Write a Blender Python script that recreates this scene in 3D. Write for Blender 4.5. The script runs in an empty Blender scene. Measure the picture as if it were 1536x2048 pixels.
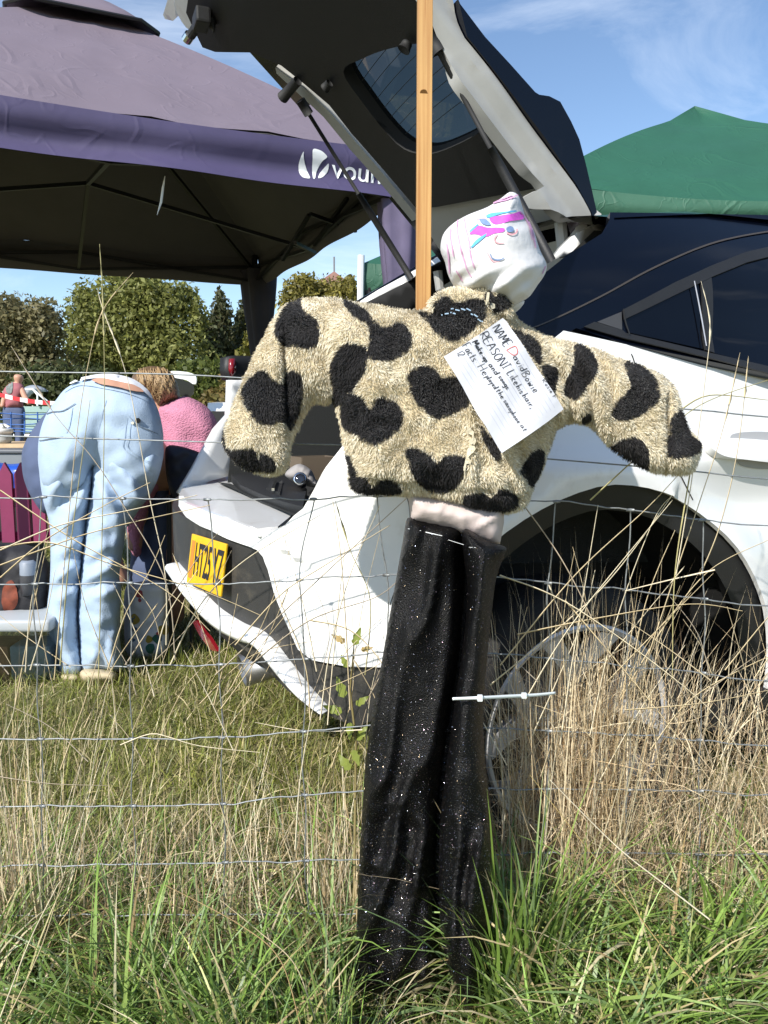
import bpy, bmesh, math, random
import numpy as np
from mathutils import Vector, Matrix, noise
from mathutils.geometry import delaunay_2d_cdt
from mathutils.bvhtree import BVHTree
rnd = random.Random(7)
rng = np.random.default_rng(11)
S = bpy.context.scene
COL = S.collection
R = math.radians

# ------------------------------------------------------------------ camera, sky, sun, exposure
FPX, PITCH, CAMH = 1540.0, R(7.0), 1.09
cd = bpy.data.cameras.new('camera'); co = bpy.data.objects.new('camera', cd); COL.objects.link(co)
co.location = (0, 0, CAMH); co.rotation_euler = (R(90) - PITCH, 0, 0)
cd.sensor_fit = 'HORIZONTAL'; cd.sensor_width = 36.0; cd.lens = FPX / 1536 * 36.0
cd.clip_start = 0.05; cd.clip_end = 2000
S.camera = co
SUN_EL = R(37)
SUN_TRAVEL = Vector((0.58, 0.81, 0)).normalized()
W = bpy.data.worlds.new('World'); S.world = W; W.use_nodes = True
nt = W.node_tree; nt.nodes.clear()
o = nt.nodes.new('ShaderNodeOutputWorld'); bg = nt.nodes.new('ShaderNodeBackground')
sky = nt.nodes.new('ShaderNodeTexSky'); sky.sky_type = 'NISHITA'; sky.sun_disc = False
sky.sun_elevation = SUN_EL; sky.sun_rotation = math.atan2(-SUN_TRAVEL.x, -SUN_TRAVEL.y)
sky.air_density = 1.0; sky.dust_density = 0.15; sky.ozone_density = 2.6
# thin streaks of cirrus all round the sky
tc = nt.nodes.new('ShaderNodeTexCoord'); mp = nt.nodes.new('ShaderNodeMapping')
mp.inputs['Scale'].default_value = (1.1, 1.6, 4.2); mp.inputs['Rotation'].default_value = (0.25, 0.35, 0.5)
nz = nt.nodes.new('ShaderNodeTexNoise'); nz.inputs['Scale'].default_value = 1.5; nz.inputs['Detail'].default_value = 9
nz.inputs['Roughness'].default_value = 0.62; nz.inputs['Distortion'].default_value = 0.7
rp = nt.nodes.new('ShaderNodeValToRGB'); rp.color_ramp.elements[0].position = 0.51; rp.color_ramp.elements[1].position = 0.90
rp.color_ramp.elements[1].color = (0.55, 0.55, 0.55, 1)
mx = nt.nodes.new('ShaderNodeMix'); mx.data_type = 'RGBA'; mx.inputs[7].default_value = (8.5, 9.0, 9.6, 1)
nt.links.new(tc.outputs['Generated'], mp.inputs[0]); nt.links.new(mp.outputs[0], nz.inputs['Vector'])
nt.links.new(nz.outputs['Fac'], rp.inputs[0]); nt.links.new(rp.outputs[0], mx.inputs[0])
nt.links.new(sky.outputs[0], mx.inputs[6]); nt.links.new(mx.outputs[2], bg.inputs[0])
bg.inputs[1].default_value = 0.14
nt.links.new(bg.outputs[0], o.inputs[0])
sd = bpy.data.lights.new('sun', 'SUN'); so = bpy.data.objects.new('sun', sd); COL.objects.link(so)
sd.energy = 5.0; sd.angle = R(0.53); sd.color = (1.0, 0.955, 0.88)
sdir = SUN_TRAVEL * math.cos(SUN_EL) + Vector((0, 0, -math.sin(SUN_EL)))
so.rotation_euler = sdir.to_track_quat('-Z', 'Y').to_euler(); so.location = (-4, -5, 6)
vs = S.view_settings; vs.view_transform = 'Standard'; vs.look = 'None'; vs.gamma = 1.0; vs.exposure = 0.38
vs.use_curve_mapping = False

# ------------------------------------------------------------------ helpers
CP, SP = math.cos(PITCH), math.sin(PITCH)
def ray(x, y):
    a = (x - 768) / FPX; b = (1024 - y) / FPX
    return Vector((a, CP + b * SP, -SP + b * CP))
CAM = Vector((0, 0, CAMH))
def at(x, y, D):                      # the point on a pixel's ray at horizontal depth D
    r = ray(x, y); return CAM + r * (D / r.y)
def on_plane(x, y, p, n):
    r = ray(x, y); return CAM + r * ((Vector(p) - CAM).dot(n) / r.dot(n))
def at_z(x, y, z):
    return on_plane(x, y, (0, 0, z), Vector((0, 0, 1)))
def proj_np(V):
    w = V[:, 2] - CAMH; d = V[:, 1] * CP - w * SP; u = V[:, 1] * SP + w * CP
    return np.stack([768 + FPX * V[:, 0] / d, 1024 - FPX * u / d], 1)
def ground_z(x, y):
    t = min(max((y - 1.75) / 1.0, 0), 1); t = t * t * (3 - 2 * t)
    return 0.10 * t + 0.012 * math.sin(x * 2.1 + y) * min(1, y / 3) + 0.01 * math.sin(3.3 * y + x)

def link(o, parent=None):
    COL.objects.link(o)
    if parent is not None:
        o.parent = parent; o.matrix_parent_inverse = MW[parent.name].inverted()
    MW[o.name] = Matrix.Translation(o.location) if o.type == 'EMPTY' else Matrix.Identity(4)
    return o
MW = {}
def thing(name, loc, label, cat, group=None):
    o = bpy.data.objects.new(name, None); o.location = loc; o.empty_display_size = 0.1
    link(o); tag(o, label, cat, group); return o
def tag(o, label=None, cat=None, group=None, kind=None):
    if label: o['label'] = label
    if cat: o['category'] = cat
    if group: o['group'] = group
    if kind: o['kind'] = kind
    return o
def mesh_obj(name, V, F, mat=None, parent=None, smooth=True, cols=None, face_to=None, away=False):
    """V: Nx3, F: list of tuples or an int array of equal-sized faces"""
    V = np.asarray(V, dtype=np.float32).reshape(-1, 3)
    me = bpy.data.meshes.new(name)
    if isinstance(F, np.ndarray):
        k = F.shape[1]; n = F.shape[0]
        me.vertices.add(len(V)); me.vertices.foreach_set('co', V.ravel())
        me.loops.add(n * k); me.loops.foreach_set('vertex_index', F.astype(np.int32).ravel())
        me.polygons.add(n); me.polygons.foreach_set('loop_start', np.arange(0, n * k, k, dtype=np.int32))
        me.polygons.foreach_set('loop_total', np.full(n, k, dtype=np.int32))
        me.update(calc_edges=True)
    else:
        me.from_pydata([tuple(map(float, v)) for v in V], [], [tuple(int(i) for i in f) for f in F]); me.update()
    if face_to is not None and len(me.polygons):
        c = Vector(face_to); s = 0.0
        for p in me.polygons:
            s += p.normal.dot((c - p.center).normalized()) * p.area
        if (s < 0) != away: me.flip_normals()
    if smooth: me.polygons.foreach_set('use_smooth', np.ones(len(me.polygons), dtype=bool))
    if cols is not None:
        ca = me.color_attributes.new('Col', 'FLOAT_COLOR', 'POINT')
        cols = np.asarray(cols, dtype=np.float32)
        if cols.shape[1] == 3: cols = np.concatenate([cols, np.ones((len(cols), 1), np.float32)], 1)
        ca.data.foreach_set('color', cols.ravel())
    if mat is not None: me.materials.append(mat)
    o = bpy.data.objects.new(name, me); return link(o, parent)
def copy_mesh(name, src, parent, mw):
    o = bpy.data.objects.new(name, src.data); COL.objects.link(o)
    o.parent = parent; o.matrix_parent_inverse = MW[parent.name].inverted(); o.matrix_basis = mw
    MW[o.name] = mw; return o

class MB:
    """collects boxes, bars, tubes and lathes into ONE mesh"""
    def __init__(s): s.V = []; s.F = []
    def add(s, V, F):
        b = len(s.V); s.V += [Vector(v) for v in V]; s.F += [tuple(i + b for i in f) for f in F]; return s
    def box(s, c, sz, rot=None, bev=0.0):
        x, y, z = sz[0] / 2, sz[1] / 2, sz[2] / 2; m = rot or Matrix.Identity(3); c = Vector(c)
        if bev <= 0:
            P = [(-x,-y,-z),(x,-y,-z),(x,y,-z),(-x,y,-z),(-x,-y,z),(x,-y,z),(x,y,z),(-x,y,z)]
            return s.add([c + m @ Vector(p) for p in P], [(0,3,2,1),(4,5,6,7),(0,1,5,4),(1,2,6,5),(2,3,7,6),(3,0,4,7)])
        bm = bmesh.new(); bmesh.ops.create_cube(bm, size=1)
        for v in bm.verts: v.co = Vector((v.co.x * sz[0], v.co.y * sz[1], v.co.z * sz[2]))
        bmesh.ops.bevel(bm, geom=bm.edges[:], offset=bev, segments=2, affect='EDGES', profile=0.6)
        bm.verts.index_update()
        s.add([c + m @ v.co for v in bm.verts], [tuple(v.index for v in f.verts) for f in bm.faces]); bm.free(); return s
    def tube(s, pts, r, n=8, cap=True):
        pts = [Vector(p) for p in pts]; N = len(pts)
        rs = r if isinstance(r, (list, tuple)) else [r] * N
        V = []; F = []; up = None
        for i, p in enumerate(pts):
            t = (pts[min(i + 1, N - 1)] - pts[max(i - 1, 0)])
            t = t.normalized() if t.length > 1e-9 else Vector((0, 0, 1))
            if up is None: up = Vector((0, 0, 1)) if abs(t.z) < 0.9 else Vector((0, 1, 0))
            a = t.cross(up).normalized(); b = a.cross(t).normalized(); up = b
            for k in range(n):
                g = 2 * math.pi * k / n; V.append(p + (a * math.cos(g) + b * math.sin(g)) * rs[i])
        for i in range(N - 1):
            for k in range(n):
                F.append((i*n+k, i*n+(k+1)%n, (i+1)*n+(k+1)%n, (i+1)*n+k))
        if cap: F.append(tuple(range(n))); F.append(tuple((N-1)*n + k for k in reversed(range(n))))
        return s.add(V, F)
    def bar(s, a, b, w, t, up=(0, 0, 1)):
        a = Vector(a); b = Vector(b); d = (b - a); L = d.length; d.normalize()
        x = d.cross(Vector(up)).normalized(); z = x.cross(d).normalized()
        return s.box((a + b) / 2, (w, L, t), Matrix((x, d, z)).transposed())
    def lathe(s, prof, M, n=32):
        V = []; F = []
        for (r, h) in prof:
            for k in range(n):
                g = 2 * math.pi * k / n; V.append(M @ Vector((r * math.cos(g), r * math.sin(g), h)))
        for i in range(len(prof) - 1):
            for k in range(n):
                F.append((i*n+k, i*n+(k+1)%n, (i+1)*n+(k+1)%n, (i+1)*n+k))
        return s.add(V, F)
    def build(s, name, mat, parent=None, smooth=False, **k):
        o = mesh_obj(name, [tuple(v) for v in s.V], s.F, mat, parent, smooth, **k); return o

def smooth_poly(P, step, closed=True):
    """Catmull-Rom through P, resampled at about `step`"""
    P = np.asarray(P, float); n = len(P); out = []
    rngi = range(n if closed else n - 1)
    for i in rngi:
        if closed: p0, p1, p2, p3 = P[i-1], P[i], P[(i+1) % n], P[(i+2) % n]
        else: p0, p1, p2, p3 = P[max(i-1,0)], P[i], P[i+1], P[min(i+2,n-1)]
        k = max(1, int(round(np.linalg.norm(p2 - p1) / step)))
        for j in range(k):
            t = j / k
            out.append(0.5*((2*p1)+(-p0+p2)*t+(2*p0-5*p1+4*p2-p3)*t*t+(-p0+3*p1-3*p2+p3)*t**3))
    if not closed: out.append(P[-1])
    return np.array(out)
def line_poly(P, step):
    P = np.asarray(P, float); out = []
    for i in range(len(P)):
        a, b = P[i], P[(i+1) % len(P)]
        k = max(1, int(round(np.linalg.norm(b - a) / step)))
        out += [a + (b - a) * j / k for j in range(k)]
    return np.array(out)
def inside(P, Q):
    x, y = Q[:, 0], Q[:, 1]; r = np.zeros(len(Q), bool)
    for i in range(len(P)):
        x1, y1 = P[i]; x2, y2 = P[(i+1) % len(P)]
        c = ((y1 > y) != (y2 > y))
        with np.errstate(divide='ignore', invalid='ignore'):
            r ^= c & (x < (x2 - x1) * (y - y1) / (y2 - y1 + 1e-30) + x1)
    return r
def dist_poly(P, Q):
    d = np.full(len(Q), 1e9)
    for i in range(len(P)):
        a = P[i]; b = P[(i+1) % len(P)]; ab = b - a; L = (ab @ ab) + 1e-12
        t = np.clip(((Q - a) @ ab) / L, 0, 1)
        d = np.minimum(d, np.linalg.norm(Q - a - t[:, None] * ab, axis=1))
    return d
def fill(P, sp, holes=()):
    """triangulate a 2-D outline with an even spread of inner points -> V2, T, distance to edge"""
    P = np.asarray(P, float); mn = P.min(0); mxx = P.max(0)
    gx = np.arange(mn[0], mxx[0], sp); gy = np.arange(mn[1], mxx[1], sp * 0.87)
    G = np.array([(x + (sp / 2 if j % 2 else 0), y) for j, y in enumerate(gy) for x in gx])
    if len(G):
        k = inside(P, G)
        for h in holes: k &= ~inside(h, G)
        G = G[k]
    if len(G):
        k = dist_poly(P, G) > sp * 0.45
        for h in holes: k &= dist_poly(h, G) > sp * 0.45
        G = G[k]
    vs_ = [Vector(p) for p in P]; es = [(i, (i+1) % len(P)) for i in range(len(P))]
    for h in holes:
        b = len(vs_); vs_ += [Vector(p) for p in h]; es += [(b+i, b+(i+1) % len(h)) for i in range(len(h))]
    if len(G): vs_ += [Vector(p) for p in G]
    r = delaunay_2d_cdt(vs_, es, [], 0, 1e-5)
    V2 = np.array([tuple(v) for v in r[0]]); T = np.array([f for f in r[2] if len(f) == 3])
    c = V2[T].mean(1); k = inside(P, c)
    for h in holes: k &= ~inside(h, c)
    T = T[k]
    used = np.unique(T); mp_ = -np.ones(len(V2), int); mp_[used] = np.arange(len(used))
    V2 = V2[used]; T = mp_[T]
    return V2, T, dist_poly(P, V2)
def patch(name, P, sp, fn, mat, parent=None, thick=0.0, holes=(), face=None, away=False, smooth=True):
    V2, T, d = fill(P, sp, holes)
    V = [fn(a, b) for a, b in V2]
    o = mesh_obj(name, [tuple(v) for v in V], T, mat, parent, smooth, face_to=face or CAM, away=away)
    if thick:
        m = o.modifiers.new('solid', 'SOLIDIFY'); m.thickness = thick; m.offset = -1
        if smooth: m = o.modifiers.new('split', 'EDGE_SPLIT'); m.split_angle = R(40)
    return o
def inflate(P, D, Rpx, thick, sp, disp=None, back=1.0, power=0.5):
    """a closed puffed shape whose outline is the pixel polygon P: front and back sheets at depth D -/+ thick"""
    V2, T, d = fill(P, sp)
    n = len(V2); t = np.clip(d / Rpx, 0, 1); h = np.power(np.clip(1 - (1 - t) ** 2, 0, 1), power)
    Dv = D(V2) if callable(D) else np.full(n, D)
    th = thick(V2) if callable(thick) else thick
    off = np.zeros(n) if disp is None else disp(V2) * np.clip(h * 1.5, 0, 1)
    bd = d < 1e-4
    V = [at(V2[i,0], V2[i,1], Dv[i] - (th if np.isscalar(th) else th[i]) * h[i] - off[i]) for i in range(n)]
    bi = {}; 
    for i in range(n):
        if bd[i]: bi[i] = i
        else:
            bi[i] = len(V); V.append(at(V2[i,0], V2[i,1], Dv[i] + back * (th if np.isscalar(th) else th[i]) * h[i]))
    F = [tuple(t_) for t_ in T] + [(bi[a], bi[c], bi[b]) for a, b, c in T]
    V = np.array([tuple(v) for v in V])
    # make the front sheet face the camera
    a, b, c = V[T[0][0]], V[T[0][1]], V[T[0][2]]
    s = 0
    for q in T[:200]:
        nn = np.cross(V[q[1]] - V[q[0]], V[q[2]] - V[q[0]]); s += nn @ (np.array((0, 0, CAMH)) - V[q[0]])
    if s < 0: F = [f[::-1] for f in F]
    return V, F
def join_parts(L):
    V = []; F = []; b = 0
    for v, f in L:
        V.append(v); F += [tuple(i + b for i in q) for q in f]; b += len(v)
    return np.concatenate(V), F
def bvh_of(V, F): return BVHTree.FromPolygons([Vector(v) for v in V], F)
def drape(name, P, sp, bvh, off, mat, parent, holes=()):
    V2, T, d = fill(P, sp, holes); V = []; last = 1.4; ok = []
    for x, y in V2:
        h = bvh.ray_cast(CAM, ray(x, y).normalized())
        if h[0] is None: V.append(at(x, y, last)); ok.append(False); continue
        n = h[1] if h[1].dot(CAM - h[0]) > 0 else -h[1]
        V.append(h[0] + n * off); last = h[0].y; ok.append(True)
    T = [t for t in T if all(ok[i] for i in t)]
    return mesh_obj(name, [tuple(v) for v in V], T, mat, parent, True, face_to=CAM)
def stroke(pts, w):
    """polygon outline of a pen stroke along 2-D points"""
    P = smooth_poly(pts, 1e9 if len(pts) < 3 else max(2.0, w), closed=False) if len(pts) > 2 else np.asarray(pts, float)
    L = []; Rr = []
    for i in range(len(P)):
        t = P[min(i+1, len(P)-1)] - P[max(i-1, 0)]; t = t / (np.linalg.norm(t) + 1e-9); n = np.array((-t[1], t[0]))
        ww = w * (0.55 + 0.45 * math.sin(math.pi * (0.12 + 0.76 * i / max(1, len(P)-1))))
        L.append(P[i] + n * ww / 2); Rr.append(P[i] - n * ww / 2)
    return L, Rr
def ribbon_on(name, lines, w, mapf, mat, parent):
    """pen strokes as thin ribbons laid on a surface by mapf(x, y)"""
    V = []; F = []
    for pts in lines:
        L, Rr = stroke(pts, w); b = len(V)
        for l, r_ in zip(L, Rr):
            V.append(mapf(*l)); V.append(mapf(*r_))
        run = []; best = []
        for i in range(len(L) - 1):
            f = (b+2*i, b+2*i+1, b+2*i+3, b+2*i+2)
            run = run + [f] if all(V[k] is not None for k in f) else []
            if len(run) > len(best): best = run
        F += best
    V = [v if v is not None else CAM + Vector((0, 2, 0)) for v in V]
    return mesh_obj(name, [tuple(v) for v in V], F, mat, parent, True, face_to=CAM)
def on_bvh(bvh, off):
    def f(x, y):
        h = bvh.ray_cast(CAM, ray(x, y).normalized())
        if h[0] is None: return None
        n = h[1] if h[1].dot(CAM - h[0]) > 0 else -h[1]
        return h[0] + n * off
    return f

# ------------------------------------------------------------------ materials
def M(name, col, rough=0.5, metal=0.0, var=0.0, vscale=8.0, bump=0.0, bscale=40.0, coat=0.0, attr=False, trans=0.0,
      spec=0.5, sheen=0.0, dirt=None, detail=6):
    m = bpy.data.materials.new(name); m.use_nodes = True; t = m.node_tree; b = t.nodes['Principled BSDF']
    b.inputs['Base Color'].default_value = (*col, 1); b.inputs['Roughness'].default_value = rough
    b.inputs['Metallic'].default_value = metal; b.inputs['Coat Weight'].default_value = coat
    b.inputs['Coat Roughness'].default_value = 0.03; b.inputs['Specular IOR Level'].default_value = spec
    if sheen: b.inputs['Sheen Weight'].default_value = sheen
    tcn = t.nodes.new('ShaderNodeTexCoord'); csock = None
    if attr:
        a = t.nodes.new('ShaderNodeAttribute'); a.attribute_name = 'Col'; csock = a.outputs['Color']
    if var:
        n = t.nodes.new('ShaderNodeTexNoise'); n.inputs['Scale'].default_value = vscale; n.inputs['Detail'].default_value = detail
        n.inputs['Roughness'].default_value = 0.6
        t.links.new(tcn.outputs['Object'], n.inputs['Vector'])
        h = t.nodes.new('ShaderNodeMapRange'); h.inputs[1].default_value = 0.25; h.inputs[2].default_value = 0.75
        h.inputs[3].default_value = 1 - var; h.inputs[4].default_value = 1 + var
        t.links.new(n.outputs['Fac'], h.inputs[0])
        x = t.nodes.new('ShaderNodeVectorMath'); x.operation = 'SCALE'
        if csock: t.links.new(csock, x.inputs[0])
        else: x.inputs[0].default_value = col
        t.links.new(h.outputs[0], x.inputs['Scale']); csock = x.outputs[0]
    if dirt:
        n = t.nodes.new('ShaderNodeTexNoise'); n.inputs['Scale'].default_value = dirt[1]; n.inputs['Detail'].default_value = 10
        n.inputs['Roughness'].default_value = 0.7; t.links.new(tcn.outputs['Object'], n.inputs['Vector'])
        rr = t.nodes.new('ShaderNodeValToRGB'); rr.color_ramp.elements[0].position = dirt[2]; rr.color_ramp.elements[1].position = dirt[3]
        t.links.new(n.outputs['Fac'], rr.inputs[0])
        x = t.nodes.new('ShaderNodeMix'); x.data_type = 'RGBA'
        if csock: t.links.new(csock, x.inputs[6])
        else: x.inputs[6].default_value = (*col, 1)
        x.inputs[7].default_value = (*dirt[0], 1)
        t.links.new(rr.outputs[0], x.inputs[0]); csock = x.outputs[2]
    if csock: t.links.new(csock, b.inputs['Base Color'])
    if bump:
        n = t.nodes.new('ShaderNodeTexNoise'); n.inputs['Scale'].default_value = bscale; n.inputs['Detail'].default_value = 8
        t.links.new(tcn.outputs['Object'], n.inputs['Vector'])
        bp = t.nodes.new('ShaderNodeBump'); bp.inputs['Strength'].default_value = bump; bp.inputs['Distance'].default_value = 0.01
        t.links.new(n.outputs['Fac'], bp.inputs['Height']); t.links.new(bp.outputs[0], b.inputs['Normal'])
    if trans:
        tr = t.nodes.new('ShaderNodeBsdfTranslucent'); ms = t.nodes.new('ShaderNodeMixShader'); ms.inputs[0].default_value = trans
        if csock: t.links.new(csock, tr.inputs[0])
        else: tr.inputs[0].default_value = (*col, 1)
        t.links.new(b.outputs[0], ms.inputs[1]); t.links.new(tr.outputs[0], ms.inputs[2])
        t.links.new(ms.outputs[0], t.nodes['Material Output'].inputs[0])
    return m
def glass_mat(name, tint, gloss=0.12, rough=0.02):
    m = bpy.data.materials.new(name); m.use_nodes = True; t = m.node_tree; t.nodes.clear()
    o_ = t.nodes.new('ShaderNodeOutputMaterial'); a = t.nodes.new('ShaderNodeBsdfTransparent'); a.inputs[0].default_value = (*tint, 1)
    g = t.nodes.new('ShaderNodeBsdfGlossy'); g.inputs['Roughness'].default_value = rough
    f = t.nodes.new('ShaderNodeFresnel'); f.inputs[0].default_value = 1.45
    ad = t.nodes.new('ShaderNodeMath'); ad.operation = 'MULTIPLY_ADD'; ad.inputs[1].default_value = 1.0; ad.inputs[2].default_value = gloss * 0.2
    x = t.nodes.new('ShaderNodeMixShader')
    t.links.new(f.outputs[0], ad.inputs[0]); t.links.new(ad.outputs[0], x.inputs[0])
    t.links.new(a.outputs[0], x.inputs[1]); t.links.new(g.outputs[0], x.inputs[2]); t.links.new(x.outputs[0], o_.inputs[0])
    return m
WHITE = M('white_paint', (0.80, 0.80, 0.79), 0.28, coat=0.6, var=0.02, vscale=3, dirt=((0.50, 0.46, 0.38), 9, 0.56, 1.0))
WHITE_SHADED = M('white_paint_shaded', (0.34, 0.34, 0.325), 0.45, var=0.06, vscale=12, bump=0.05, bscale=25)  # white paint darkened: shade on the raised tailgate's parts is in the colour
BLACKP = M('black_paint', (0.0016, 0.0026, 0.0065), 0.16, coat=0.15, spec=0.32, dirt=((0.012, 0.012, 0.014), 14, 0.6, 0.95))
PLAST = M('grey_plastic', (0.013, 0.013, 0.0135), 0.55, var=0.15, vscale=20, bump=0.12, bscale=400)
PLAST_L = M('bumper_plastic', (0.030, 0.029, 0.028), 0.5, bump=0.1, bscale=300, dirt=((0.12, 0.105, 0.08), 11, 0.5, 0.8))
RUBBER = M('rubber', (0.012, 0.012, 0.012), 0.7)
TYRE = M('tyre_rubber', (0.011, 0.0105, 0.010), 0.85, bump=0.2, bscale=90, dirt=((0.035, 0.03, 0.024), 20, 0.55, 0.9))
ALLOY = M('alloy', (0.60, 0.60, 0.62), 0.4, 0.35, var=0.1, vscale=15)
DARKINT = M('boot_carpet', (0.018, 0.019, 0.018), 0.95, bump=0.3, bscale=300)
CHROME = M('chrome', (0.7, 0.7, 0.72), 0.12, 1.0)
STEEL = M('galvanised_wire', (0.27, 0.285, 0.29), 0.5, 0.55, var=0.35, vscale=60)
GLASS_T = glass_mat('tinted_glass', (0.125, 0.13, 0.115))
GLASS_D = M('privacy_glass', (0.0015, 0.002, 0.004), 0.06, coat=0.1, spec=0.35)
REDLENS = M('red_lens', (0.20, 0.008, 0.014), 0.2, coat=0.5)
BLACKINK = M('black_ink', (0.012, 0.012, 0.016), 0.7)
# ------------------------------------------------------------------ the setting: ground, far hedge, trees
xs = np.concatenate([np.linspace(-120, -6, 14), np.linspace(-5, 5, 61), np.linspace(6, 120, 14)])
ys = np.concatenate([np.linspace(-8, -0.5, 6), np.linspace(0, 6, 41), np.linspace(7, 180, 20)])
V = [(x, y, ground_z(x, y)) for y in ys for x in xs]; nx = len(xs)
F = [(j*nx+i, j*nx+i+1, (j+1)*nx+i+1, (j+1)*nx+i) for j in range(len(ys)-1) for i in range(nx-1)]
SOIL = M('turf', (0.10, 0.11, 0.032), 1.0, var=0.45, vscale=5, bump=0.6, bscale=30, dirt=((0.21, 0.17, 0.085), 14, 0.42, 0.75))
tag(mesh_obj('ground', V, F, SOIL), kind='structure')

def leaf_cloud(blobs, n, size, colA, colB, seed, flat=0.35, inner=0.45, dark=None):
    """blobs: (centre, radii); n leaf quads near the blobs' skins with a few inside -> V, F, colours"""
    r = np.random.default_rng(seed); w = np.array([b[1][0] * b[1][2] for b in blobs]); w = w / w.sum()
    which = r.choice(len(blobs), n, p=w)
    C = np.array([b[0] for b in blobs])[which]; Rr = np.array([b[1] for b in blobs])[which]
    d = r.normal(size=(n, 3)); d /= np.linalg.norm(d, axis=1)[:, None]
    # twigs: leaves gather along random spurs so the outline is uneven
    cl = r.normal(size=(max(8, n // 26), 3)); cl /= np.linalg.norm(cl, axis=1)[:, None]
    ci = r.integers(0, len(cl), n); d = cl[ci] * 1.0 + d * 0.42; d /= np.linalg.norm(d, axis=1)[:, None]
    clr = r.uniform(0.66, 1.22, len(cl))[ci]
    rad = clr * np.power(r.uniform(inner ** 3, 1, n), 1 / 3)
    P = C + d * Rr * rad[:, None]
    a = r.normal(size=(n, 3)); a /= np.linalg.norm(a, axis=1)[:, None]
    b = np.cross(a, d + r.normal(size=(n, 3)) * 0.7); b /= np.linalg.norm(b, axis=1)[:, None] + 1e-9
    s = size * r.uniform(0.4, 1.6, n)[:, None]
    V = np.stack([P - a * s, P - b * s * 0.5, P + a * s, P + b * s * 0.5], 1).reshape(-1, 3)
    F = np.arange(4 * n).reshape(-1, 4)
    t = r.uniform(0, 1, n)[:, None] * 0.65 + r.uniform(0, 1, len(cl))[ci][:, None] * 0.35
    c = np.array(colA) * (1 - t) + np.array(colB) * t
    c = c * r.uniform(0.6, 1.3, n)[:, None]
    return V, F, np.repeat(c, 4, axis=0)
LEAF = M('foliage', (0.08, 0.10, 0.03), 0.6, attr=True, trans=0.38)
BARK = M('bark', (0.09, 0.07, 0.05), 0.95, var=0.3, vscale=6, bump=0.6, bscale=14)
def tree(name, x, y0, blobs, n, size, cA, cB, label, seed, group='trees along the far edge of the field', trunk=0.16):
    """blobs given as (px, py, radius x px, radius y px) at depth y0"""
    B = []
    for (bx, by, rx, ry) in blobs:
        c = at(bx, by, y0 + rnd.uniform(-0.8, 0.8)); k = y0 / FPX
        B.append((tuple(c), (rx * k, min(rx, ry) * k, ry * k)))
    base = at(x, 900, y0); base.z = ground_z(base.x, y0)
    t = thing(name, base, label, 'tree', group)
    top = Vector(max(B, key=lambda b: b[0][2])[0])
    m = MB(); mid = base.lerp(top, 0.45) + Vector((0.1, 0, 0))
    m.tube([base - Vector((0, 0, 0.1)), base.lerp(mid, 0.4), mid, top], [trunk * 1.3, trunk, trunk * 0.75, trunk * 0.2], 8)
    for c, r_ in B:
        m.tube([base.lerp(mid, 0.7), (mid + Vector(c)) / 2, Vector(c)], [trunk * 0.6, trunk * 0.35, trunk * 0.08], 6)
    m.build('trunk', BARK, t, True)
    V, F, c = leaf_cloud(B, n, size, cA, cB, seed)
    mesh_obj('crown', V, F, LEAF, t, False, cols=c)
OLV = (0.14, 0.15, 0.034); GRN = (0.29, 0.30, 0.08); DKG = (0.075, 0.098, 0.036); YEL_ = (0.40, 0.34, 0.07); BRN = (0.13, 0.095, 0.04)
tree('broadleaf_tree', 265, 27, [(250, 655, 105, 95), (310, 620, 75, 70), (200, 690, 80, 90), (330, 720, 95, 85), (265, 575, 60, 45), (175, 620, 40, 50), (240, 750, 130, 60), (370, 600, 28, 34), (395, 640, 20, 40)],
     30000, 0.085, OLV, GRN, 'largest round-crowned olive green tree on the far field edge', 1)
tree('broadleaf_tree', 45, 24, [(40, 680, 70, 80), (85, 650, 40, 50), (10, 640, 60, 50), (60, 740, 90, 60), (-40, 690, 60, 90)], 17000, 0.075, (0.15, 0.14, 0.06), (0.29, 0.25, 0.12), 'greyish olive tree with fading leaves left of the round-crowned tree', 2)
tree('conifer_tree', 448, 30, [(430, 690, 38, 60), (445, 640, 22, 45), (440, 600, 9, 24), (450, 730, 50, 50)], 9000, 0.085, DKG, (0.095, 0.085, 0.035), 'pointed dark conifer beside the round-crowned tree', 3)
tree('conifer_tree', 492, 31, [(490, 690, 34, 60), (493, 640, 20, 40), (494, 605, 8, 24), (500, 735, 45, 45)], 9000, 0.085, DKG, (0.105, 0.095, 0.035), 'slim dark conifer next to the gazebo leg', 4)
tree('broadleaf_tree', 640, 29, [(640, 610, 75, 52), (600, 600, 40, 45), (690, 600, 36, 42), (650, 660, 90, 60), (610, 570, 24, 22), (700, 570, 14, 20)], 15000, 0.085, (0.09, 0.085, 0.02), YEL_, 'yellowing tree seen between gazebo leg and green tent', 5)
tree('small_tree', 515, 22, [(515, 680, 26, 40), (505, 720, 34, 34), (525, 640, 16, 24)], 1500, 0.09, (0.10, 0.12, 0.02), (0.26, 0.22, 0.04), 'small yellow-green tree just behind the gazebo leg', 6)
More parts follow.
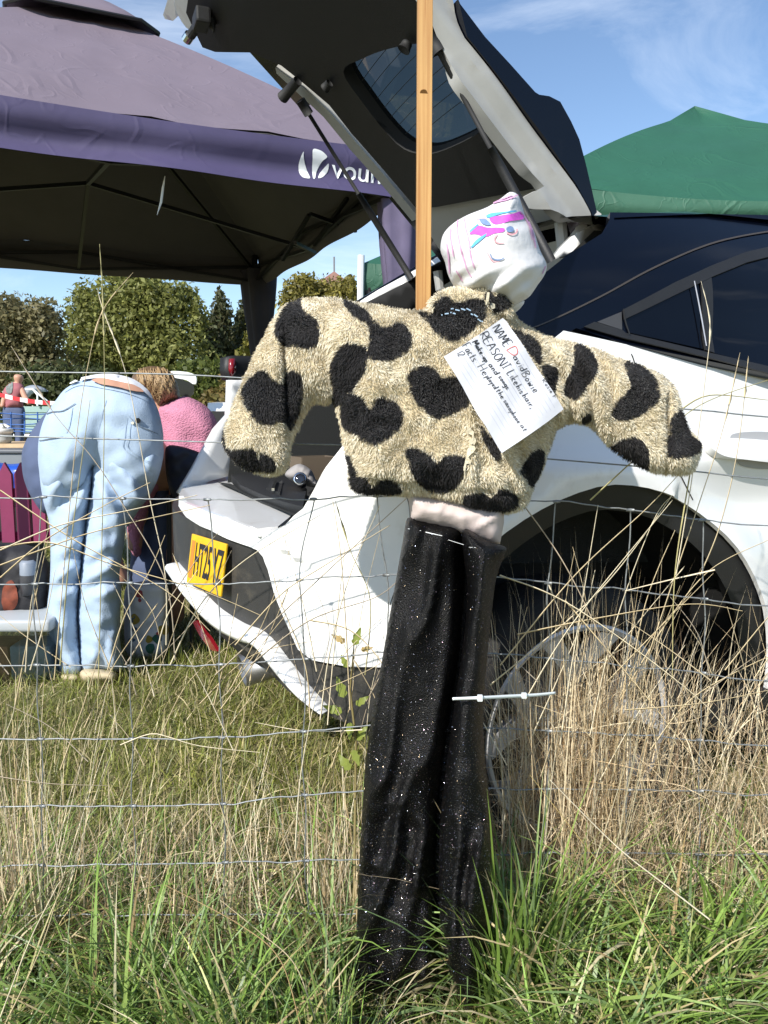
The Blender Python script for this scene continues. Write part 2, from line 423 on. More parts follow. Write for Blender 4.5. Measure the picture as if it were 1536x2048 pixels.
# clipped bushes at the far side of the field and the hedge that reads as one mass
def bush(name, blobs, y0, n, size, cA, cB, label, seed):
    B = [(tuple(at(bx, by, y0)), (rx * y0 / FPX, rx * y0 / FPX, ry * y0 / FPX)) for bx, by, rx, ry in blobs]
    b = Vector(B[0][0]); b.z = ground_z(b.x, b.y)
    t = thing(name, b, label, 'bush', 'bushes at the far field edge')
    V, F, c = leaf_cloud(B, n, size, cA, cB, seed); mesh_obj('foliage', V, F, LEAF, t, False, cols=c)
    MB().tube([b, Vector(B[0][0])], [0.1, 0.03], 6).build('stem', BARK, t)
bush('bush', [(410, 770, 60, 50), (380, 745, 32, 28), (440, 760, 36, 44)], 20, 3200, 0.075, (0.075, 0.10, 0.02), (0.16, 0.19, 0.04), 'bright green rounded bush behind the white hatchback', 11)
bush('bush', [(470, 800, 40, 60), (430, 815, 36, 40)], 19, 2400, 0.07, (0.12, 0.12, 0.03), (0.25, 0.17, 0.05), 'orange-tinged bush beside the rounded green bush', 12)
bush('bush', [(120, 770, 60, 48), (70, 770, 50, 40), (180, 775, 60, 44)], 21, 3600, 0.08, DKG, (0.09, 0.10, 0.03), 'dark bush behind the man in the faded red shirt', 13)
hb = []
for i in range(26):
    x = -16 + i * 1.25; hb.append(((x, 33 + rnd.uniform(-1, 1), 1.3 + rnd.uniform(-.2, .4)), (1.3, 1.0, 1.5 + rnd.uniform(0, 0.5))))
V, F, c = leaf_cloud(hb, 14000, 0.15, DKG, (0.085, 0.09, 0.03), 21)
tag(mesh_obj('hedge', V, F, LEAF, None, False, cols=c), 'dense dark hedge closing off the far side of the field', 'hedge', kind='stuff')

# far rooftop with a finial behind the yellowing tree
rt = at(668, 560, 46)
h = thing('distant_house', (rt.x, 46, 0.1), 'far red-tiled roof peak with finial above the yellowing tree', 'house')
zt = at(662, 541, 46).z
MB().add([(rt.x-1.4, 45, zt-1.2), (rt.x+1.4, 45, zt-1.2), (rt.x+1.4, 47.6, zt-1.2), (rt.x-1.4, 47.6, zt-1.2), (rt.x, 46.2, zt)], [(0,1,4),(1,2,4),(2,3,4),(3,0,4)]).build('roof', M('red_tiles', (0.24, 0.13, 0.10), 0.8, var=0.2, vscale=4), h)
MB().box((rt.x, 46.3, zt/2 - 0.6), (2.3, 2.2, zt - 1.2)).build('wall', M('house_wall', (0.42, 0.38, 0.33), 0.9, var=0.1), h)
MB().tube([(rt.x, 46.2, zt - 0.1), (rt.x, 46.2, at(668, 512, 46).z)], 0.05, 6).build('finial', M('lead', (0.2, 0.2, 0.2), 0.6), h)
# ------------------------------------------------------------------ the white crossover with its tailgate up
CSC = 1.08
TH = R(22); FWD = Vector((math.cos(TH), math.sin(TH), 0)); RGT = Vector((math.sin(TH), -math.cos(TH), 0))
C0 = Vector((0.114 * CSC, 2.38 * CSC, 0)); UPV = Vector((0, 0, 1))
def car(u, v, z): return C0 + FWD * u + RGT * v + UPV * z
def to_car(p): d = p - C0; return Vector((d.dot(FWD), d.dot(RGT), p.z))
def cplane(x, y, n, p):              # pixel onto a plane given in car space (u, v, z)
    nw = FWD * n[0] + RGT * n[1] + UPV * n[2]; return to_car(on_plane(x, y, car(*p), nw))
HW = 0.935
half = [(3.62, 0.0), (3.60, 0.45), (3.45, 0.76), (3.1, 0.88), (2.4, 0.93), (1.4, 0.925), (0.5, 0.93), (0.0, HW), (-0.28, 0.905), (-0.48, 0.82),
        (-0.63, 0.66), (-0.745, 0.43), (-0.80, 0.18), (-0.815, 0.0)]
PER = smooth_poly(half, 0.02, closed=False)
PER = np.concatenate([PER, (PER * np.array((1, -1)))[::-1][1:]])
PS = np.concatenate([[0], np.cumsum(np.linalg.norm(np.diff(PER, axis=0), axis=1))])
PT = np.gradient(PER, axis=0); PT /= np.linalg.norm(PT, axis=1)[:, None]
PN = np.stack([-PT[:, 1], PT[:, 0]], 1)
if PN[np.argmin(np.abs(PER[:, 0]) + (PER[:, 1] < 0))][1] < 0: PN = -PN
def per(s, off=0.0):
    u = np.interp(s, PS, PER[:, 0]); v = np.interp(s, PS, PER[:, 1])
    nu = np.interp(s, PS, PN[:, 0]); nv = np.interp(s, PS, PN[:, 1])
    return u + nu * off, v + nv * off
S_MID = PS[-1] / 2
def s_of_u(u):                        # arc length of a point on the near flank
    k = PER[:len(PER)//2 + 1, 0]; return float(np.interp(-u, -k, PS[:len(PER)//2 + 1]))
WHC = Vector((0.0, 0.80, 0.36))       # rear wheel centre (car space)
ARC_Z, ARC_R = 0.40, 0.545
def AR(a, d=0.0): return ARC_R + d - (0.125 * max(0, (a - math.pi / 2) / (math.pi / 2)) if a > math.pi / 2 else 0)
CRS = None
def body_off(s, z):
    u, v = per(s)
    o_ = -0.10 * max(0, (0.62 - z)) - 0.16 * max(0, z - 0.98) - 0.35 * max(0, z - 1.15) ** 1.3
    if v > 0 and -0.75 < u < 0.9:
        r = math.hypot(u * (1.28 if u < 0 else 1), z - ARC_Z); o_ += 0.035 * math.exp(-((r - ARC_R) / 0.07) ** 2)
    o_ += 0.012 * math.exp(-((z - 0.99 - 0.02 * u) / 0.035) ** 2)
    o_ -= 0.018 * math.exp(-((z - 0.88) / 0.06) ** 2) if u > 0.2 else 0
    if CRS is not None and CRS[1][0] - 0.02 < s < CRS[0][0] + 0.02:
        t = (CRS[0][0] - s) / (CRS[0][0] - CRS[1][0]); zl = CRS[0][1] + (CRS[1][1] - CRS[0][1]) * t; d = zl - z
        if d > 0: o_ -= 0.024 * math.sin(min(1, max(0, t)) * math.pi) * (1 - math.exp(-d / 0.004)) * math.exp(-d / 0.05)
    return o_
def bsurf(s, z, e=0.0):
    u, v = per(s, body_off(s, z) + e); return car(u, v, z)
def px_s(x, y, off=0.0):              # pixel -> (s, z) on the body wall
    r = ray(x, y); A = C0 + FWD * 0
    u = PER[:, 0] + PN[:, 0] * off; v = PER[:, 1] + PN[:, 1] * off
    X = C0.x + u * FWD.x + v * RGT.x; Y = C0.y + u * FWD.y + v * RGT.y
    f = X * r.y - Y * r.x
    best = None
    for i in np.where(f[:-1] * f[1:] <= 0)[0]:
        t = f[i] / (f[i] - f[i+1] + 1e-12); yy = Y[i] + t * (Y[i+1] - Y[i])
        if yy > 0.3 and (best is None or yy < best[0]): best = (yy, PS[i] + t * (PS[i+1] - PS[i]))
    if best is None: return None
    return (best[1], CAMH + r.z * best[0] / r.y)
def px_poly(L, off=0.0): return [px_s(x, y, off) for x, y in L if px_s(x, y, off)]
CAR = thing('parked_car', car(1.3, 0, 0.03), 'white crossover car with black roof and tailgate raised, parked behind wire fence', 'car')

CRS = (px_s(530, 1086), px_s(640, 1140))
belt = [(1130, 678), (1165, 654), (1300, 687), (1420, 716), (1536, 745)]
belt_sz = px_poly(belt)
ub = np.array([per(s)[0] for s, z in belt_sz]); zb = np.array([z for s, z in belt_sz])
ZB0 = belt_sz[1][1]
def z_belt(u): return ZB0 - 0.155 * max(0, u + 0.05) + 0.02 * max(0, u - 0.8) ** 1.2
SILL = 0.40
# rear edge of the white quarter against the boot opening, then down along the bumper insert
q_edge = px_poly([(1085, 668), (1000, 668), (900, 705), (800, 770), (740, 820), (695, 872), (650, 945), (606, 1017), (587, 1032), (570, 1050), (548, 1060), (515, 1061), (460, 1039), (400, 1017), (366, 1004), (358, 992), (357, 1012), (372, 1034), (400, 1052), (420, 1060), (455, 1078), (495, 1092)])
insert_edge = px_poly([(514, 1100), (526, 1114), (535, 1140), (548, 1190), (575, 1255), (592, 1300), (620, 1322), (700, 1336), (762, 1334), (790, 1337)])
top = [(s_of_u(u), z_belt(u)) for u in np.linspace(2.35, 0.02, 14)]
bot_fwd = [(s_of_u(u), SILL) for u in (0.75, 1.2, 1.8, 2.1)]
_za = px_s(800, 1338)[1]
arch = [(s_of_u(AR(a) * math.cos(a)), ARC_Z + AR(a) * math.sin(a)) for a in np.linspace(math.pi - math.asin((_za - ARC_Z) / (ARC_R - 0.09)), 0.0, 34)]
white_side = top + belt_sz[1::-1] + q_edge + insert_edge + arch + [(s_of_u(0.56), SILL)] + bot_fwd + [(s_of_u(2.35), SILL)]
ps = patch('side_panel', line_poly(white_side, 0.015), 0.016, bsurf, WHITE, CAR, thick=0.012)
# the mirrored flank
def mirror(fn): return lambda s, z: (lambda p: car(p.x, -p.y, p.z))(to_car(fn(s, z)))
far_side = top + belt_sz[1::-1] + [(s_of_u(-0.2), ZB0 - 0.03), (s_of_u(-0.46), 1.05), (s_of_u(-0.55), 0.6), (s_of_u(-0.56), 0.44)] + arch + [(s_of_u(0.56), SILL)] + bot_fwd + [(s_of_u(2.35), SILL)]
patch('side_panel', line_poly(far_side, 0.05), 0.06, mirror(bsurf), WHITE, CAR, thick=0.012, face=car(0.5, -6, 1))
# front end: wings, bonnet nose, lower sill
wing = [(s_of_u(2.35), SILL), (s_of_u(2.35), z_belt(2.35)), (s_of_u(2.9), 0.98), (s_of_u(3.3), 0.9), (0.02, 0.84), (0.02, 0.42), (s_of_u(3.2), SILL)]
patch('front_wing', line_poly(wing, 0.05), 0.06, lambda s, z: car(*per(s, -0.1 * abs(z - 0.65)), z), WHITE, CAR, thick=0.01, face=car(6, 4, 1))
patch('front_wing', line_poly(wing, 0.05), 0.06, lambda s, z: car(per(s, -0.1 * abs(z - 0.65))[0], -per(s, -0.1 * abs(z - 0.65))[1], z), WHITE, CAR, thick=0.01, face=car(6, -4, 1))
bn = [(2.0, -0.78), (3.55, -0.55), (3.6, 0.0), (3.55, 0.55), (2.0, 0.78)]
patch('bonnet', line_poly(bn, 0.08), 0.1, lambda u, v: car(u, v, 1.12 - 0.10 * (u - 2.0) - 0.05 * (u - 2) ** 2 - 0.06 * v * v), WHITE, CAR, thick=0.01, face=car(3, 0, 6))
for sg in (1, -1):
    sill = [(s_of_u(u), z) for u, z in ((0.52, 0.23), (0.52, 0.40), (2.12, 0.40), (2.12, 0.23))]
    f_ = (lambda s, z: bsurf(s, z, 0.01))
    patch('sill_trim', line_poly(sill, 0.06), 0.08, f_ if sg > 0 else mirror(f_), PLAST, CAR, thick=0.02, face=car(1, 6 * sg, 0.5))
    # wheel-arch cladding ring and dark liner
    ring = [(s_of_u(AR(a, 0.004) * math.cos(a)), ARC_Z + AR(a, 0.004) * math.sin(a)) for a in np.linspace(math.pi - 0.12, -0.1, 34)] + \
           [(s_of_u(AR(a, -0.06) * math.cos(a)), ARC_Z + AR(a, -0.06) * math.sin(a)) for a in np.linspace(-0.1, math.pi - 0.12, 34)]
    f_ = (lambda s, z: bsurf(s, z, -0.022))
    patch('arch_trim', np.array(ring), 0.03, f_ if sg > 0 else mirror(f_), PLAST, CAR, thick=0.05, face=car(0, 6 * sg, 0.5))
    ln = MB(); V = []; F = []
    for j, v in enumerate((0.90, 0.50)):
        for a in np.linspace(math.pi + 0.3, -0.3, 24): V.append(car(AR(a, -0.03) * math.cos(a), v * sg, ARC_Z + AR(a, -0.03) * math.sin(a)))
    for i in range(23): F.append((i, i+1, 24+i+1, 24+i))
    V.append(car(0, 0.50 * sg, ARC_Z)); F += [(24+i, 24+i+1, 48) for i in range(23)]
    ln.add(V, F).build('wheel_arch_liner', RUBBER, CAR)
# body underside and front wheels (a dark tub keeps daylight out)
MB().box(car(1.3, 0, 0.42), (3.4, 1.1, 0.2), Matrix((FWD, -RGT, UPV)).transposed(), 0.03).build('underbody', RUBBER, CAR)

def make_wheel(c, sg, spokes=True):
    w = bpy.data.objects.new('wheel', None); w.location = car(*c); link(w, None)
    w.parent = CAR; w.matrix_parent_inverse = MW[CAR.name].inverted(); MW[w.name] = Matrix.Translation(w.location)
    MWt = Matrix.Translation(car(*c)) @ Matrix((FWD, UPV, RGT * sg)).transposed().to_4x4()
    t = MB(); prof = [(0.245, -0.10), (0.255, -0.115), (0.30, -0.12), (0.335, -0.10), (0.345, -0.06), (0.345, 0.06), (0.335, 0.095), (0.30, 0.115), (0.262, 0.112), (0.25, 0.095)]
    t.lathe(prof, MWt, 56).build('tyre', TYRE, w, True)
    r_ = MB()
    r_.lathe([(0.252, 0.09), (0.256, 0.105), (0.250, 0.108), (0.240, 0.102)], MWt, 56)
    MB().lathe([(0.240, 0.101), (0.230, 0.08), (0.224, 0.02), (0.22, -0.09), (0.0, -0.09)], MWt, 40).build('rim_barrel', RUBBER, w, True)
    r_.lathe([(0.0, 0.060), (0.036, 0.060), (0.05, 0.045), (0.055, 0.02)], MWt, 24)
    for k in range(5):
        a0 = math.pi / 2 + 2 * math.pi * k / 5
        for sd_ in (-1, 1):
            a1 = a0 + sd_ * 0.36
            p0 = (0.045 * math.cos(a0), 0.045 * math.sin(a0)); pm = (0.135 * math.cos(a0 + sd_ * 0.06), 0.135 * math.sin(a0 + sd_ * 0.06)); p1 = (0.242 * math.cos(a1), 0.242 * math.sin(a1))
            V = []; 
            for (p, q, wd, h) in ((p0, pm, 0.020, 0.055), (pm, p1, 0.022, 0.075), (p1, p1, 0.034, 0.098)):
                d = Vector((q[0]-p[0], q[1]-p[1])) if q != p else Vector((p1[0]-pm[0], p1[1]-pm[1])); d.normalize(); n = Vector((-d.y, d.x))
                for sn, hh in ((1, h), (-1, h), (-1, h - 0.03), (1, h - 0.03)):
                    V.append(MWt @ Vector((p[0] + n.x * wd * sn * 0.75, p[1] + n.y * wd * sn * 0.75, hh)))
            F = []
            for i in range(2):
                for j in range(4): F.append((4*i+j, 4*i+(j+1)%4, 4*i+4+(j+1)%4, 4*i+4+j))
            r_.add(V, F)
    r_.build('rim', ALLOY, w, False)
    MB().lathe([(0.0, 0.0), (0.15, 0.0), (0.15, -0.03)], MWt, 32).build('brake_disc', M('disc_steel', (0.14, 0.12, 0.11), 0.4, 0.8) if 'disc_steel' not in bpy.data.materials else bpy.data.materials['disc_steel'], w, True)
    return w
make_wheel(WHC, 1); make_wheel((0, -0.80, 0.36), -1); make_wheel((2.64, 0.80, 0.36), 1); make_wheel((2.64, -0.80, 0.36), -1)

# door shut line and handle on the flank
body_bvh = bvh_of([tuple(v.co) for v in ps.data.vertices], [tuple(p.vertices) for p in ps.data.polygons])
ob = on_bvh(body_bvh, 0.0012)
ribbon_on('door_gap', [[(1262, 708), (1266, 718), (1264, 712), (1275, 745), (1292, 790), (1315, 850), (1340, 910), (1365, 960), (1385, 1000)]], 3.0, ob, RUBBER, CAR)
ribbon_on('bumper_gap', [[(812, 990), (818, 1010), (820, 1045), (812, 1110), (790, 1180), (780, 1210)]], 2.2, ob, RUBBER, CAR)
# sculpted handle: a scoop with a paddle across it
hs = [px_s(*p) for p in [(1405, 893), (1418, 882), (1450, 876), (1520, 880), (1600, 888), (1640, 905), (1620, 925), (1540, 925), (1470, 918), (1425, 910)]]
patch('door_handle', smooth_poly(hs, 0.01), 0.012, lambda s, z: bsurf(s, z, 0.026), WHITE, CAR, thick=0.022)
sc = [px_s(*p) for p in [(1462, 878), (1480, 866), (1540, 864), (1590, 876), (1600, 905), (1585, 932), (1530, 938), (1480, 932), (1462, 915)]]
patch('handle_scoop', smooth_poly(sc, 0.01), 0.012, lambda s, z: bsurf(s, z, 0.003), M('scoop_grey', (0.33, 0.33, 0.33), 0.4), CAR)

# --- black greenhouse
NG = (0, 1.0, 0.52); PG = (0, HW - 0.06, ZB0)
def g_px(x, y): p = cplane(x, y, NG, PG); return (p.x, p.z)
ZT = g_px(1380, 428)[1]
def gsurf(u, z, e=0.0):
    v = PG[1] - 0.52 * (z - ZB0) + 0.03 * math.sin(max(0, min(1, (z - ZB0) / (ZT - ZB0))) * math.pi) - 0.05 * max(0, u - 1.6)
    if u < 0.5: v -= 0.10 * (0.5 - u) ** 2
    return car(u, v + e, z)
gp = lambda L: [g_px(*p) for p in L]
upper = gp([(1222, 424), (1218, 440), (1200, 468), (1165, 490), (1130, 512), (1080, 555), (1030, 602), (985, 648), (960, 690), (1020, 690), (1060, 700), (1130, 676), (1165, 654)]) + \
        [(u, z_belt(u) + 0.0) for u in np.linspace(0.12, 2.5, 14)] + [(2.3, 1.2), (1.75, ZT - 0.04), (1.3, ZT + 0.02)] + gp([(1536, 430), (1380, 427)])
go = patch('upper_side', line_poly(upper, 0.02), 0.022, gsurf, BLACKP, CAR, thick=0.02)
patch('upper_side', line_poly(upper, 0.06), 0.07, lambda u, z: (lambda p: car(p.x, -p.y, p.z))(to_car(gsurf(u, z))), BLACKP, CAR, thick=0.02, face=car(0.5, -6, 1), holes=())
green_bvh = bvh_of([tuple(v.co) for v in go.data.vertices], [tuple(p.vertices) for p in go.data.polygons])
def gpatch(name, L, e, mat, th=0.004): return patch(name, line_poly(gp(L), 0.02), 0.03, lambda u, z: gsurf(u, z, e), mat, CAR, thick=th)
gpatch('quarter_glass', [(1250, 640), (1378, 570), (1406, 698), (1262, 664)], 0.004, GLASS_D)
gpatch('door_glass', [(1402, 560), (1470, 530), (1536, 513), (1700, 490), (1900, 500), (1900, 820), (1536, 734), (1426, 706)], 0.004, GLASS_D)
gpatch('window_trim', [(1241, 620), (1330, 569), (1398, 537), (1470, 509), (1536, 494), (1700, 472), (1900, 480), (1900, 500), (1700, 490), (1536, 513), (1470, 530), (1402, 558), (1330, 595), (1247, 639)], 0.010, PLAST)
gpatch('window_trim', [(1174, 652), (1192, 643), (1248, 660), (1254, 665), (1412, 705), (1536, 734), (1700, 775), (1700, 796), (1536, 748), (1400, 712), (1254, 676), (1240, 672)], 0.010, PLAST)
gpatch('window_trim', [(1198, 643), (1240, 624), (1248, 659)], 0.007, M('trim_grey', (0.05, 0.05, 0.052), 0.45))
gpatch('window_pillar', [(1380, 567), (1400, 559), (1425, 706), (1407, 700)], 0.009, PLAST)
ribbon_on('trim_strip', [[(1381, 568), (1393, 630), (1405, 698)]], 2.6, on_bvh(green_bvh, 0.014), ALLOY, CAR)
ribbon_on('roof_gutter', [[(1040, 665), (1100, 642), (1200, 594), (1300, 540), (1400, 496), (1480, 474), (1600, 455)]], 3.5, on_bvh(green_bvh, 0.003), M('gutter_brown', (0.05, 0.042, 0.036), 0.5), CAR)
ribbon_on('door_gap', [[(1241, 622), (1244, 645), (1249, 662), (1253, 674)]], 3.0, on_bvh(green_bvh, 0.013), RUBBER, CAR)
# roof: rounded over from the top of the sides
V = []; F = []; us = [g_px(1224, 424)[0] + 0.0] + list(np.linspace(0.5, 1.9, 12)); nv = 17
for u in us:
    e = to_car(gsurf(u, ZT - (0.045 if u < 0.4 else 0.01))); vm = e.y
    for j in range(nv):
        t = -1 + 2 * j / (nv - 1); V.append(car(u, vm * t, e.z + 0.075 * (1 - abs(t) ** 3.2) + 0.02 * math.sin(min(1, max(0, u) / 1.9) * math.pi)))
for i in range(len(us) - 1):
    for j in range(nv - 1): F.append((i*nv+j, (i+1)*nv+j, (i+1)*nv+j+1, i*nv+j+1))
mesh_obj('roof', [tuple(v) for v in V], F, BLACKP, CAR, True, face_to=car(1, 0, 9))
# windscreen
e0 = to_car(gsurf(1.9, ZT - 0.02))
mesh_obj('windscreen', [tuple(car(1.9, -e0.y, e0.z + 0.01)), tuple(car(1.9, e0.y, e0.z + 0.01)), tuple(car(2.6, 0.76, 1.10)), tuple(car(2.6, -0.76, 1.10))], [(0, 1, 2, 3)], GLASS_D, CAR, False)

# --- rear end: deck lip, insert, number plate, lower bumper
deck_px = [(358, 990), (372, 962), (395, 928), (420, 905), (462, 900), (470, 948), (500, 976), (560, 1006), (606, 1019), (590, 1034), (556, 1058), (515, 1060), (460, 1038), (400, 1016), (366, 1003)]
ZD = px_s(500, 1056)[1]
patch('rear_deck', line_poly([tuple(to_car(at_z(x, y, ZD))[:2]) for x, y in deck_px], 0.03), 0.04, lambda u, v: car(u, v, ZD + 0.06 * max(0, u + 0.74)), WHITE, CAR, thick=0.02)
s_end = S_MID + (S_MID - s_of_u(-0.5))
ins = [(S_MID + 0.75, px_s(372, 1034)[1] + 0.005), (S_MID + 0.55, px_s(372, 1034)[1])] + px_poly([(400, 1050), (455, 1078), (500, 1094), (522, 1104), (536, 1140), (552, 1190), (578, 1255), (596, 1303), (640, 1335), (690, 1338), (762, 1337), (762, 1440), (700, 1465), (640, 1440), (560, 1390), (500, 1325), (430, 1260), (380, 1210), (352, 1160)]) + [(S_MID + 0.55, 0.55), (S_MID + 0.75, 0.55)]
patch('bumper_insert', line_poly(ins, 0.03), 0.035, lambda s, z: bsurf(s, z, -0.012), PLAST_L, CAR, thick=0.02)
lu = smooth_poly([(341, 1126), (380, 1172), (420, 1216), (470, 1250), (505, 1264), (530, 1286), (560, 1328), (600, 1382), (641, 1430)], 8, closed=False)
ll_ = smooth_poly([(340, 1143), (375, 1200), (420, 1253), (470, 1284), (505, 1296), (530, 1330), (560, 1370), (595, 1406), (640, 1432)], 8, closed=False)
NL = 60; V = []; F = []
for i in range(NL + 1):
    t = i / NL; a = lu[min(int(t * (len(lu) - 1)), len(lu) - 1)]; b = ll_[min(int(t * (len(ll_) - 1)), len(ll_) - 1)]
    fa = t * (len(lu) - 1); a = lu[int(fa)] + (lu[min(int(fa) + 1, len(lu) - 1)] - lu[int(fa)]) * (fa % 1)
    fb = t * (len(ll_) - 1); b = ll_[int(fb)] + (ll_[min(int(fb) + 1, len(ll_) - 1)] - ll_[int(fb)]) * (fb % 1)
    A2 = px_s(*a, 0.012); B2 = px_s(*b, 0.012)
    if A2 is None or B2 is None: continue
    wdt = 1.0
    for h, off in ((-0.0, -0.02), (0.0, 0.006), (0.12, 0.022), (0.5, 0.030), (0.85, 0.020), (1.0, 0.004), (1.0, -0.02)):
        V.append(bsurf(A2[0] + (B2[0] - A2[0]) * h, A2[1] + (B2[1] - A2[1]) * h, off))
nR = len(V) // 7
for i in range(nR - 1):
    for k in range(6): F.append((7*i+k, 7*i+k+1, 7*i+7+k+1, 7*i+7+k))
mesh_obj('bumper_lip', [tuple(v) for v in V], F, WHITE, CAR, True, face_to=CAM)
low = [(S_MID + 0.75, 0.57), (S_MID + 0.1, 0.58)] + px_poly([(420, 1240), (470, 1285), (505, 1300), (530, 1345), (560, 1385), (600, 1420), (640, 1438), (700, 1465), (700, 1480), (640, 1458), (600, 1436), (560, 1400), (530, 1374), (480, 1352), (430, 1318), (385, 1262), (372, 1225)]) + [(S_MID + 0.1, 0.50), (S_MID + 0.75, 0.50)]
patch('lower_valance', line_poly(low, 0.03), 0.04, lambda s, z: bsurf(s, z, -0.05 - 0.25 * max(0, 0.5 - z)), PLAST, CAR, thick=0.02)
# red reflector and exhaust tip
rf = px_poly([(392, 1243), (400, 1240), (425, 1275), (440, 1302), (428, 1300), (405, 1270)], -0.06)
patch('reflector', line_poly(rf, 0.01), 0.02, lambda s, z: bsurf(s, z, -0.035), REDLENS, CAR, thick=0.01)
ex = at(505, 1335, 2.06)
exd = (-FWD * 0.9 + UPV * -0.15).normalized()
ax = exd.cross(UPV).normalized(); MWe = Matrix.Translation(ex) @ Matrix((ax * 1.35, ax.cross(exd).normalized(), exd)).transposed().to_4x4()
MB().lathe([(0.03, -0.16), (0.042, -0.10), (0.043, 0.03), (0.037, 0.03), (0.034, -0.08)], MWe, 28).build('exhaust_tip', M('exhaust_steel', (0.30, 0.29, 0.28), 0.38, 0.85), CAR, True)
# number plate
plate = bpy.data.objects.new('number_plate', None); uP = -0.80
_sp = px_s(413, 1128, 0.006); pc = bsurf(_sp[0], _sp[1], 0.006); PWID = abs(px_s(384, 1100, .006)[0] - px_s(449, 1140, .006)[0]); print('plate', PWID)
tilt = Matrix.Rotation(R(5), 3, RGT)
prt = (bsurf(_sp[0] - 0.1, _sp[1]) - bsurf(_sp[0] + 0.1, _sp[1])).normalized(); pup = (UPV * math.cos(R(8)) + FWD * math.sin(R(8))).normalized(); pout = prt.cross(pup).normalized()
if pout.dot(FWD) > 0: pout = -pout
YEL = M('plate_yellow', (0.72, 0.42, 0.012), 0.35, var=0.08, vscale=30)
pb = MB().box(pc, (PWID * 1.06, 0.132, 0.006), Matrix((prt, pup, pout)).transposed(), 0.002).build('number_plate', YEL, CAR)
def text_mesh(txt, size, place, mat, name, parent, shear=0.0, bold=0.0, width=1.0, align='LEFT'):
    cu = bpy.data.curves.new('t', 'FONT'); cu.body = txt; cu.size = size; cu.align_x = align; cu.offset = bold; cu.extrude = 0.0; cu.shear = shear
    ob_ = bpy.data.objects.new('t', cu); COL.objects.link(ob_)
    dg = bpy.context.evaluated_depsgraph_get(); me = bpy.data.meshes.new_from_object(ob_.evaluated_get(dg))
    V = [place(v.co.x * width, v.co.y) for v in me.vertices]; F = [tuple(p.vertices) for p in me.polygons]
    bpy.data.objects.remove(ob_); bpy.data.curves.remove(cu); bpy.data.meshes.remove(me)
    return mesh_obj(name, [tuple(v) for v in V], F, mat, parent, False)
text_mesh('HT25 YZ', 0.120, lambda x, y: pc + prt * ((x - 0.205) * PWID / 0.53 + 0.008) + pup * (y - 0.036) + pout * 0.0045, BLACKINK, 'plate_lettering', pb, bold=0.002, width=0.98)
MB().box(pc - prt * (PWID / 2 - 0.014) + pout * 0.0035, (0.02, 0.10, 0.001), Matrix((prt, pup, pout)).transposed()).build('plate_band', M('plate_band', (0.55, 0.20, 0.03), 0.4), pb)

# --- boot: opening, trim, load
def cpatch(name, L, n, p, mat, th=0.01, e=(0, 0, 0), sp=0.04, sub=0.04):
    """pixel outline on a plane of the car"""
    axn = Vector(n).normalized(); a = axn.cross(Vector((0, 0, 1)) if abs(axn.z) < 0.9 else Vector((1, 0, 0))).normalized(); b = axn.cross(a)
    P0 = Vector(p); q = [cplane(x, y, n, p) - P0 for x, y in L]
    P2 = [(v.dot(a), v.dot(b)) for v in q]; ee = Vector(e)
    return patch(name, line_poly(P2, sub), sp, lambda x, y: car(*(P0 + a * x + b * y + ee)), mat, CAR, thick=th, smooth=False)
cpatch('rear_pillar', [(458, 760), (560, 760), (540, 880), (474, 905), (466, 950), (420, 962), (364, 992), (358, 985), (385, 940), (430, 858), (455, 830)], (0.45, 1, 0), (-0.5, -0.70, 1.0), WHITE, 0.02)
cpatch('tail_lamp_housing', [(455, 715), (470, 711), (520, 713), (530, 762), (458, 760), (454, 740)], (0.45, 1, 0), (-0.5, -0.72, 1.0), PLAST, 0.05)
cpatch('tail_lamp', [(461, 718), (470, 717), (471, 744), (464, 752), (460, 740)], (0.45, 1, 0), (-0.5, -0.715, 1.0), REDLENS, 0.02, e=(0, 0.012, 0))
cpatch('boot_gutter', [(640, 650), (715, 606), (760, 578), (830, 540), (905, 497), (905, 520), (830, 568), (770, 606), (700, 650)], (0, 1, 0), (0, -0.56, 1.3), WHITE, 0.03)
cpatch('gutter_seal', [(640, 655), (715, 614), (830, 556), (905, 512), (905, 580), (830, 622), (740, 660)], (0, 1, 0), (0, -0.54, 1.3), RUBBER, 0.03)
cpatch('gutter_edge', [(640, 643), (720, 598), (830, 533), (905, 492), (905, 500), (830, 543), (718, 607), (640, 652)], (0, 1, 0), (0, -0.58, 1.3), BLACKP, 0.02)
# interior tub
uF = 0.62
tub = MB()
a = [(-0.58, -0.56, ZD + 0.02), (-0.58, 0.56, ZD + 0.02), (uF, 0.56, ZD - 0.16), (uF, -0.56, ZD - 0.16)]
tub.add([car(*p) for p in a], [(0, 1, 2, 3)])
tub.add([car(uF, -0.62, ZD - 0.16), car(uF, 0.62, ZD - 0.16), car(uF + 0.12, 0.55, 1.66), car(uF + 0.12, -0.55, 1.66)], [(0, 1, 2, 3)])
tub.add([car(-0.55, -0.6, ZD - 0.1), car(uF, -0.6, ZD - 0.16), car(uF + .1, -0.56, 1.6), car(0.25, -0.56, 1.62), car(-0.5, -0.6, ZD + 0.25)], [(0, 1, 2, 3, 4)])
tub.add([car(-0.36, 0.62, ZD - 0.1), car(uF, 0.62, ZD - 0.16), car(uF + .1, 0.58, 1.6), car(0.28, 0.52, 1.60), car(-0.30, 0.62, ZD + 0.3)], [(0, 1, 2, 3, 4)])
tub.build('boot_lining', DARKINT, CAR)
cpatch('boot_shelf_line', [(590, 862), (680, 868), (680, 871), (590, 865)], (1, 0, 0), (0.1, 0, 0), M('lining_seam', (0.08, 0.08, 0.075), 0.8), 0.004)
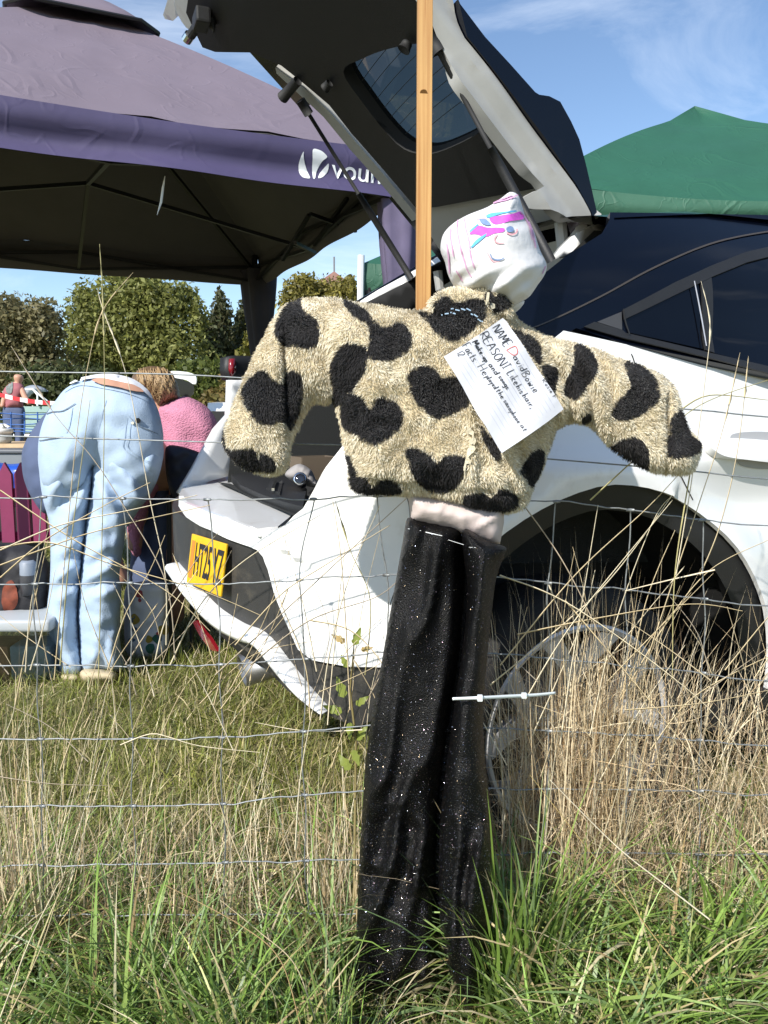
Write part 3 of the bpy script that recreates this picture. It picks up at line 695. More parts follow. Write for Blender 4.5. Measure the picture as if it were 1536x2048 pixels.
# load sill of black plastic with its latch pocket
sill_px = [(456, 948), (462, 925), (480, 914), (520, 930), (560, 950), (605, 972), (614, 985), (606, 1018), (570, 1008), (520, 990), (480, 972)]
patch('load_sill', line_poly([tuple(to_car(at_z(x, y, ZD + 0.035))[:2]) for x, y in sill_px], 0.03), 0.03, lambda u, v: car(u, v, ZD + 0.035 + 0.012 * math.sin((u + 0.6) * 12)), PLAST, CAR, thick=0.05)
lp = [(532, 975), (545, 959), (566, 964), (560, 986)]
patch('latch_pocket', line_poly([tuple(to_car(at_z(x, y, ZD + 0.05))[:2]) for x, y in lp], 0.02), 0.03, lambda u, v: car(u, v, ZD + 0.05), RUBBER, CAR, thick=0.01)
MB().bar(at_z(546, 979, ZD + 0.055), at_z(552, 962, ZD + 0.055), 0.008, 0.008).build('latch_striker', CHROME, CAR)

# --- raised tailgate: its own plane, hinged along the rear edge of the roof
AL = R(43)
hp = cplane(1190, 447, (0, 1, 0), (0, 0.52, 0)); UH, ZH = hp.x, hp.z
hd = Vector((-math.cos(AL), 0, math.sin(AL))); hn = Vector((math.sin(AL), 0, math.cos(AL)))
def h_lv(x, y, e=0.0):                # pixel -> (distance from hinge, lateral) on the tailgate's inner face
    p = cplane(x, y, tuple(hn), (UH + hn.x * e, 0, ZH + hn.z * e)); d = p - Vector((UH, 0, ZH)); return (d.dot(hd), p.y)
def hpt(L, v, e=0.0):
    cr = 0.010 * math.sin(min(1, max(0, L / 1.1)) * math.pi)
    q = Vector((UH, v, ZH)) + hd * L + hn * (e + cr); return car(*q)
TG = bpy.data.objects.new('tailgate', None); TG.location = car(UH, 0, ZH); link(TG); TG.parent = CAR
TG.matrix_parent_inverse = MW[CAR.name].inverted(); MW[TG.name] = Matrix.Translation(TG.location)
far_e = [(830, 420), (760, 340), (700, 272), (655, 214), (600, 166), (560, 133), (500, 106), (430, 104), (405, 95), (388, 60), (372, 25)]
fe = [h_lv(*p) for p in far_e]
LMX = max(p[0] for p in fe) + 0.02
near_e = [(842, 0), (860, 28), (890, 78), (912, 118), (930, 155), (985, 235), (1040, 304), (1090, 362), (1096, 372)]
ne = [h_lv(*p) for p in near_e]
trim = fe + [(LMX + 0.02, 0.0), (LMX - 0.03, 0.36), (max(p[0] for p in ne) + 0.12, ne[0][1] + 0.03)] + ne + [h_lv(1086, 376), h_lv(980, 396), h_lv(870, 417)]
glass_px = [(683, 148), (720, 122), (770, 103), (830, 92), (880, 92), (905, 115), (935, 180), (965, 240), (955, 268), (900, 298), (850, 313), (805, 303), (770, 272), (725, 215)]
gl = smooth_poly([h_lv(*p) for p in glass_px], 0.03)
TRIMB = M('tailgate_trim', (0.0042, 0.0040, 0.0039), 0.6, bump=0.15, bscale=260, var=0.1, vscale=6)
patch('inner_trim', line_poly(trim, 0.03), 0.035, lambda L, v: hpt(L, v), TRIMB, TG, thick=0.015, holes=[gl])
g_in = MB(); n_ = len(gl); V = [hpt(*p, 0.0) for p in gl] + [hpt(*p, 0.055) for p in gl]
g_in.add(V, [(i, (i+1) % n_, n_ + (i+1) % n_, n_ + i) for i in range(n_)]).build('window_surround', RUBBER, TG, True)
big = gl.mean(0) + (gl - gl.mean(0)) * 1.04
patch('rear_window', big, 0.06, lambda L, v: hpt(L, v, 0.04), GLASS_T, TG)
# heater wires on the glass
hw_ = []
for k in range(9):
    L_ = np.linspace(gl[:, 0].min() + 0.06, gl[:, 0].max() - 0.05, 9)[k]
    pts = [(L_, v) for v in np.linspace(gl[:, 1].min(), gl[:, 1].max(), 22)]
    pts = [p for p, k_ in zip(pts, inside(gl, np.array(pts))) if k_]
    if len(pts) > 2: hw_.append([tuple(hpt(L + 0.03 * math.cos((v - gl[:, 1].mean()) * 3), v, 0.037)) for L, v in pts])
mbw = MB()
for q in hw_: mbw.tube(q, 0.0012, 4)
mbw.build('heater_wires', RUBBER, TG)
# far white flange, rubber buffers
fl = [(842, 432), (770, 345), (712, 278), (664, 222), (612, 172), (566, 138), (556, 130), (558, 142), (604, 186), (650, 230), (704, 297), (764, 363), (828, 438)]
patch('side_flange', line_poly([h_lv(x, y, 0.03) for x, y in fl], 0.03), 0.03, lambda L, v: hpt(L, v, 0.012), WHITE_SHADED, TG, thick=0.03)
def hstub(x, y, x2, y2, r, e=-0.01, e2=-0.05, name='rubber_buffer', mat=RUBBER, prof=None):
    a = hpt(*h_lv(x, y), e); L2 = h_lv(x2, y2); b = hpt(*L2, e2); MB().tube([a, (a+b)/2, b], prof or [r*0.8, r*0.85, r], 12).build(name, mat, TG, True)
hstub(597, 160, 582, 178, 0.020); hstub(660, 165, 656, 170, 0.016, e2=-0.025); hstub(815, 86, 817, 90, 0.018, e2=-0.03)
# latch at the free edge, lit white rim of the skin
fr = [(375, 0), (385, 40), (390, 62), (372, 55), (356, 30), (350, 8), (352, -40), (380, -60)]
patch('skin_rim', smooth_poly([h_lv(x, y, 0.02) for x, y in fr], 0.02), 0.03, lambda L, v: hpt(L, v, 0.02), WHITE, TG, thick=0.03)
fr = [(352, -60), (348, 0), (352, 36), (346, 42), (330, 38), (326, 30), (338, -10), (346, -60)]
patch('spoiler_lip', line_poly([h_lv(x, y, 0.05) for x, y in fr], 0.02), 0.03, lambda L, v: hpt(L, v, 0.05), WHITE, TG, thick=0.02)
la = hpt(*h_lv(415, 28), -0.03)
lm = MB().box(la, (0.05, 0.09, 0.05), Matrix((FWD, -RGT, UPV)).transposed(), 0.008)
lm.tube([hpt(*h_lv(412, 30), -0.02), hpt(*h_lv(405, 48), -0.06)], 0.016, 12)
lm.tube([hpt(*h_lv(425, 40), -0.01), hpt(*h_lv(440, 52), -0.03)], [0.02, 0.004], 8)
lm.build('latch', PLAST, TG)
MB().tube([hpt(*h_lv(404, 46), -0.062), hpt(*h_lv(402, 52), -0.075)], 0.018, 12).build('latch_button', CHROME, TG)
# near edge seen from the side: white frame with its shade in the colour, seal, black skin with roof spoiler
VN = 0.50
def side_lv(x, y):
    p = cplane(x, y, (0, 1, 0), (0, VN, 0)); d = p - Vector((UH, 0, ZH)); return (d.dot(hd), d.dot(hn))
def spt(L, e, v=VN): return car(*(Vector((UH, v, ZH)) + hd * L + hn * e))
fr_l = [(815, -30), (838, 0), (863, 30), (893, 95), (923, 165), (968, 225), (1018, 285), (1068, 345), (1093, 370), (1060, 388), (1045, 397)]
fr_r = [(1048, 412), (1100, 420), (1140, 436), (1186, 450), (1178, 425), (1148, 370), (1088, 280), (1028, 200), (978, 135), (930, 75), (912, 0), (900, -30)]
P2 = [side_lv(*p) for p in fr_l + fr_r]
def frame_surf(L, e): return spt(L, e, VN - 0.006 + 0.010 * math.sin(e * 75) + 0.003 * math.sin(L * 17))
patch('side_frame', line_poly(P2, 0.02), 0.022, frame_surf, WHITE_SHADED, TG, thick=0.03)
sk_l = fr_r[3:-1]
sk_r = [(918, 10), (968, 76), (1018, 130), (1068, 186), (1076, 191), (1096, 194), (1118, 205), (1140, 245), (1156, 280), (1168, 325), (1181, 380), (1191, 425), (1194, 448)]
skin = [side_lv(*p) for p in sk_r] + [side_lv(x + 2, y) for x, y in sk_l]
Ltop = max(p[0] for p in skin)
P2 = line_poly(skin, 0.02)
def rail(v0, v1, name, poly=None):
    V2, T, d = fill(P2 if poly is None else poly, 0.03); n = len(V2)
    V = [spt(a, b, v0) for a, b in V2] + [spt(a, b, v1) for a, b in V2]
    ed = {}
    for t in T:
        for i in range(3):
            k = (t[i], t[(i+1) % 3]); ed[k] = ed.get(k, 0) + 1
    F = [tuple(t) for t in T] + [tuple(n + i for i in t[::-1]) for t in T]
    F += [(a, b, n + b, n + a)[::-1] for (a, b) in ed if (b, a) not in ed]
    return mesh_obj(name, [tuple(v) for v in V], F, BLACKP, TG, False, face_to=None)
sk = rail(VN + 0.006, VN - 0.11, 'outer_skin')
# roof spoiler and the rest of the skin across the car, leaving the window free
def strip(L0, L1, v0, v1, e0=0.06, e1=0.085, name='outer_skin'):
    P = [(L0, v0), (L1, v0), (L1, v1), (L0, v1)]
    return patch(name, line_poly(P, 0.05), 0.06, lambda L, v: hpt(L, v, e0 + 0.02 * (1 - (v / 0.5) ** 2)), BLACKP, TG, thick=0.012, face=hpt(0.5, 0, 5))
g0, g1 = gl[:, 0].min(), gl[:, 0].max(); w0, w1 = gl[:, 1].min(), gl[:, 1].max()
strip(0.0, g0 - 0.02, -0.44, VN - 0.09); strip(g0 - 0.02, g1 + 0.02, w1 + 0.02, VN - 0.09)
fv = min(p[1] for p in fe)
strip(g1 + 0.02, LMX, max(fv, -0.5), VN - 0.12)
sp_ = MB(); 
for k in range(12):
    pass
spo = [side_lv(*p) for p in [(1068, 186), (1096, 194), (1118, 205), (1140, 245), (1156, 280), (1100, 245), (1060, 200)]]
rail(VN - 0.02, -0.42, 'roof_spoiler', line_poly(spo, 0.02))
# hinges and the white gutter at the roof
for v in (VN - 0.07, -0.36):
    MB().tube([spt(0.05, -0.02, v), spt(0.0, -0.06, v), car(UH + 0.02, v, ZH - 0.10)], 0.018, 8).build('hinge', WHITE_SHADED, TG)
cpatch('gutter_corner', [(1150, 470), (1192, 446), (1212, 452), (1198, 470), (1165, 491), (1128, 512), (1106, 520), (1128, 492)], (0, 1, 0), (0, 0.50, 1.3), WHITE, 0.03)
# roof end rail between the hinges
rr_ = MB(); V = [car(UH + 0.02, v, ZH - 0.02 + 0.03 * (1 - (v / 0.5) ** 2)) for v in np.linspace(-0.5, 0.5, 11)] + [car(UH + 0.05, v, ZH - 0.10 + 0.03 * (1 - (v / 0.5) ** 2)) for v in np.linspace(-0.5, 0.5, 11)]
rr_.add(V, [(i, i+1, 12+i, 11+i) for i in range(10)]).build('roof_end_rail', WHITE_SHADED, CAR)
lo = [h_lv(*p) for p in [(862, 418), (980, 396), (1090, 376), (1100, 384), (1186, 448), (1080, 470), (960, 500), (880, 520), (845, 470), (832, 430)]]
patch('hinge_flange', line_poly(lo, 0.03), 0.03, lambda L, v: hpt(L, v, 0.02), WHITE_SHADED, TG, thick=0.02)
# gas struts
def strut(top, joint, bot, name, vb):
    a = hpt(*h_lv(*top), -0.03); bb = cplane(*bot, (0, 1, 0), (0, vb, 0)); b = car(*bb)
    t = 0.47; j = a + (b - a) * t
    s_ = MB().tube([a, j], 0.0065, 8).build(name, RUBBER, TG, True)
    MB().tube([j, j + (b - a) * 0.10, b], [0.010, 0.0125, 0.0125], 10).build('strut_cylinder', PLAST, s_, True)
    MB().tube([a + (a - b).normalized() * 0.02, a + (b - a).normalized() * 0.03], 0.017, 10).build('ball_joint', RUBBER, s_, True)
strut((876, 72), (970, 272), (1103, 522), 'gas_strut', 0.53)
strut((616, 203), (710, 360), (822, 556), 'gas_strut', -0.50)
# rear quarter lamp side, near: dark housing behind the sleeve
# ------------------------------------------------------------------ gazebos
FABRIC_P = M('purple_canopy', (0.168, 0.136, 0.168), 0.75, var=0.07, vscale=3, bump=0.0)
def crease(mat, scale, strength, dist=0.02):
    """thin meandering fold lines over soft sagging"""
    t = mat.node_tree; b = t.nodes['Principled BSDF']; tcn = t.nodes.new('ShaderNodeTexCoord'); prev = None
    for k, (s_, wgt) in enumerate(((scale * 0.55, 1.0), (scale * 1.25, 0.6), (scale * 2.7, 0.35))):
        mp_ = t.nodes.new('ShaderNodeMapping'); mp_.inputs['Rotation'].default_value = (0.3 * k, 0.5 + k, 0.9 * k); mp_.inputs['Scale'].default_value = (1.0, 1.7, 0.8)
        n = t.nodes.new('ShaderNodeTexNoise'); n.inputs['Scale'].default_value = s_; n.inputs['Detail'].default_value = 1.0; n.inputs['Distortion'].default_value = 0.8
        t.links.new(tcn.outputs['Object'], mp_.inputs[0]); t.links.new(mp_.outputs[0], n.inputs['Vector'])
        s1 = t.nodes.new('ShaderNodeMath'); s1.operation = 'SUBTRACT'; s1.inputs[1].default_value = 0.5; t.links.new(n.outputs['Fac'], s1.inputs[0])
        s2 = t.nodes.new('ShaderNodeMath'); s2.operation = 'ABSOLUTE'; t.links.new(s1.outputs[0], s2.inputs[0])
        mr = t.nodes.new('ShaderNodeMapRange'); mr.inputs[1].default_value = 0.0; mr.inputs[2].default_value = 0.035; mr.inputs[3].default_value = wgt; mr.inputs[4].default_value = 0.0
        t.links.new(s2.outputs[0], mr.inputs[0])
        m2 = t.nodes.new('ShaderNodeTexNoise'); m2.inputs['Scale'].default_value = scale * 0.7 + k; t.links.new(mp_.outputs[0], m2.inputs['Vector'])
        m3 = t.nodes.new('ShaderNodeMapRange'); m3.inputs[1].default_value = 0.45; m3.inputs[2].default_value = 0.62; t.links.new(m2.outputs['Fac'], m3.inputs[0])
        mu = t.nodes.new('ShaderNodeMath'); mu.operation = 'MULTIPLY'; t.links.new(mr.outputs[0], mu.inputs[0]); t.links.new(m3.outputs[0], mu.inputs[1])
        if prev is None: prev = mu
        else:
            ad = t.nodes.new('ShaderNodeMath'); t.links.new(prev.outputs[0], ad.inputs[0]); t.links.new(mu.outputs[0], ad.inputs[1]); prev = ad
    n = t.nodes.new('ShaderNodeTexNoise'); n.inputs['Scale'].default_value = scale; n.inputs['Detail'].default_value = 5; t.links.new(tcn.outputs['Object'], n.inputs['Vector'])
    ad = t.nodes.new('ShaderNodeMath'); ad.operation = 'MULTIPLY_ADD'; ad.inputs[1].default_value = 0.9; t.links.new(n.outputs['Fac'], ad.inputs[0]); t.links.new(prev.outputs[0], ad.inputs[2])
    bp = t.nodes.new('ShaderNodeBump'); bp.inputs['Strength'].default_value = strength; bp.inputs['Distance'].default_value = dist
    t.links.new(ad.outputs[0], bp.inputs['Height']); t.links.new(bp.outputs[0], b.inputs['Normal'])
crease(FABRIC_P, 3.0, 0.17, 0.02)
FABRIC_V = M('purple_valance_shaded', (0.068, 0.056, 0.125), 0.6, var=0.12, vscale=4); crease(FABRIC_V, 1.3, 0.15, 0.03)  # roof fabric made darker and bluer: the hanging valance's shading is in the colour
FABRIC_IN = M('canopy_lining', (0.095, 0.088, 0.084), 0.9, var=0.1, vscale=3)
FABRIC_G = M('green_canopy', (0.020, 0.095, 0.055), 0.55, var=0.12, vscale=3); crease(FABRIC_G, 2.4, 0.22, 0.03)
FABRIC_GL = M('green_valance', (0.035, 0.115, 0.07), 0.6, var=0.1, vscale=5); crease(FABRIC_GL, 4, 0.25, 0.03)
FRAME = M('gazebo_frame', (0.006, 0.006, 0.0065), 0.5)
PRINT = M('white_print', (0.80, 0.82, 0.82), 0.6)
def gazebo(name, C1, l, r, size, z0, vh, zp, roofm, valm, label, lining, scal=0.0, cap=False, sag=0.06, bulge=0.10):
    """C1: front right corner, l along the front to the left, r along the side to the back"""
    l = Vector((*l, 0)).normalized(); r = Vector((*r, 0)).normalized(); C1 = Vector((*C1, 0))
    ctr = C1 + (l + r) * size / 2
    g = thing(name, (ctr.x, ctr.y, 0.1), label, 'gazebo')
    cs = [C1, C1 + l * size, C1 + (l + r) * size, C1 + r * size]; ze = z0 + vh
    peak = ctr + UPV * zp; N = 16
    for k in range(4):
        A, B = cs[k] + UPV * ze, cs[(k+1) % 4] + UPV * ze
        V = []; F = []; idx = {}
        for i in range(N + 1):
            t = i / N
            for j in range(N + 1):
                s_ = j / N; e = A.lerp(B, s_); p = e.lerp(peak, t)
                p.z += (bulge * math.sin(t * math.pi) + (0.06 * max(0, t - 0.8) / 0.2 if bulge == 0.05 else 0)) * (1 - 0.35 * math.sin(s_ * math.pi)) - sag * math.sin(s_ * math.pi) * (1 - t)
                p.z += (0.012 * math.sin(s_ * 31 + t * 9 + k) * (1 - t) + 0.01 * math.sin(t * 23 + s_ * 7)) * math.sin(s_ * math.pi)
                idx[i, j] = len(V); V.append(p)
        for i in range(N):
            for j in range(N): F.append((idx[i, j], idx[i, j+1], idx[i+1, j+1], idx[i+1, j]))
        o_ = mesh_obj('canopy_panel', [tuple(v) for v in V], F, roofm, g, True, face_to=ctr + UPV * 9)
        mesh_obj('canopy_lining', [(v.x, v.y, v.z - 0.012) for v in V], F, lining, o_, True, face_to=ctr)
        # valance with soft horizontal folds
        V = []; F = []; nn = 50; mm = 8; out = (A + B) / 2 - ctr; out.z = 0; out.normalize()
        for i in range(nn + 1):
            s_ = i / nn; e = A.lerp(B, s_)
            for j in range(mm + 1):
                t = j / mm
                bul = 0.022 * math.sin(t * math.pi * 2.1 + 0.4 + 0.5 * math.sin(s_ * 5)) + 0.012 * math.sin(s_ * 19 + k * 2) * t
                z = ze - vh * t - sag * math.sin(s_ * math.pi) * (1 - t) + (scal * abs(math.sin(s_ * math.pi * 7)) * t if scal else 0)
                V.append(Vector((e.x, e.y, z)) + out * (0.003 + bul * 1.2 * min(1, t * 1.5)))
        for i in range(nn):
            for j in range(mm): F.append((i*(mm+1)+j, (i+1)*(mm+1)+j, (i+1)*(mm+1)+j+1, i*(mm+1)+j+1))
        o_ = mesh_obj('valance', [tuple(v) for v in V], F, valm, g, True, face_to=ctr + out * 5)
        mesh_obj('valance_lining', [tuple(v - out * 0.006) for v in V], F, lining, o_, True, face_to=ctr)
        # scissor bars along this side and a mid joint
        a, b = cs[k], cs[(k+1) % 4]; inn = -out * 0.05
        for h0 in (0, 1):
            for q in range(2):
                p0 = a.lerp(b, q * 0.5); p1 = a.lerp(b, q * 0.5 + 0.5); zt, zl = ze - 0.09, ze - 0.22
                w0, w1 = (zt, zl) if (h0 + q) % 2 == 0 else (zl, zt)
                MB().bar(p0 + inn + UPV * w0, p1 + inn + UPV * w1, 0.022, 0.022).build('scissor_bar', FRAME, g)
        MB().bar(cs[k] + UPV * (ze - 0.16), ctr + UPV * (zp - 0.30), 0.022, 0.022).build('roof_strut', FRAME, g)
        MB().bar(a.lerp(b, 0.5) + inn + UPV * (ze - 0.21), ctr + UPV * (ze + 0.05), 0.022, 0.022).build('cross_bar', FRAME, g)
        legp = cs[k] + (ctr - cs[k]).normalized() * 0.05
        lg = MB().box((legp.x, legp.y, (ze + 0.1) / 2), (0.036, 0.036, ze - 0.1), Matrix((l, r, UPV)).transposed()).build('leg', FRAME, g)
        MB().box((legp.x, legp.y, 0.12), (0.09, 0.09, 0.012), Matrix((l, r, UPV)).transposed()).build('foot_plate', FRAME, lg)
        MB().box((legp.x, legp.y, ze - 0.22), (0.06, 0.06, 0.09), Matrix((l, r, UPV)).transposed(), 0.006).build('slider', FRAME, lg)
    MB().tube([ctr + UPV * (zp - 0.34), peak], 0.022, 8).build('centre_pole', FRAME, g)
    if cap:
        V = []; F = []; n = 20
        for i in range(5):
            t = i / 4
            for k in range(n):
                a = 2 * math.pi * k / n; e = 0.40 * t / max(abs(math.cos(a)), abs(math.sin(a)))
                V.append(peak + l * e * math.cos(a) + r * e * math.sin(a) + UPV * (0.08 - 0.27 * t * (0.7 + 0.3 * t)))
        for i in range(4):
            for k in range(n): F.append((i*n+k, i*n+(k+1)%n, (i+1)*n+(k+1)%n, (i+1)*n+k))
        o_ = mesh_obj('vent_cap', [tuple(v) for v in V], F, roofm, g, True, face_to=peak + UPV * 9)
        m_ = o_.modifiers.new('s', 'SOLIDIFY'); m_.thickness = 0.006
        MB().tube([V[4*n + k] for k in range(n)] + [V[4*n]], 0.011, 6).build('cap_hem', FRAME, o_)
    return g, cs, ctr
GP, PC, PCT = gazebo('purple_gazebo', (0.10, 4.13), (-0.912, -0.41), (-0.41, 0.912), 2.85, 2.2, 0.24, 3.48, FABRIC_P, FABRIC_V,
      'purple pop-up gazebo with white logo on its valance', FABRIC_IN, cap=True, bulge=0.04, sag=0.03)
# side curtains tied round two legs
def tied_curtain(c, z0, z1, w0, w1, mat, parent, seed):
    r = random.Random(seed); V = []; F = []; n = 22; m = 18
    for i in range(m + 1):
        t = i / m; z = z0 + (z1 - z0) * t
        w = w0 * t ** 1.5 + w1 * (1 - t) + 0.02 * math.sin(t * 8)
        for k in range(n):
            a = 2 * math.pi * k / n; q = 1 + 0.22 * math.sin(5 * a + seed + t * 2)
            V.append((c.x + math.cos(a) * w * q, c.y + math.sin(a) * w * 0.7 * q, z))
    for i in range(m):
        for k in range(n): F.append((i*n+k, i*n+(k+1)%n, (i+1)*n+(k+1)%n, (i+1)*n+k))
    return mesh_obj('tied_curtain', V, F, mat, parent, True)
tied_curtain(PC[3] + Vector((0.02, -0.06, 0)), 0.2, 2.32, 0.12, 0.075, M('curtain_dark', (0.03, 0.028, 0.034), 0.9, var=0.2, vscale=6), GP, 3)
tied_curtain(PC[0] + Vector((-0.02, 0.02, 0)), 0.2, 2.2, 0.085, 0.06, M('curtain_purple', (0.10, 0.085, 0.15), 0.8, var=0.25, vscale=5), GP, 5)
# logo and lettering on the front valance
vo = Vector((0.41, -0.912, 0)).normalized(); vp = PC[0] + vo * 0.01
_v = [c_ for c_ in GP.children if c_.name == 'valance'][0].data
VBV = bvh_of([tuple(v.co) for v in _v.vertices], [tuple(p.vertices) for p in _v.polygons])
def on_val(x, y):
    h = on_bvh(VBV, 0.002)(x, y); return tuple(h if h else on_plane(x, y, vp, vo))
LG = [[(607, 303), (601, 315), (597, 330), (598, 345), (604, 354), (613, 357), (620, 356), (614, 342), (609, 325), (607, 312)],
      [(626, 299), (638, 300), (648, 306), (654, 314), (645, 322), (637, 334), (632, 347), (630, 357), (626, 357), (624, 340), (625, 318)],
      [(657, 327), (656, 340), (650, 350), (642, 356), (636, 356), (640, 346), (648, 336)]]
for q in LG:
    P2 = smooth_poly(q, 2.0); V2, T, d = fill(P2, 8)
    mesh_obj('logo', [on_val(*p) for p in V2], T, PRINT, GP, True, face_to=CAM)
b0 = on_plane(666, 353, vp, vo); bx = -Vector((-0.912, -0.41, 0)).normalized()
def let(x, y):
    p = b0 + bx * x + UPV * y; h = VBV.ray_cast(p + vo * 0.5, -vo); return (h[0] if h[0] else p) + vo * 0.003
text_mesh('vounot', 0.128, let, PRINT, 'lettering', GP, bold=0.0008, width=1.06)
# guy string hanging under the front valance, and light bar clips under the roof
MB().tube([at(330, 352, 3.75), at(326, 375, 3.75), at(322, 405, 3.75), at(314, 430, 3.75)], [0.002, 0.006, 0.006, 0.001], 6).build('loose_cord', PRINT, GP)
for (a, b) in (((695, 396), (628, 490)), ((618, 430), (565, 520)), ((752, 400), (705, 460)), ((620, 428), (712, 462)), ((590, 485), (630, 506))):
    MB().bar(at(*a, 4.75), at(*b, 5.05), 0.02, 0.02).build('awning_bar', FRAME, GP)

gazebo('green_gazebo', (3.35, 4.2), (-1, 0.02), (0.02, 1), 2.55, 2.06, 0.26, 3.12, FABRIC_G, FABRIC_GL, 'green pop-up gazebo with pointed peak behind the black car roof', FABRIC_G, bulge=0.05, sag=0.10)
G2, GC, GT = gazebo('green_gazebo', (2.6, 7.0), (-1, 0), (0, 1), 2.78, 2.02, 0.42, 3.0, FABRIC_G, FABRIC_GL, 'green gazebo with white corner trim, glimpsed below the raised tailgate', FABRIC_G)
tape = MB(); x0 = GC[1].x
tape.tube([(x0 - 0.02, 6.97, 2.5), (x0 - 0.03, 6.97, 2.0), (x0 - 0.08, 6.95, 1.6), (x0 - 0.14, 6.94, 1.2)], [0.03, 0.03, 0.04, 0.05], 8)
tape.build('corner_trim', PRINT, G2)
# ------------------------------------------------------------------ scarecrow on its stake, in front of the wire
DS = 1.29
WOOD = M('pine_wood', (0.50, 0.29, 0.10), 0.6, var=0.10, vscale=5)
def wood_grain(m, sx, dark):
    t = m.node_tree; b = t.nodes['Principled BSDF']; tcn = t.nodes.new('ShaderNodeTexCoord'); mpn = t.nodes.new('ShaderNodeMapping')
    mpn.inputs['Scale'].default_value = (sx, sx, 1.2); t.links.new(tcn.outputs['Object'], mpn.inputs[0])
    w = t.nodes.new('ShaderNodeTexNoise'); w.inputs['Scale'].default_value = 1.0; w.inputs['Detail'].default_value = 5; w.inputs['Roughness'].default_value = 0.65; w.inputs['Distortion'].default_value = 0.6
    mpn.inputs['Scale'].default_value = (sx * 2.2, sx, 2.2); t.links.new(mpn.outputs[0], w.inputs['Vector'])
    c0 = b.inputs['Base Color'].links[0].from_socket
    x = t.nodes.new('ShaderNodeMix'); x.data_type = 'RGBA'; x.blend_type = 'MULTIPLY'; x.inputs[7].default_value = (*dark, 1)
    mr = t.nodes.new('ShaderNodeMapRange'); mr.inputs[1].default_value = 0.40; mr.inputs[2].default_value = 0.66
    t.links.new(w.outputs['Fac'], mr.inputs[0]); t.links.new(mr.outputs[0], x.inputs[0]); t.links.new(c0, x.inputs[6]); t.links.new(x.outputs[2], b.inputs['Base Color'])
wood_grain(WOOD, 90, (0.66, 0.50, 0.34))
DP = 1.352
a = at(846, 610, DP); b = at(847, 0, DP)
st = thing('wooden_stake', (a.x, DP, 0), 'sawn pine stake rising behind the scarecrow past the car window', 'stake')
MB().box((a.x, DP, 1.02), (0.0245, 0.034, 2.25), None, 0.0012).build('post', WOOD, st)
MB().tube([at(847, 185, DP - 0.0165), at(847, 186, DP - 0.0175)], 0.006, 12).build('knot', M('wood_knot', (0.34, 0.17, 0.055), 0.6), st)

SC = thing('scarecrow', (at(900, 2000, DS).x, DS, 0.02), 'scarecrow in heart-print fleece jacket and black glitter trousers tied to wire fence', 'scarecrow')
# --- jacket: torso, two sleeves and a collar, one garment
torso = [(690, 609), (740, 610), (800, 621), (850, 621), (862, 600), (890, 583), (930, 573), (985, 571), (1012, 588), (1022, 622), (1042, 648), (1078, 668), (1108, 692), (1130, 745), (1128, 800), (1112, 850), (1100, 885), (1085, 930), (1062, 980), (1040, 1019), (960, 1021), (900, 1002), (815, 989), (725, 984), (703, 970), (699, 930), (690, 890), (680, 840), (670, 805), (655, 765), (638, 705), (645, 640)]
lsl = [(592, 603), (620, 598), (690, 600), (722, 625), (722, 690), (700, 750), (676, 792), (650, 806), (628, 802), (606, 830), (592, 862), (580, 890), (572, 935), (545, 950), (500, 938), (470, 922), (450, 890), (449, 865), (466, 815), (490, 755), (520, 690), (548, 640), (570, 612)]
rsl = [(1040, 652), (1090, 674), (1150, 688), (1200, 703), (1250, 722), (1312, 745), (1345, 772), (1362, 820), (1375, 858), (1400, 888), (1393, 922), (1378, 945), (1330, 946), (1298, 938), (1258, 918), (1220, 890), (1186, 853), (1145, 842), (1110, 856), (1090, 842), (1080, 760), (1050, 700)]
def nz3(x, y, s, o=0.0): return np.array([noise.noise(Vector((a_ / s + o, b_ / s, o))) for a_, b_ in zip(x, y)])
def d_torso(Q):
    x, y = Q[:, 0], Q[:, 1]
    o_ = 0.010 * nz3(x, y, 60.0) + 0.006 * nz3(x, y, 24.0, 3)
    o_ += 0.012 * np.exp(-((x - 940 - 0.02 * (y - 800)) / 9) ** 2) * (y > 780)          # zip line
    o_ -= 0.012 * np.exp(-((y - (952 + (x - 705) * 0.11)) / 5) ** 2)                    # hem seam
    lowr = np.clip((x - 960) / 100, 0, 1) * np.clip((y - 860) / 80, 0, 1)
    return o_ + lowr * 0.016 * np.sin((x * 0.9 - y * 0.35) * 0.16)
def d_l(Q):
    x, y = Q[:, 0], Q[:, 1]
    o_ = 0.010 * nz3(x, y, 50.0, 5) - 0.038 * np.exp(-((x - 571 - 2 * np.sin(y / 40)) / 7) ** 2) * np.clip((y - 625) / 60, 0, 1) * np.clip((880 - y) / 60, 0, 1)
    return o_
def d_r(Q):
    x, y = Q[:, 0], Q[:, 1]
    fold = np.sin((x * 0.92 - y * 0.25) * 0.155 + 1.2 * np.sin(y * 0.03)) * np.exp(-((x - 1160) / 75) ** 2)
    return 0.008 * nz3(x, y, 45.0, 9) + 0.014 * fold - 0.022 * np.exp(-((x - 1334) / 6) ** 2) * (y > 760)
Jt = inflate(smooth_poly(torso, 9), DS, 85, 0.085, 9, d_torso)
Jl = inflate(smooth_poly(lsl, 9), DS + 0.015, 55, 0.060, 8, d_l)
Jr = inflate(smooth_poly(rsl, 9), lambda Q: DS + 0.0 + 0.02 * (Q[:, 0] - 1050) / 350, 52, 0.058, 8, d_r)
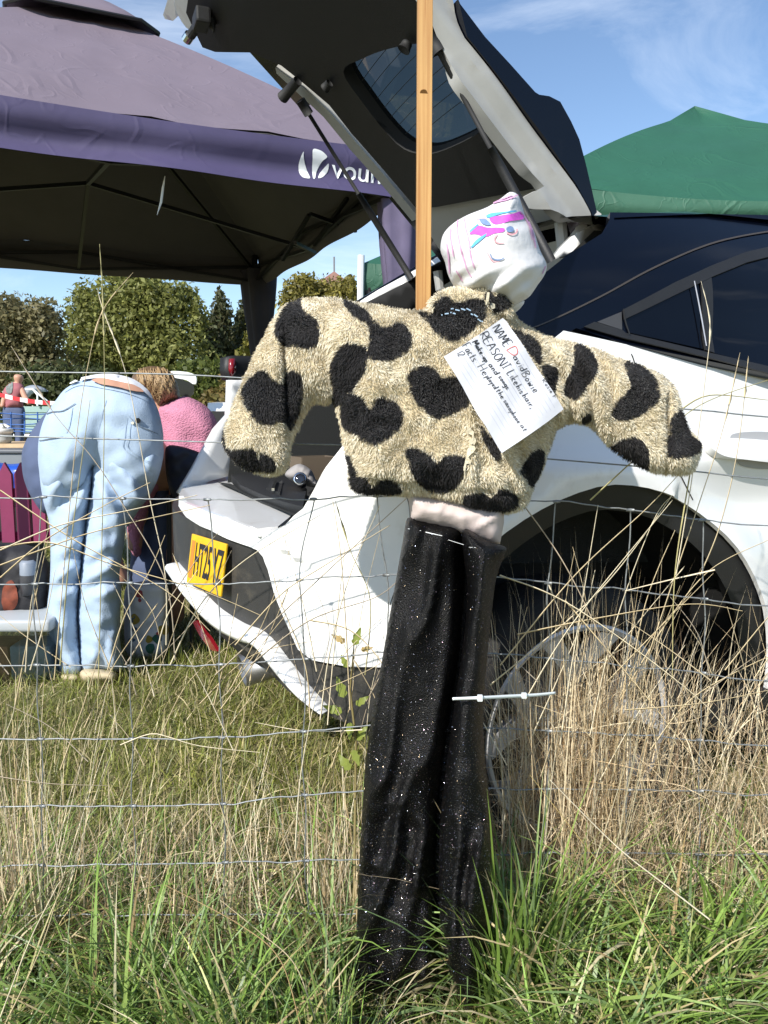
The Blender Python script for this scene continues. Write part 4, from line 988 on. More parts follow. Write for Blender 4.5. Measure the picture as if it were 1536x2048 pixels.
# collar roll
col = [(862, 602), (885, 584), (930, 573), (985, 571), (1012, 588), (1024, 622), (1018, 640), (975, 622), (935, 628), (900, 640), (872, 625)]
Jc = inflate(smooth_poly(col, 8), DS - 0.045, 22, 0.030, 7)
JV, JF = join_parts([Jt, Jl, Jr, Jc])
def z4(L): return [(440 + a_ * 0.4557, 560 + b_ * 0.4557) for a_, b_ in L]
def z5(L): return [(1000 + a_ * 0.349, 560 + b_ * 0.349) for a_, b_ in L]
HEARTS = [z4(q) for q in [
  [(245,230),(262,160),(300,110),(355,85),(360,130),(420,180),(432,230),(415,290),(330,290),(280,285)],
  [(100,500),(150,420),(200,405),(235,440),(278,455),(290,410),(330,405),(358,440),(358,520),(335,600),(305,655),(280,620),(200,632),(140,590)],
  [(22,640),(30,700),(42,740),(130,742),(155,750),(165,790),(175,760),(205,765),(240,810),(225,840),(160,835),(100,840),(45,790),(15,700)],
  [(545,90),(600,112),(650,140),(680,180),(720,205),(790,190),(835,240),(825,300),(770,340),(690,345),(640,330),(655,280),(650,200),(600,170),(560,130)],
  [(490,370),(530,300),(570,285),(625,295),(642,330),(632,400),(600,450),(575,490),(525,490),(530,540),(490,545),(500,480),(488,420)],
  [(525,490),(560,500),(620,515),(652,562),(680,525),(740,525),(792,570),(792,630),(750,680),(672,720),(600,680),(545,640),(535,560)],
  [(830,420),(870,385),(930,390),(980,432),(1020,420),(1060,450),(1090,540),(1060,560),(960,605),(890,560),(850,500)],
  [(820,750),(870,745),(920,770),(950,802),(1000,770),(1060,775),(1080,800),(1060,870),(1000,925),(920,920),(860,870),(830,800)],
  [(875,145),(940,140),(945,100),(990,75),(1042,100),(1090,85),(1150,90),(1165,150),(1110,215),(1030,265),(970,245),(920,190)],
  [(1160,75),(1185,48),(1210,75),(1225,58),(1270,85),(1265,125),(1215,140),(1190,120)],
  [(572,870),(640,868),(668,905),(700,880),(760,880),(792,930),(700,938),(600,928)], [(548,775),(566,768),(600,850),(590,880),(565,850)],
  [(1078,945),(1150,935),(1190,955),(1230,918),(1290,942),(1302,992),(1200,1022),(1090,1004)],
  [(1320,830),(1370,760),(1418,752),(1412,820),(1372,905),(1340,870)],
  [(1145,640),(1200,700),(1232,752),(1215,790),(1160,712)]]] + [z5(q) for q in [
  [(430,380),(500,398),(552,470),(548,540),(500,600),(450,675),(370,650),(375,590),(420,480)],
  [(715,490),(770,472),(840,520),(898,590),(904,690),(850,740),(760,790),(690,798),(648,770),(660,710),(742,622),(735,560)],
  [(635,960),(700,918),(770,903),(820,930),(848,990),(842,1095),(760,1052),(690,1012)],
  [(985,800),(1040,750),(1075,830),(1095,890),(1145,930),(1135,985),(1050,1012),(970,1005),(975,880)],
  [(70,285),(150,310),(210,350),(238,420),(222,482),(170,430),(110,340)], [(240,500),(322,510),(322,605),(290,640)],
  [(470,790),(515,760),(525,800),(480,820)]]]
HEARTS = [smooth_poly(np.mean(h_, axis=0) + (np.array(h_) - np.mean(h_, axis=0)) * 1.05, 6) for h_ in HEARTS]
CREAM = np.array((0.68, 0.575, 0.38)); CREAM2 = np.array((0.88, 0.83, 0.69)); BLK = np.array((0.0045, 0.0033, 0.0040))
def print_mask(P3, N3):
    px = proj_np(P3); m = np.zeros(len(P3), bool); jit = px + rng.normal(0, 0.5, px.shape)
    for h_ in HEARTS: m |= inside(h_, jit)
    back = (N3 * (np.array((0, 0, CAMH)) - P3)).sum(1) < 0
    v = np.array([noise.cell(Vector((p[0] * 9, p[2] * 9, 1))) for p in P3[back]]) if back.any() else np.zeros(0)
    c = np.array([math.hypot((p[0] * 9) % 1 - .5, (p[2] * 9) % 1 - .5) for p in P3[back]]) if back.any() else np.zeros(0)
    m[back] = (v > 0.2) & (c < 0.38)
    return m
me = bpy.data.meshes.new('tmp'); me.from_pydata([tuple(v) for v in JV], [], JF); me.update()
VN_ = np.zeros(len(JV) * 3); me.vertices.foreach_get('normal', VN_); VN_ = VN_.reshape(-1, 3); bpy.data.meshes.remove(me)
mk = print_mask(JV, VN_)
base_c = np.where(mk[:, None], BLK, CREAM * 0.8)
FLEECE = M('fleece', (0.6, 0.5, 0.3), 0.95, attr=True, sheen=0.2)
JK = mesh_obj('jacket', JV, JF, FLEECE, SC, True, cols=base_c)
JB = bvh_of(JV, JF)
# pile: many short soft strands, coloured by the printed hearts
T3 = np.array([f for f in JF]); A_, B_, C_ = JV[T3[:, 0]], JV[T3[:, 1]], JV[T3[:, 2]]
fn = np.cross(B_ - A_, C_ - A_); ar = np.linalg.norm(fn, axis=1); fnn = fn / (ar[:, None] + 1e-12)
front = (fnn * (np.array((0, 0, CAMH)) - A_)).sum(1) > -0.02
wgt = ar * np.where(front, 1.0, 0.25); NF = 150000
pick = rng.choice(len(T3), NF, p=wgt / wgt.sum()); u_ = rng.random(NF); v_ = rng.random(NF); fl_ = u_ + v_ > 1; u_[fl_] = 1 - u_[fl_]; v_[fl_] = 1 - v_[fl_]
P = A_[pick] + u_[:, None] * (B_ - A_)[pick] + v_[:, None] * (C_ - A_)[pick]
Nn = VN_[T3[pick]].mean(1); Nn /= np.linalg.norm(Nn, axis=1)[:, None] + 1e-9
fld = np.array([noise.noise_vector(Vector(p * 38)) for p in P]) * 0.75 + np.array([noise.noise_vector(Vector(p * 11)) for p in P]) * 0.6
dr = Nn * 0.8 + fld + np.array((0.0, 0, -0.22)) + rng.normal(0, 0.16, (NF, 3)); dr /= np.linalg.norm(dr, axis=1)[:, None]
dn = (dr * Nn).sum(1); low = dn < 0.18; dr[low] += Nn[low] * (0.3 - dn[low])[:, None]; dr /= np.linalg.norm(dr, axis=1)[:, None]
ln = rng.uniform(0.0036, 0.0078, NF)[:, None]; wd = rng.uniform(0.0007, 0.0013, NF)[:, None]
sd_ = np.cross(dr, Nn + rng.normal(0, 0.5, (NF, 3))); sd_ /= np.linalg.norm(sd_, axis=1)[:, None] + 1e-9
mid = P + dr * ln * 0.55 + Nn * ln * 0.08; tip = P + dr * ln + np.array((0, 0, -0.0016)) 
V = np.stack([P - sd_ * wd * .5, P + sd_ * wd * .5, mid + sd_ * wd * .45, mid - sd_ * wd * .45, tip], 1).reshape(-1, 3)
i0 = np.arange(NF) * 5
F3 = np.concatenate([np.stack([i0, i0+1, i0+2], 1), np.stack([i0, i0+2, i0+3], 1), np.stack([i0+3, i0+2, i0+4], 1)])
mk = print_mask(P + dr * ln * 0.4, Nn)
cc = np.where(mk[:, None], BLK * rng.uniform(0.6, 2.0, NF)[:, None], CREAM + (CREAM2 - CREAM) * rng.random(NF)[:, None])
cc = cc * rng.uniform(0.82, 1.12, NF)[:, None]
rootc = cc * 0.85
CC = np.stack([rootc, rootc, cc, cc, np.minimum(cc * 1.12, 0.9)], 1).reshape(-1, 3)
FUR = M('fleece_pile', (0.6, 0.5, 0.3), 0.8, attr=True, sheen=0.3, trans=0.15)
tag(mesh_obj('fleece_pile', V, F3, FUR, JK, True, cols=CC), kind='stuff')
# zip, seams, zip pull, silver chain
ojk = on_bvh(JB, 0.010)
ZIP = M('zip_tape', (0.58, 0.52, 0.38), 0.7, bump=0.3, bscale=300)
ribbon_on('zip', [[(938, 852), (944, 880), (942, 905), (936, 930), (931, 955), (925, 975)]], 4.5, on_bvh(JB, 0.006), ZIP, JK)
ribbon_on('zip_pull', [[(974, 590), (972, 606), (974, 626)]], 6, on_bvh(JB, 0.016), ZIP, JK)
ch = MB(); oc = on_bvh(JB, 0.013)
for t in np.linspace(0, 1, 34):
    p = oc(890 + 70 * t, 622 + 24 * t - 8 * math.sin(t * math.pi))
    if p: ch.box(p, (0.0018, 0.0014, 0.0018))
tag(ch.build('silver_thread', CHROME, JK), kind='stuff')

# --- head: stuffed white pillowcase, drawn on with felt pens
head = [(881, 500), (886, 470), (905, 448), (935, 430), (975, 414), (1003, 396), (1020, 384), (1036, 390), (1044, 412), (1052, 436), (1066, 458), (1080, 500), (1093, 528), (1090, 548), (1074, 572), (1060, 592), (1045, 602), (1020, 613), (985, 604), (940, 592), (912, 577), (897, 552), (890, 525)]
def d_head(Q):
    x, y = Q[:, 0], Q[:, 1]
    o_ = 0.004 * nz3(x, y, 45.0, 2) + 0.0012 * nz3(x, y, 13.0, 4)
    o_ += 0.007 * np.sin((x * 0.75 + y * 0.9) * 0.13) * np.clip((y - 525) / 40, 0, 1) + 0.008 * np.exp(-(((x - 985) * 0.34 + (y - 418)) / 9) ** 2) * np.exp(-((x - 1000) / 45) ** 2)
    return o_
HV, HF = inflate(smooth_poly(head, 6), DS - 0.01, 70, 0.085, 6, d_head)
CLOTH = M('white_cotton', (0.70, 0.695, 0.70), 0.85, var=0.03, vscale=20, bump=0.12, bscale=90, trans=0.05)
HD = mesh_obj('head', HV, HF, CLOTH, SC, True); HB = bvh_of(HV, HF)
FV, FF = inflate(smooth_poly([(985, 596), (1045, 598), (1042, 615), (1020, 628), (990, 612)], 5), DS + 0.01, 14, 0.02, 6)
mesh_obj('neck_flap', FV, FF, CLOTH, HD, True)
def pen(name, col, rough=0.8): return M(name, col, rough, var=0.25, vscale=120)
MAG = pen('magenta_pen', (0.66, 0.09, 0.58)); BLU = pen('blue_pen', (0.10, 0.38, 0.60)); GRY = pen('slate_pen', (0.16, 0.24, 0.42)); PNK = pen('pink_pen', (0.78, 0.36, 0.40)); MAU = pen('mauve_pen', (0.62, 0.33, 0.52))
def zh(L): return [(860 + a_ * 0.16276, 360 + b_ * 0.16276) for a_, b_ in L]
for q in ([(735,480),(860,445),(1000,420),(1110,390),(1140,440),(1135,485),(980,510),(800,550)], [(485,668),(600,570),(700,590),(860,590),(910,600),(900,640),(780,665),(690,700),(560,670)]):
    drape('marker_bolt', smooth_poly(zh(q), 4), 6, HB, 0.0012, MAG, HD)
for q in ([(690,450),(760,415),(900,400),(1050,375),(1055,392),(880,425),(730,475)], [(480,640),(590,548),(598,562),(500,650)], [(500,830),(580,735),(700,660),(690,690),(600,765),(520,835)]):
    drape('marker_shading', smooth_poly(zh(q), 4), 6, HB, 0.0016, BLU, HD)
drape('marker_eye', smooth_poly(zh([(612,500),(670,490),(720,520),(748,560),(700,570),(640,545)]), 3), 5, HB, 0.0022, GRY, HD)
drape('marker_eye', smooth_poly(zh([(930,600),(970,575),(1010,590),(1020,630),(985,650),(940,640)]), 3), 5, HB, 0.0022, GRY, HD)
oh = on_bvh(HB, 0.0018)
ribbon_on('marker_brow', [zh([(570, 490), (640, 480), (700, 492)])], 1.6, oh, PNK, HD)
ribbon_on('marker_eye_line', [zh([(1060, 610), (1055, 650), (1000, 675), (930, 655)])], 2.6, oh, PNK, HD)
ribbon_on('marker_nose', [zh([(830, 675), (795, 715), (800, 755), (850, 778), (905, 775)])], 2.8, oh, PNK, HD)
ribbon_on('marker_mouth', [zh([(740, 910), (760, 960), (830, 985), (885, 975), (910, 955)])], 2.6, oh, GRY, HD)
ribbon_on('marker_mouth', [zh([(695, 890), (720, 930), (770, 1000), (860, 1010)])], 2.0, oh, PNK, HD)
for q in ([(425,470),(440,600),(470,720),(490,840)], [(350,500),(335,600),(355,720),(380,830),(420,960),(460,1090),(520,1190)], [(262,600),(258,700),(275,800),(300,940)], [(490,850),(510,960),(550,1080)],
          [(330,1110),(380,1190),(410,1240)], [(215,780),(240,960),(250,1150)], [(560,410),(700,340),(860,260),(1010,200)], [(640,380),(800,290),(960,250),(1070,190)], [(1100,400),(1150,450),(1215,580),(1250,740)], [(1180,460),(1250,640),(1290,840)], [(1370,1150),(1410,1060)]):
    ribbon_on('marker_hair', [zh(q)], 2.6, oh, MAU, HD)

# --- undershirt and trousers
ush = [(815, 985), (900, 995), (1008, 1015), (1008, 1045), (1000, 1088), (980, 1088), (900, 1060), (822, 1042)]
SH = M('shirt_pink', (0.55, 0.465, 0.435), 0.8, bump=0.2, bscale=30)
V_, F_ = inflate(line_poly(ush, 7), DS, 60, 0.05, 7, lambda Q: 0.0025 * (1 - 2 * np.abs(np.sin((Q[:, 0] + Q[:, 1] * 0.7) * 0.055 + 2 * nz3(Q[:, 0], Q[:, 1], 40.0)))) + 0.002 * nz3(Q[:, 0], Q[:, 1], 14.0))
mesh_obj('undershirt', V_, F_, SH, SC, True)
ll = [(815, 1036), (835, 1038), (880, 1046), (945, 1064), (950, 1120), (945, 1200), (932, 1300), (920, 1400), (905, 1470), (892, 1560), (885, 1680), (880, 1800), (876, 1900), (872, 1975), (800, 1985), (716, 1975), (713, 1880), (716, 1790), (722, 1660), (730, 1540), (744, 1430), (764, 1320), (790, 1170), (806, 1080)]
rl = [(925, 1062), (975, 1082), (1012, 1095), (1008, 1112), (993, 1155), (984, 1220), (975, 1310), (968, 1400), (968, 1500), (980, 1600), (989, 1690), (988, 1780), (976, 1880), (962, 1965), (940, 2022), (915, 1985), (893, 1925), (882, 1860), (878, 1760), (880, 1650), (893, 1530), (908, 1420), (925, 1300), (935, 1180)]
def d_leg(ph):
    def f(Q):
        x, y = Q[:, 0], Q[:, 1]; k = 0.011 + 0.005 * np.clip((y - 1400) / 400, 0, 1)
        wv = 2.2 * nz3(x, y * 0.35, 70.0, ph + 2); am = 0.35 + 0.9 * np.clip(nz3(x, y * 0.5, 90.0, ph + 7) + 0.5, 0, 1)
        o_ = k * am * (1 - 2 * np.abs(np.sin((x + (y - 1100) * (0.27 if ph < 2 else 0.06)) * 0.052 + ph + wv)))
        o_ += 0.005 * np.clip((y - 1480) / 150, 0, 1) * (1 - 2 * np.abs(np.sin((y - 0.5 * x) * 0.026 + 2.0 * nz3(x, y, 60.0, ph + 4)))) * np.clip((1900 - y) / 100, 0, 1)
        if ph < 2:      # the left leg falls back where the right leg hangs in front of it
            xb = np.interp(y, [1064, 1300, 1420, 1530, 1650, 1760, 1900], [934, 925, 908, 893, 880, 878, 886])
            o_ = o_ * np.clip((xb - x) / 40, 0, 1) - 0.06 * np.exp(-(np.clip(xb - x, 0, None) / 15) ** 2)
        else: o_ = o_ * 0.6 + 0.012
        return o_ + 0.005 * nz3(x, y * 0.4, 55.0, ph) + 0.0015 * nz3(x, y * 0.6, 18.0, ph)
    return f
L1 = inflate(smooth_poly(ll, 10), lambda Q: DS - 0.02 * np.clip((Q[:, 1] - 1200) / 700, 0, 1), 62, 0.055, 9, d_leg(1.0))
L2 = inflate(smooth_poly(rl, 9), lambda Q: DS - 0.040 - 0.03 * np.clip((Q[:, 1] - 1200) / 700, 0, 1), 36, 0.056, 8, d_leg(4.0))
TV, TF = join_parts([L1, L2])
BLKCL = M('black_stretch', (0.0020, 0.0018, 0.0020), 0.42, bump=0.4, bscale=500, spec=0.22)
TR = mesh_obj('trousers', TV, TF, BLKCL, SC, True); TB = bvh_of(TV, TF)
otr = on_bvh(TB, 0.002)
ribbon_on('waist_stitching', [[(818, 1058), (840, 1062)], [(850, 1065), (884, 1073)], [(895, 1080), (930, 1090)], [(940, 1094), (952, 1096)]], 0.9, otr, PRINT, TR)
# glitter: small metallic flakes tilted every way
NG_ = 46000; T3 = np.array([f for f in TF]); A_, B_, C_ = TV[T3[:, 0]], TV[T3[:, 1]], TV[T3[:, 2]]
fn = np.cross(B_ - A_, C_ - A_); ar = np.linalg.norm(fn, axis=1); fnn = fn / (ar[:, None] + 1e-12)
zz = TV[T3].mean(1)[:, 2]
w_ = ar * ((fnn * (np.array((0, 0, CAMH)) - A_)).sum(1) > 0) * (0.45 + 1.5 * np.clip((0.75 - zz) / 0.5, 0, 1))
pk = rng.choice(len(T3), NG_, p=w_ / w_.sum()); u_ = rng.random(NG_); v_ = rng.random(NG_); fl_ = u_ + v_ > 1; u_[fl_] = 1 - u_[fl_]; v_[fl_] = 1 - v_[fl_]
P = A_[pk] + u_[:, None] * (B_ - A_)[pk] + v_[:, None] * (C_ - A_)[pk] + fnn[pk] * 0.0012
nn = fnn[pk] + rng.normal(0, 0.38, (NG_, 3)); nn /= np.linalg.norm(nn, axis=1)[:, None]
a_ = np.cross(nn, rng.normal(size=(NG_, 3))); a_ /= np.linalg.norm(a_, axis=1)[:, None]; b_ = np.cross(nn, a_)
sz = (0.00020 + 0.00036 * rng.random(NG_) ** 6)[:, None]
V = np.stack([P - a_ * sz, P - b_ * sz, P + a_ * sz, P + b_ * sz], 1).reshape(-1, 3)
gc = np.array([(0.8, 0.78, 0.75), (0.75, 0.55, 0.7), (0.6, 0.65, 0.85), (0.8, 0.6, 0.4)])[rng.integers(0, 4, NG_)]
FLK = M('glitter', (0.8, 0.8, 0.8), 0.3, 1.0, attr=True)
tag(mesh_obj('glitter', V, np.arange(4 * NG_).reshape(-1, 4), FLK, TR, False, cols=np.repeat(gc, 4, 0)), kind='stuff')

# --- paper note: lined sheet, slightly bowed, with handwriting
NP = [(1003, 637), (1018, 655), (1128, 820), (1000, 906), (965, 850), (940, 800), (888, 712), (950, 675)]
nl, nr, nb, nr2 = Vector((888, 712)), Vector((1006, 637)), Vector((1000, 906)), Vector((1128, 820))
NQ = thing('paper_note', at(1000, 770, DS - 0.11), 'lined paper note with handwriting pinned to the fleece jacket', 'note')
PD = DS - 0.118
n_pl = Vector((0.10, -1, 0.06)).normalized(); n_p0 = at(1000, 770, PD)
def on_note(x, y, e=0.0):
    p = on_plane(x, y, n_p0, n_pl); bow = 0.006 * math.sin((x - 888) / 240 * math.pi) + 0.002 * math.sin(x * 0.06 + y * 0.03)
    return p + n_pl * (bow + e)
PAPER = M('paper', (0.60, 0.61, 0.66), 0.75, var=0.02, vscale=30, bump=0.08, bscale=60)
edge = [(1004, 637), (1012, 644), (1020, 657), (1050, 702), (1090, 762), (1128, 818), (1098, 841), (1060, 867), (1002, 906), (985, 878), (965, 846), (955, 832), (936, 795), (925, 775), (905, 742), (888, 713), (920, 694), (960, 668)]
pt_ = patch('sheet', line_poly(edge, 7), 8, lambda x, y: on_note(x, y), PAPER, NQ, thick=0.0005)
# text frame: origin at the left end of the top margin, x runs along the ruled lines, y down the sheet
ex_ = (nr2 - nr).normalized(); ey_ = (nl - nr).normalized()
def nf(a, b): q = nr + ex_ * a + ey_ * b; return q.x, q.y
RUL = M('ruled_line', (0.40, 0.43, 0.53), 0.8)
for k in range(13):
    b = 14 + k * 9.6
    ribbon_on('ruled_line', [[nf(4, b), nf(100, b), nf(206, b)]], 0.8, lambda x, y: on_note(x, y, 0.0005), RUL, pt_)
G = {  # handwriting strokes on a unit box, y up
 'N': [[(0,0),(0,1),(.6,0),(.6,1)]], 'A': [[(0,0),(.35,1),(.7,0)],[(.15,.4),(.55,.4)]], 'M': [[(0,0),(.1,1),(.4,.3),(.7,1),(.8,0)]], 'E': [[(.55,1),(0,1),(0,0),(.55,0)],[(0,.5),(.45,.5)]],
 'R': [[(0,0),(0,1),(.5,.95),(.5,.55),(0,.5),(.6,0)]], 'S': [[(.5,.9),(.2,1),(0,.75),(.45,.4),(.4,.05),(0,.1)]], 'O': [[(.3,1),(0,.6),(.1,.05),(.5,.05),(.6,.6),(.3,1)]], 'I': [[(.2,0),(.2,1)],[(0,1),(.4,1)],[(0,0),(.4,0)]],
 'D': [[(0,0),(0,1),(.5,.8),(.55,.3),(0,0)]], 'B': [[(0,0),(0,1),(.45,.9),(.1,.55),(.5,.35),(.4,.02),(0,0)]], 'L': [[(0,1),(0,0),(.4,.05)]], 'F': [[(0,0),(0,1),(.5,1)],[(0,.5),(.35,.5)]], 'H': [[(0,0),(0,1)],[(.5,0),(.5,1)],[(0,.5),(.5,.5)]],
 'a': [[(.4,.5),(.1,.45),(.05,.1),(.35,.1),(.4,.5),(.45,0)]], 'v': [[(0,.5),(.2,0),(.4,.5)]], 'i': [[(.1,.5),(.1,0)],[(.1,.72),(.12,.75)]], 'd': [[(.4,.4),(.1,.45),(.05,.08),(.35,.08),(.42,1),(.42,0)]], 'o': [[(.2,.5),(.02,.25),(.2,0),(.4,.25),(.2,.5)]],
 'w': [[(0,.5),(.12,0),(.25,.4),(.38,0),(.5,.5)]], 'e': [[(.03,.25),(.38,.3),(.22,.5),(.03,.25),(.2,0),(.4,.1)]], 'k': [[(.05,1),(.05,0)],[(.4,.5),(.06,.25),(.4,0)]], 'h': [[(.05,1),(.05,0),(.1,.4),(.35,.4),(.38,0)]], 's': [[(.33,.45),(.1,.5),(.05,.32),(.33,.15),(.2,0),(.02,.08)]],
 'r': [[(.05,.5),(.07,0),(.1,.35),(.33,.48)]], 'n': [[(.03,.5),(.05,0),(.1,.4),(.33,.42),(.36,0)]], 'g': [[(.38,.45),(.1,.48),(.05,.12),(.36,.12),(.38,.5),(.35,-.35),(.05,-.3)]], 'c': [[(.36,.42),(.12,.5),(.03,.2),(.15,0),(.38,.08)]], 't': [[(.18,.85),(.16,0),(.32,.03)],[(0,.5),(.36,.5)]], 'p': [[(.05,.5),(.05,-.4)],[(.05,.4),(.35,.45),(.36,.1),(.05,.05)]],
 'l': [[(.1,1),(.08,0),(.2,.02)]], 'y': [[(0,.5),(.18,.08)],[(.38,.5),(.1,-.4)]], 'x': [[(0,.5),(.35,0)],[(.35,.5),(0,0)]], 'u': [[(.03,.5),(.06,.05),(.3,.05),(.34,.5),(.38,0)]], '-': [[(0,.25),(.3,.25)]], ',': [[(.1,.08),(.04,-.2)]], '.': [[(.08,.03),(.12,.06)]], ':': [[(.1,.4),(.12,.43)],[(.1,.05),(.12,.08)]], '1': [[(.1,1),(.1,0)]], '2': [[(0,.85),(.25,1),(.4,.7),(0,0),(.42,.02)]]}
INK = [BLACKINK, M('red_ink', (0.62, 0.10, 0.07), 0.7)]
def write(txt, a, a1, b, h_, w=1.5, ink=0):
    x = 0.0; out = []
    for chh in txt:
        if chh == ' ': x += h_ * 0.5; continue
        for s_ in G[chh]: out.append([(x + (p[0] + 0.10 * p[1]) * h_, p[1] * h_) for p in s_])
        x += h_ * (max(p[0] for s_ in G[chh] for p in s_) + 0.2)
    k = (a1 - a) / max(x - 0.2 * h_, 1e-6)
    L = [[nf(a + q * k, b - r_ + rnd.uniform(-.25, .25)) for q, r_ in l_] for l_ in out]
    ribbon_on('handwriting', L, w, lambda x_, y_: on_note(x_, y_, 0.0009), INK[ink], pt_)
write('NAME', 5, 50, 31, 17, 1.7); write('D', 57, 72, 32, 18, 1.5, 1); write('avid', 75, 108, 31, 14); write('Bowie', 113, 158, 33, 15)
write('Rosie F', 146, 190, 6, 9, 1.1)
write('REASON', 3, 76, 60, 17, 1.6); write('I Like', 80, 124, 58, 17); write('his', 128, 145, 57, 13); write('hair,', 150, 181, 56, 13)
write('Make-up', 7, 54, 80, 11, 2.1); write('and', 62, 86, 78, 11, 1.9); write('songs.', 93, 126, 76, 10, 1.7)
write('Facts:', 3, 44, 101, 16, 1.4); write('He', 54, 75, 98, 16); write('played', 79, 109, 96, 11, 1.6); write('the', 113, 133, 95, 11, 1.5); write('saxophone', 139, 192, 94, 10, 1.4); write('at', 198, 212, 93, 9, 1.3)
write('12.', 9, 22, 117, 13, 1.3)

# cable tie round trousers and wire
tie = thing('cable_tie', at(1000, 1393, DS), 'white plastic cable tie holding the black trousers to the fence wire', 'cable tie')
TIE = M('white_nylon', (0.72, 0.76, 0.76), 0.4)
ribbon_on('strap', [[(905, 1398), (960, 1396), (1020, 1393), (1075, 1390), (1112, 1386)]], 6.5, lambda x, y: at(x, y, DS - 0.128 + 0.10 * max(0, (x - 965) / 150)), TIE, tie).modifiers.new('s', 'SOLIDIFY').thickness = 0.002
MB().box(at(960, 1396, DS - 0.130), (0.008, 0.006, 0.010), None, 0.001).build('tie_head', TIE, tie)
MB().box(at(1048, 1391, DS - 0.075), (0.008, 0.006, 0.009), None, 0.001).build('tie_head', TIE, tie)

# ------------------------------------------------------------------ wire fence
DF = 1.385
FE = thing('wire_fence', (0, DF, 0), 'galvanised stock fence of square wire mesh with two plain strands above', 'fence')
def wire(name, pts, r=0.00135, seed=0, crimp=0.0):
    P2 = smooth_poly(pts, 24, closed=False); q = []
    for i, (x, y) in enumerate(P2):
        if crimp: y = y + crimp * math.sin(x * 0.043 + seed) * (0.5 + 0.5 * math.sin(x * 0.013 + seed * 3)) + crimp * 0.4 * math.sin(x * 0.11 + seed)
        q.append(at(x, y, DF))
    return MB().tube(q, r, 6).build(name, STEEL, FE, True)
wire('plain_strand', [(-600, 728), (0, 743), (420, 752), (900, 790), (1366, 818), (1536, 834), (2100, 880)], 0.0015)
wire('plain_strand', [(-600, 858), (0, 872), (450, 885), (760, 893), (1085, 917), (1380, 942), (1536, 958), (2100, 1000)], 0.0015)
rows = [[(-600, 985), (0, 996), (85, 994), (244, 997), (415, 999), (625, 998), (750, 992), (930, 996), (1112, 1003), (1262, 1020), (1405, 1040), (1536, 1052), (2100, 1090)],
        [(-600, 1160), (0, 1168), (68, 1168), (257, 1166), (434, 1168), (600, 1160), (770, 1150), (1000, 1155), (1098, 1166), (1252, 1180), (1407, 1198), (1536, 1212), (2100, 1240)],
        [(-600, 1325), (0, 1332), (75, 1330), (262, 1332), (441, 1329), (612, 1318), (780, 1306), (1000, 1308), (1098, 1317), (1255, 1332), (1405, 1346), (1536, 1362), (2100, 1380)],
        [(-600, 1478), (0, 1480), (78, 1478), (262, 1478), (443, 1475), (606, 1463), (800, 1450), (1100, 1462), (1260, 1470), (1400, 1480), (1536, 1492), (2100, 1500)],
        [(-600, 1610), (0, 1612), (262, 1612), (445, 1608), (608, 1590), (800, 1580), (1100, 1578), (1400, 1582), (1536, 1590), (2100, 1600)],
        [(-600, 1730), (0, 1732), (600, 1722), (1100, 1706), (1536, 1710), (2100, 1715)], [(-600, 1835), (600, 1828), (1536, 1820), (2100, 1822)]]
for k, r_ in enumerate(rows): wire('line_wire', r_, 0.0014, k * 1.7, 2.4)
def row_y(k, x): return float(np.interp(x, [p[0] for p in rows[k]], [p[1] for p in rows[k]]))
stays = [[87, 68, 75, 80, 84, 86, 88], [244, 257, 262, 264, 266, 268, 270], [415, 434, 441, 445, 447, 449, 450], [625, 600, 612, 606, 610, 612, 614], [751, 771, 778, 784, 786, 786, 786], [930, 935, 938, 940, 940, 940, 940],
         [1112, 1098, 1100, 1098, 1094, 1092, 1090], [1262, 1252, 1255, 1258, 1256, 1252, 1250], [1405, 1407, 1405, 1400, 1398, 1394, 1390], [-80, -72, -70, -66, -62, -60, -58], [-240, -236, -230, -226, -222, -220, -218], [1560, 1556, 1552, 1548, 1544, 1540, 1538], [1720, 1715, 1710, 1705, 1700, 1695, 1690], [1880, 1872, 1866, 1860, 1854, 1848, 1842]]
for k, sx in enumerate(stays):
    pts = [(x + rnd.uniform(-2, 2), row_y(i, x)) for i, x in enumerate(sx)]
    P2 = smooth_poly(pts, 22, closed=False); m = MB()
    m.tube([at(x + 2.5 * math.sin(y * 0.03 + k), y, DF - 0.0025) for x, y in P2], 0.00125, 6)
    for i, (x, y) in enumerate(pts):     # hinge knots
        c = at(x, y, DF - 0.001); m.tube([c - Vector((0.0065, 0, 0)), c, c + Vector((0.0065, 0, 0))], [0.0026, 0.0034, 0.0026], 6)
    m.build('stay_wire', STEEL, FE, True)
# ------------------------------------------------------------------ people
def skin_body(name, pts, edges, mat, parent, sub=2, root=0):
    me = bpy.data.meshes.new(name); me.from_pydata([tuple(p[:3]) for p in pts], edges, []); me.update(); me.materials.append(mat)
    o_ = bpy.data.objects.new(name, me); link(o_, parent)
    m = o_.modifiers.new('skin', 'SKIN'); m.use_smooth_shade = True
    for i, p in enumerate(pts):
        v = me.skin_vertices[0].data[i]; v.radius = (p[3], p[4] if len(p) > 4 else p[3]); v.use_root = (i == root)
    s = o_.modifiers.new('sub', 'SUBSURF'); s.levels = sub; s.render_levels = sub
    return o_
SKIN = M('skin', (0.50, 0.27, 0.18), 0.55, var=0.08, vscale=20)
DENIM = M('light_denim', (0.37, 0.47, 0.60), 0.85, var=0.07, vscale=14, bump=0.25, bscale=260)
NAVY = M('navy_cloth', (0.075, 0.10, 0.18), 0.85, var=0.15, vscale=10)
WTOP = M('white_top', (0.78, 0.79, 0.82), 0.8, bump=0.1, bscale=40)
DWO = 2.83
W1 = thing('person', (at(180, 1350, DWO).x, DWO, 0.1), 'person in pale blue flared jeans bending over with back turned', 'person')
hx = at(200, 850, DWO + 0.02); gz = 0.1
A3 = lambda x, y, d, r_: at(x, y, d).to_tuple() + (r_,)
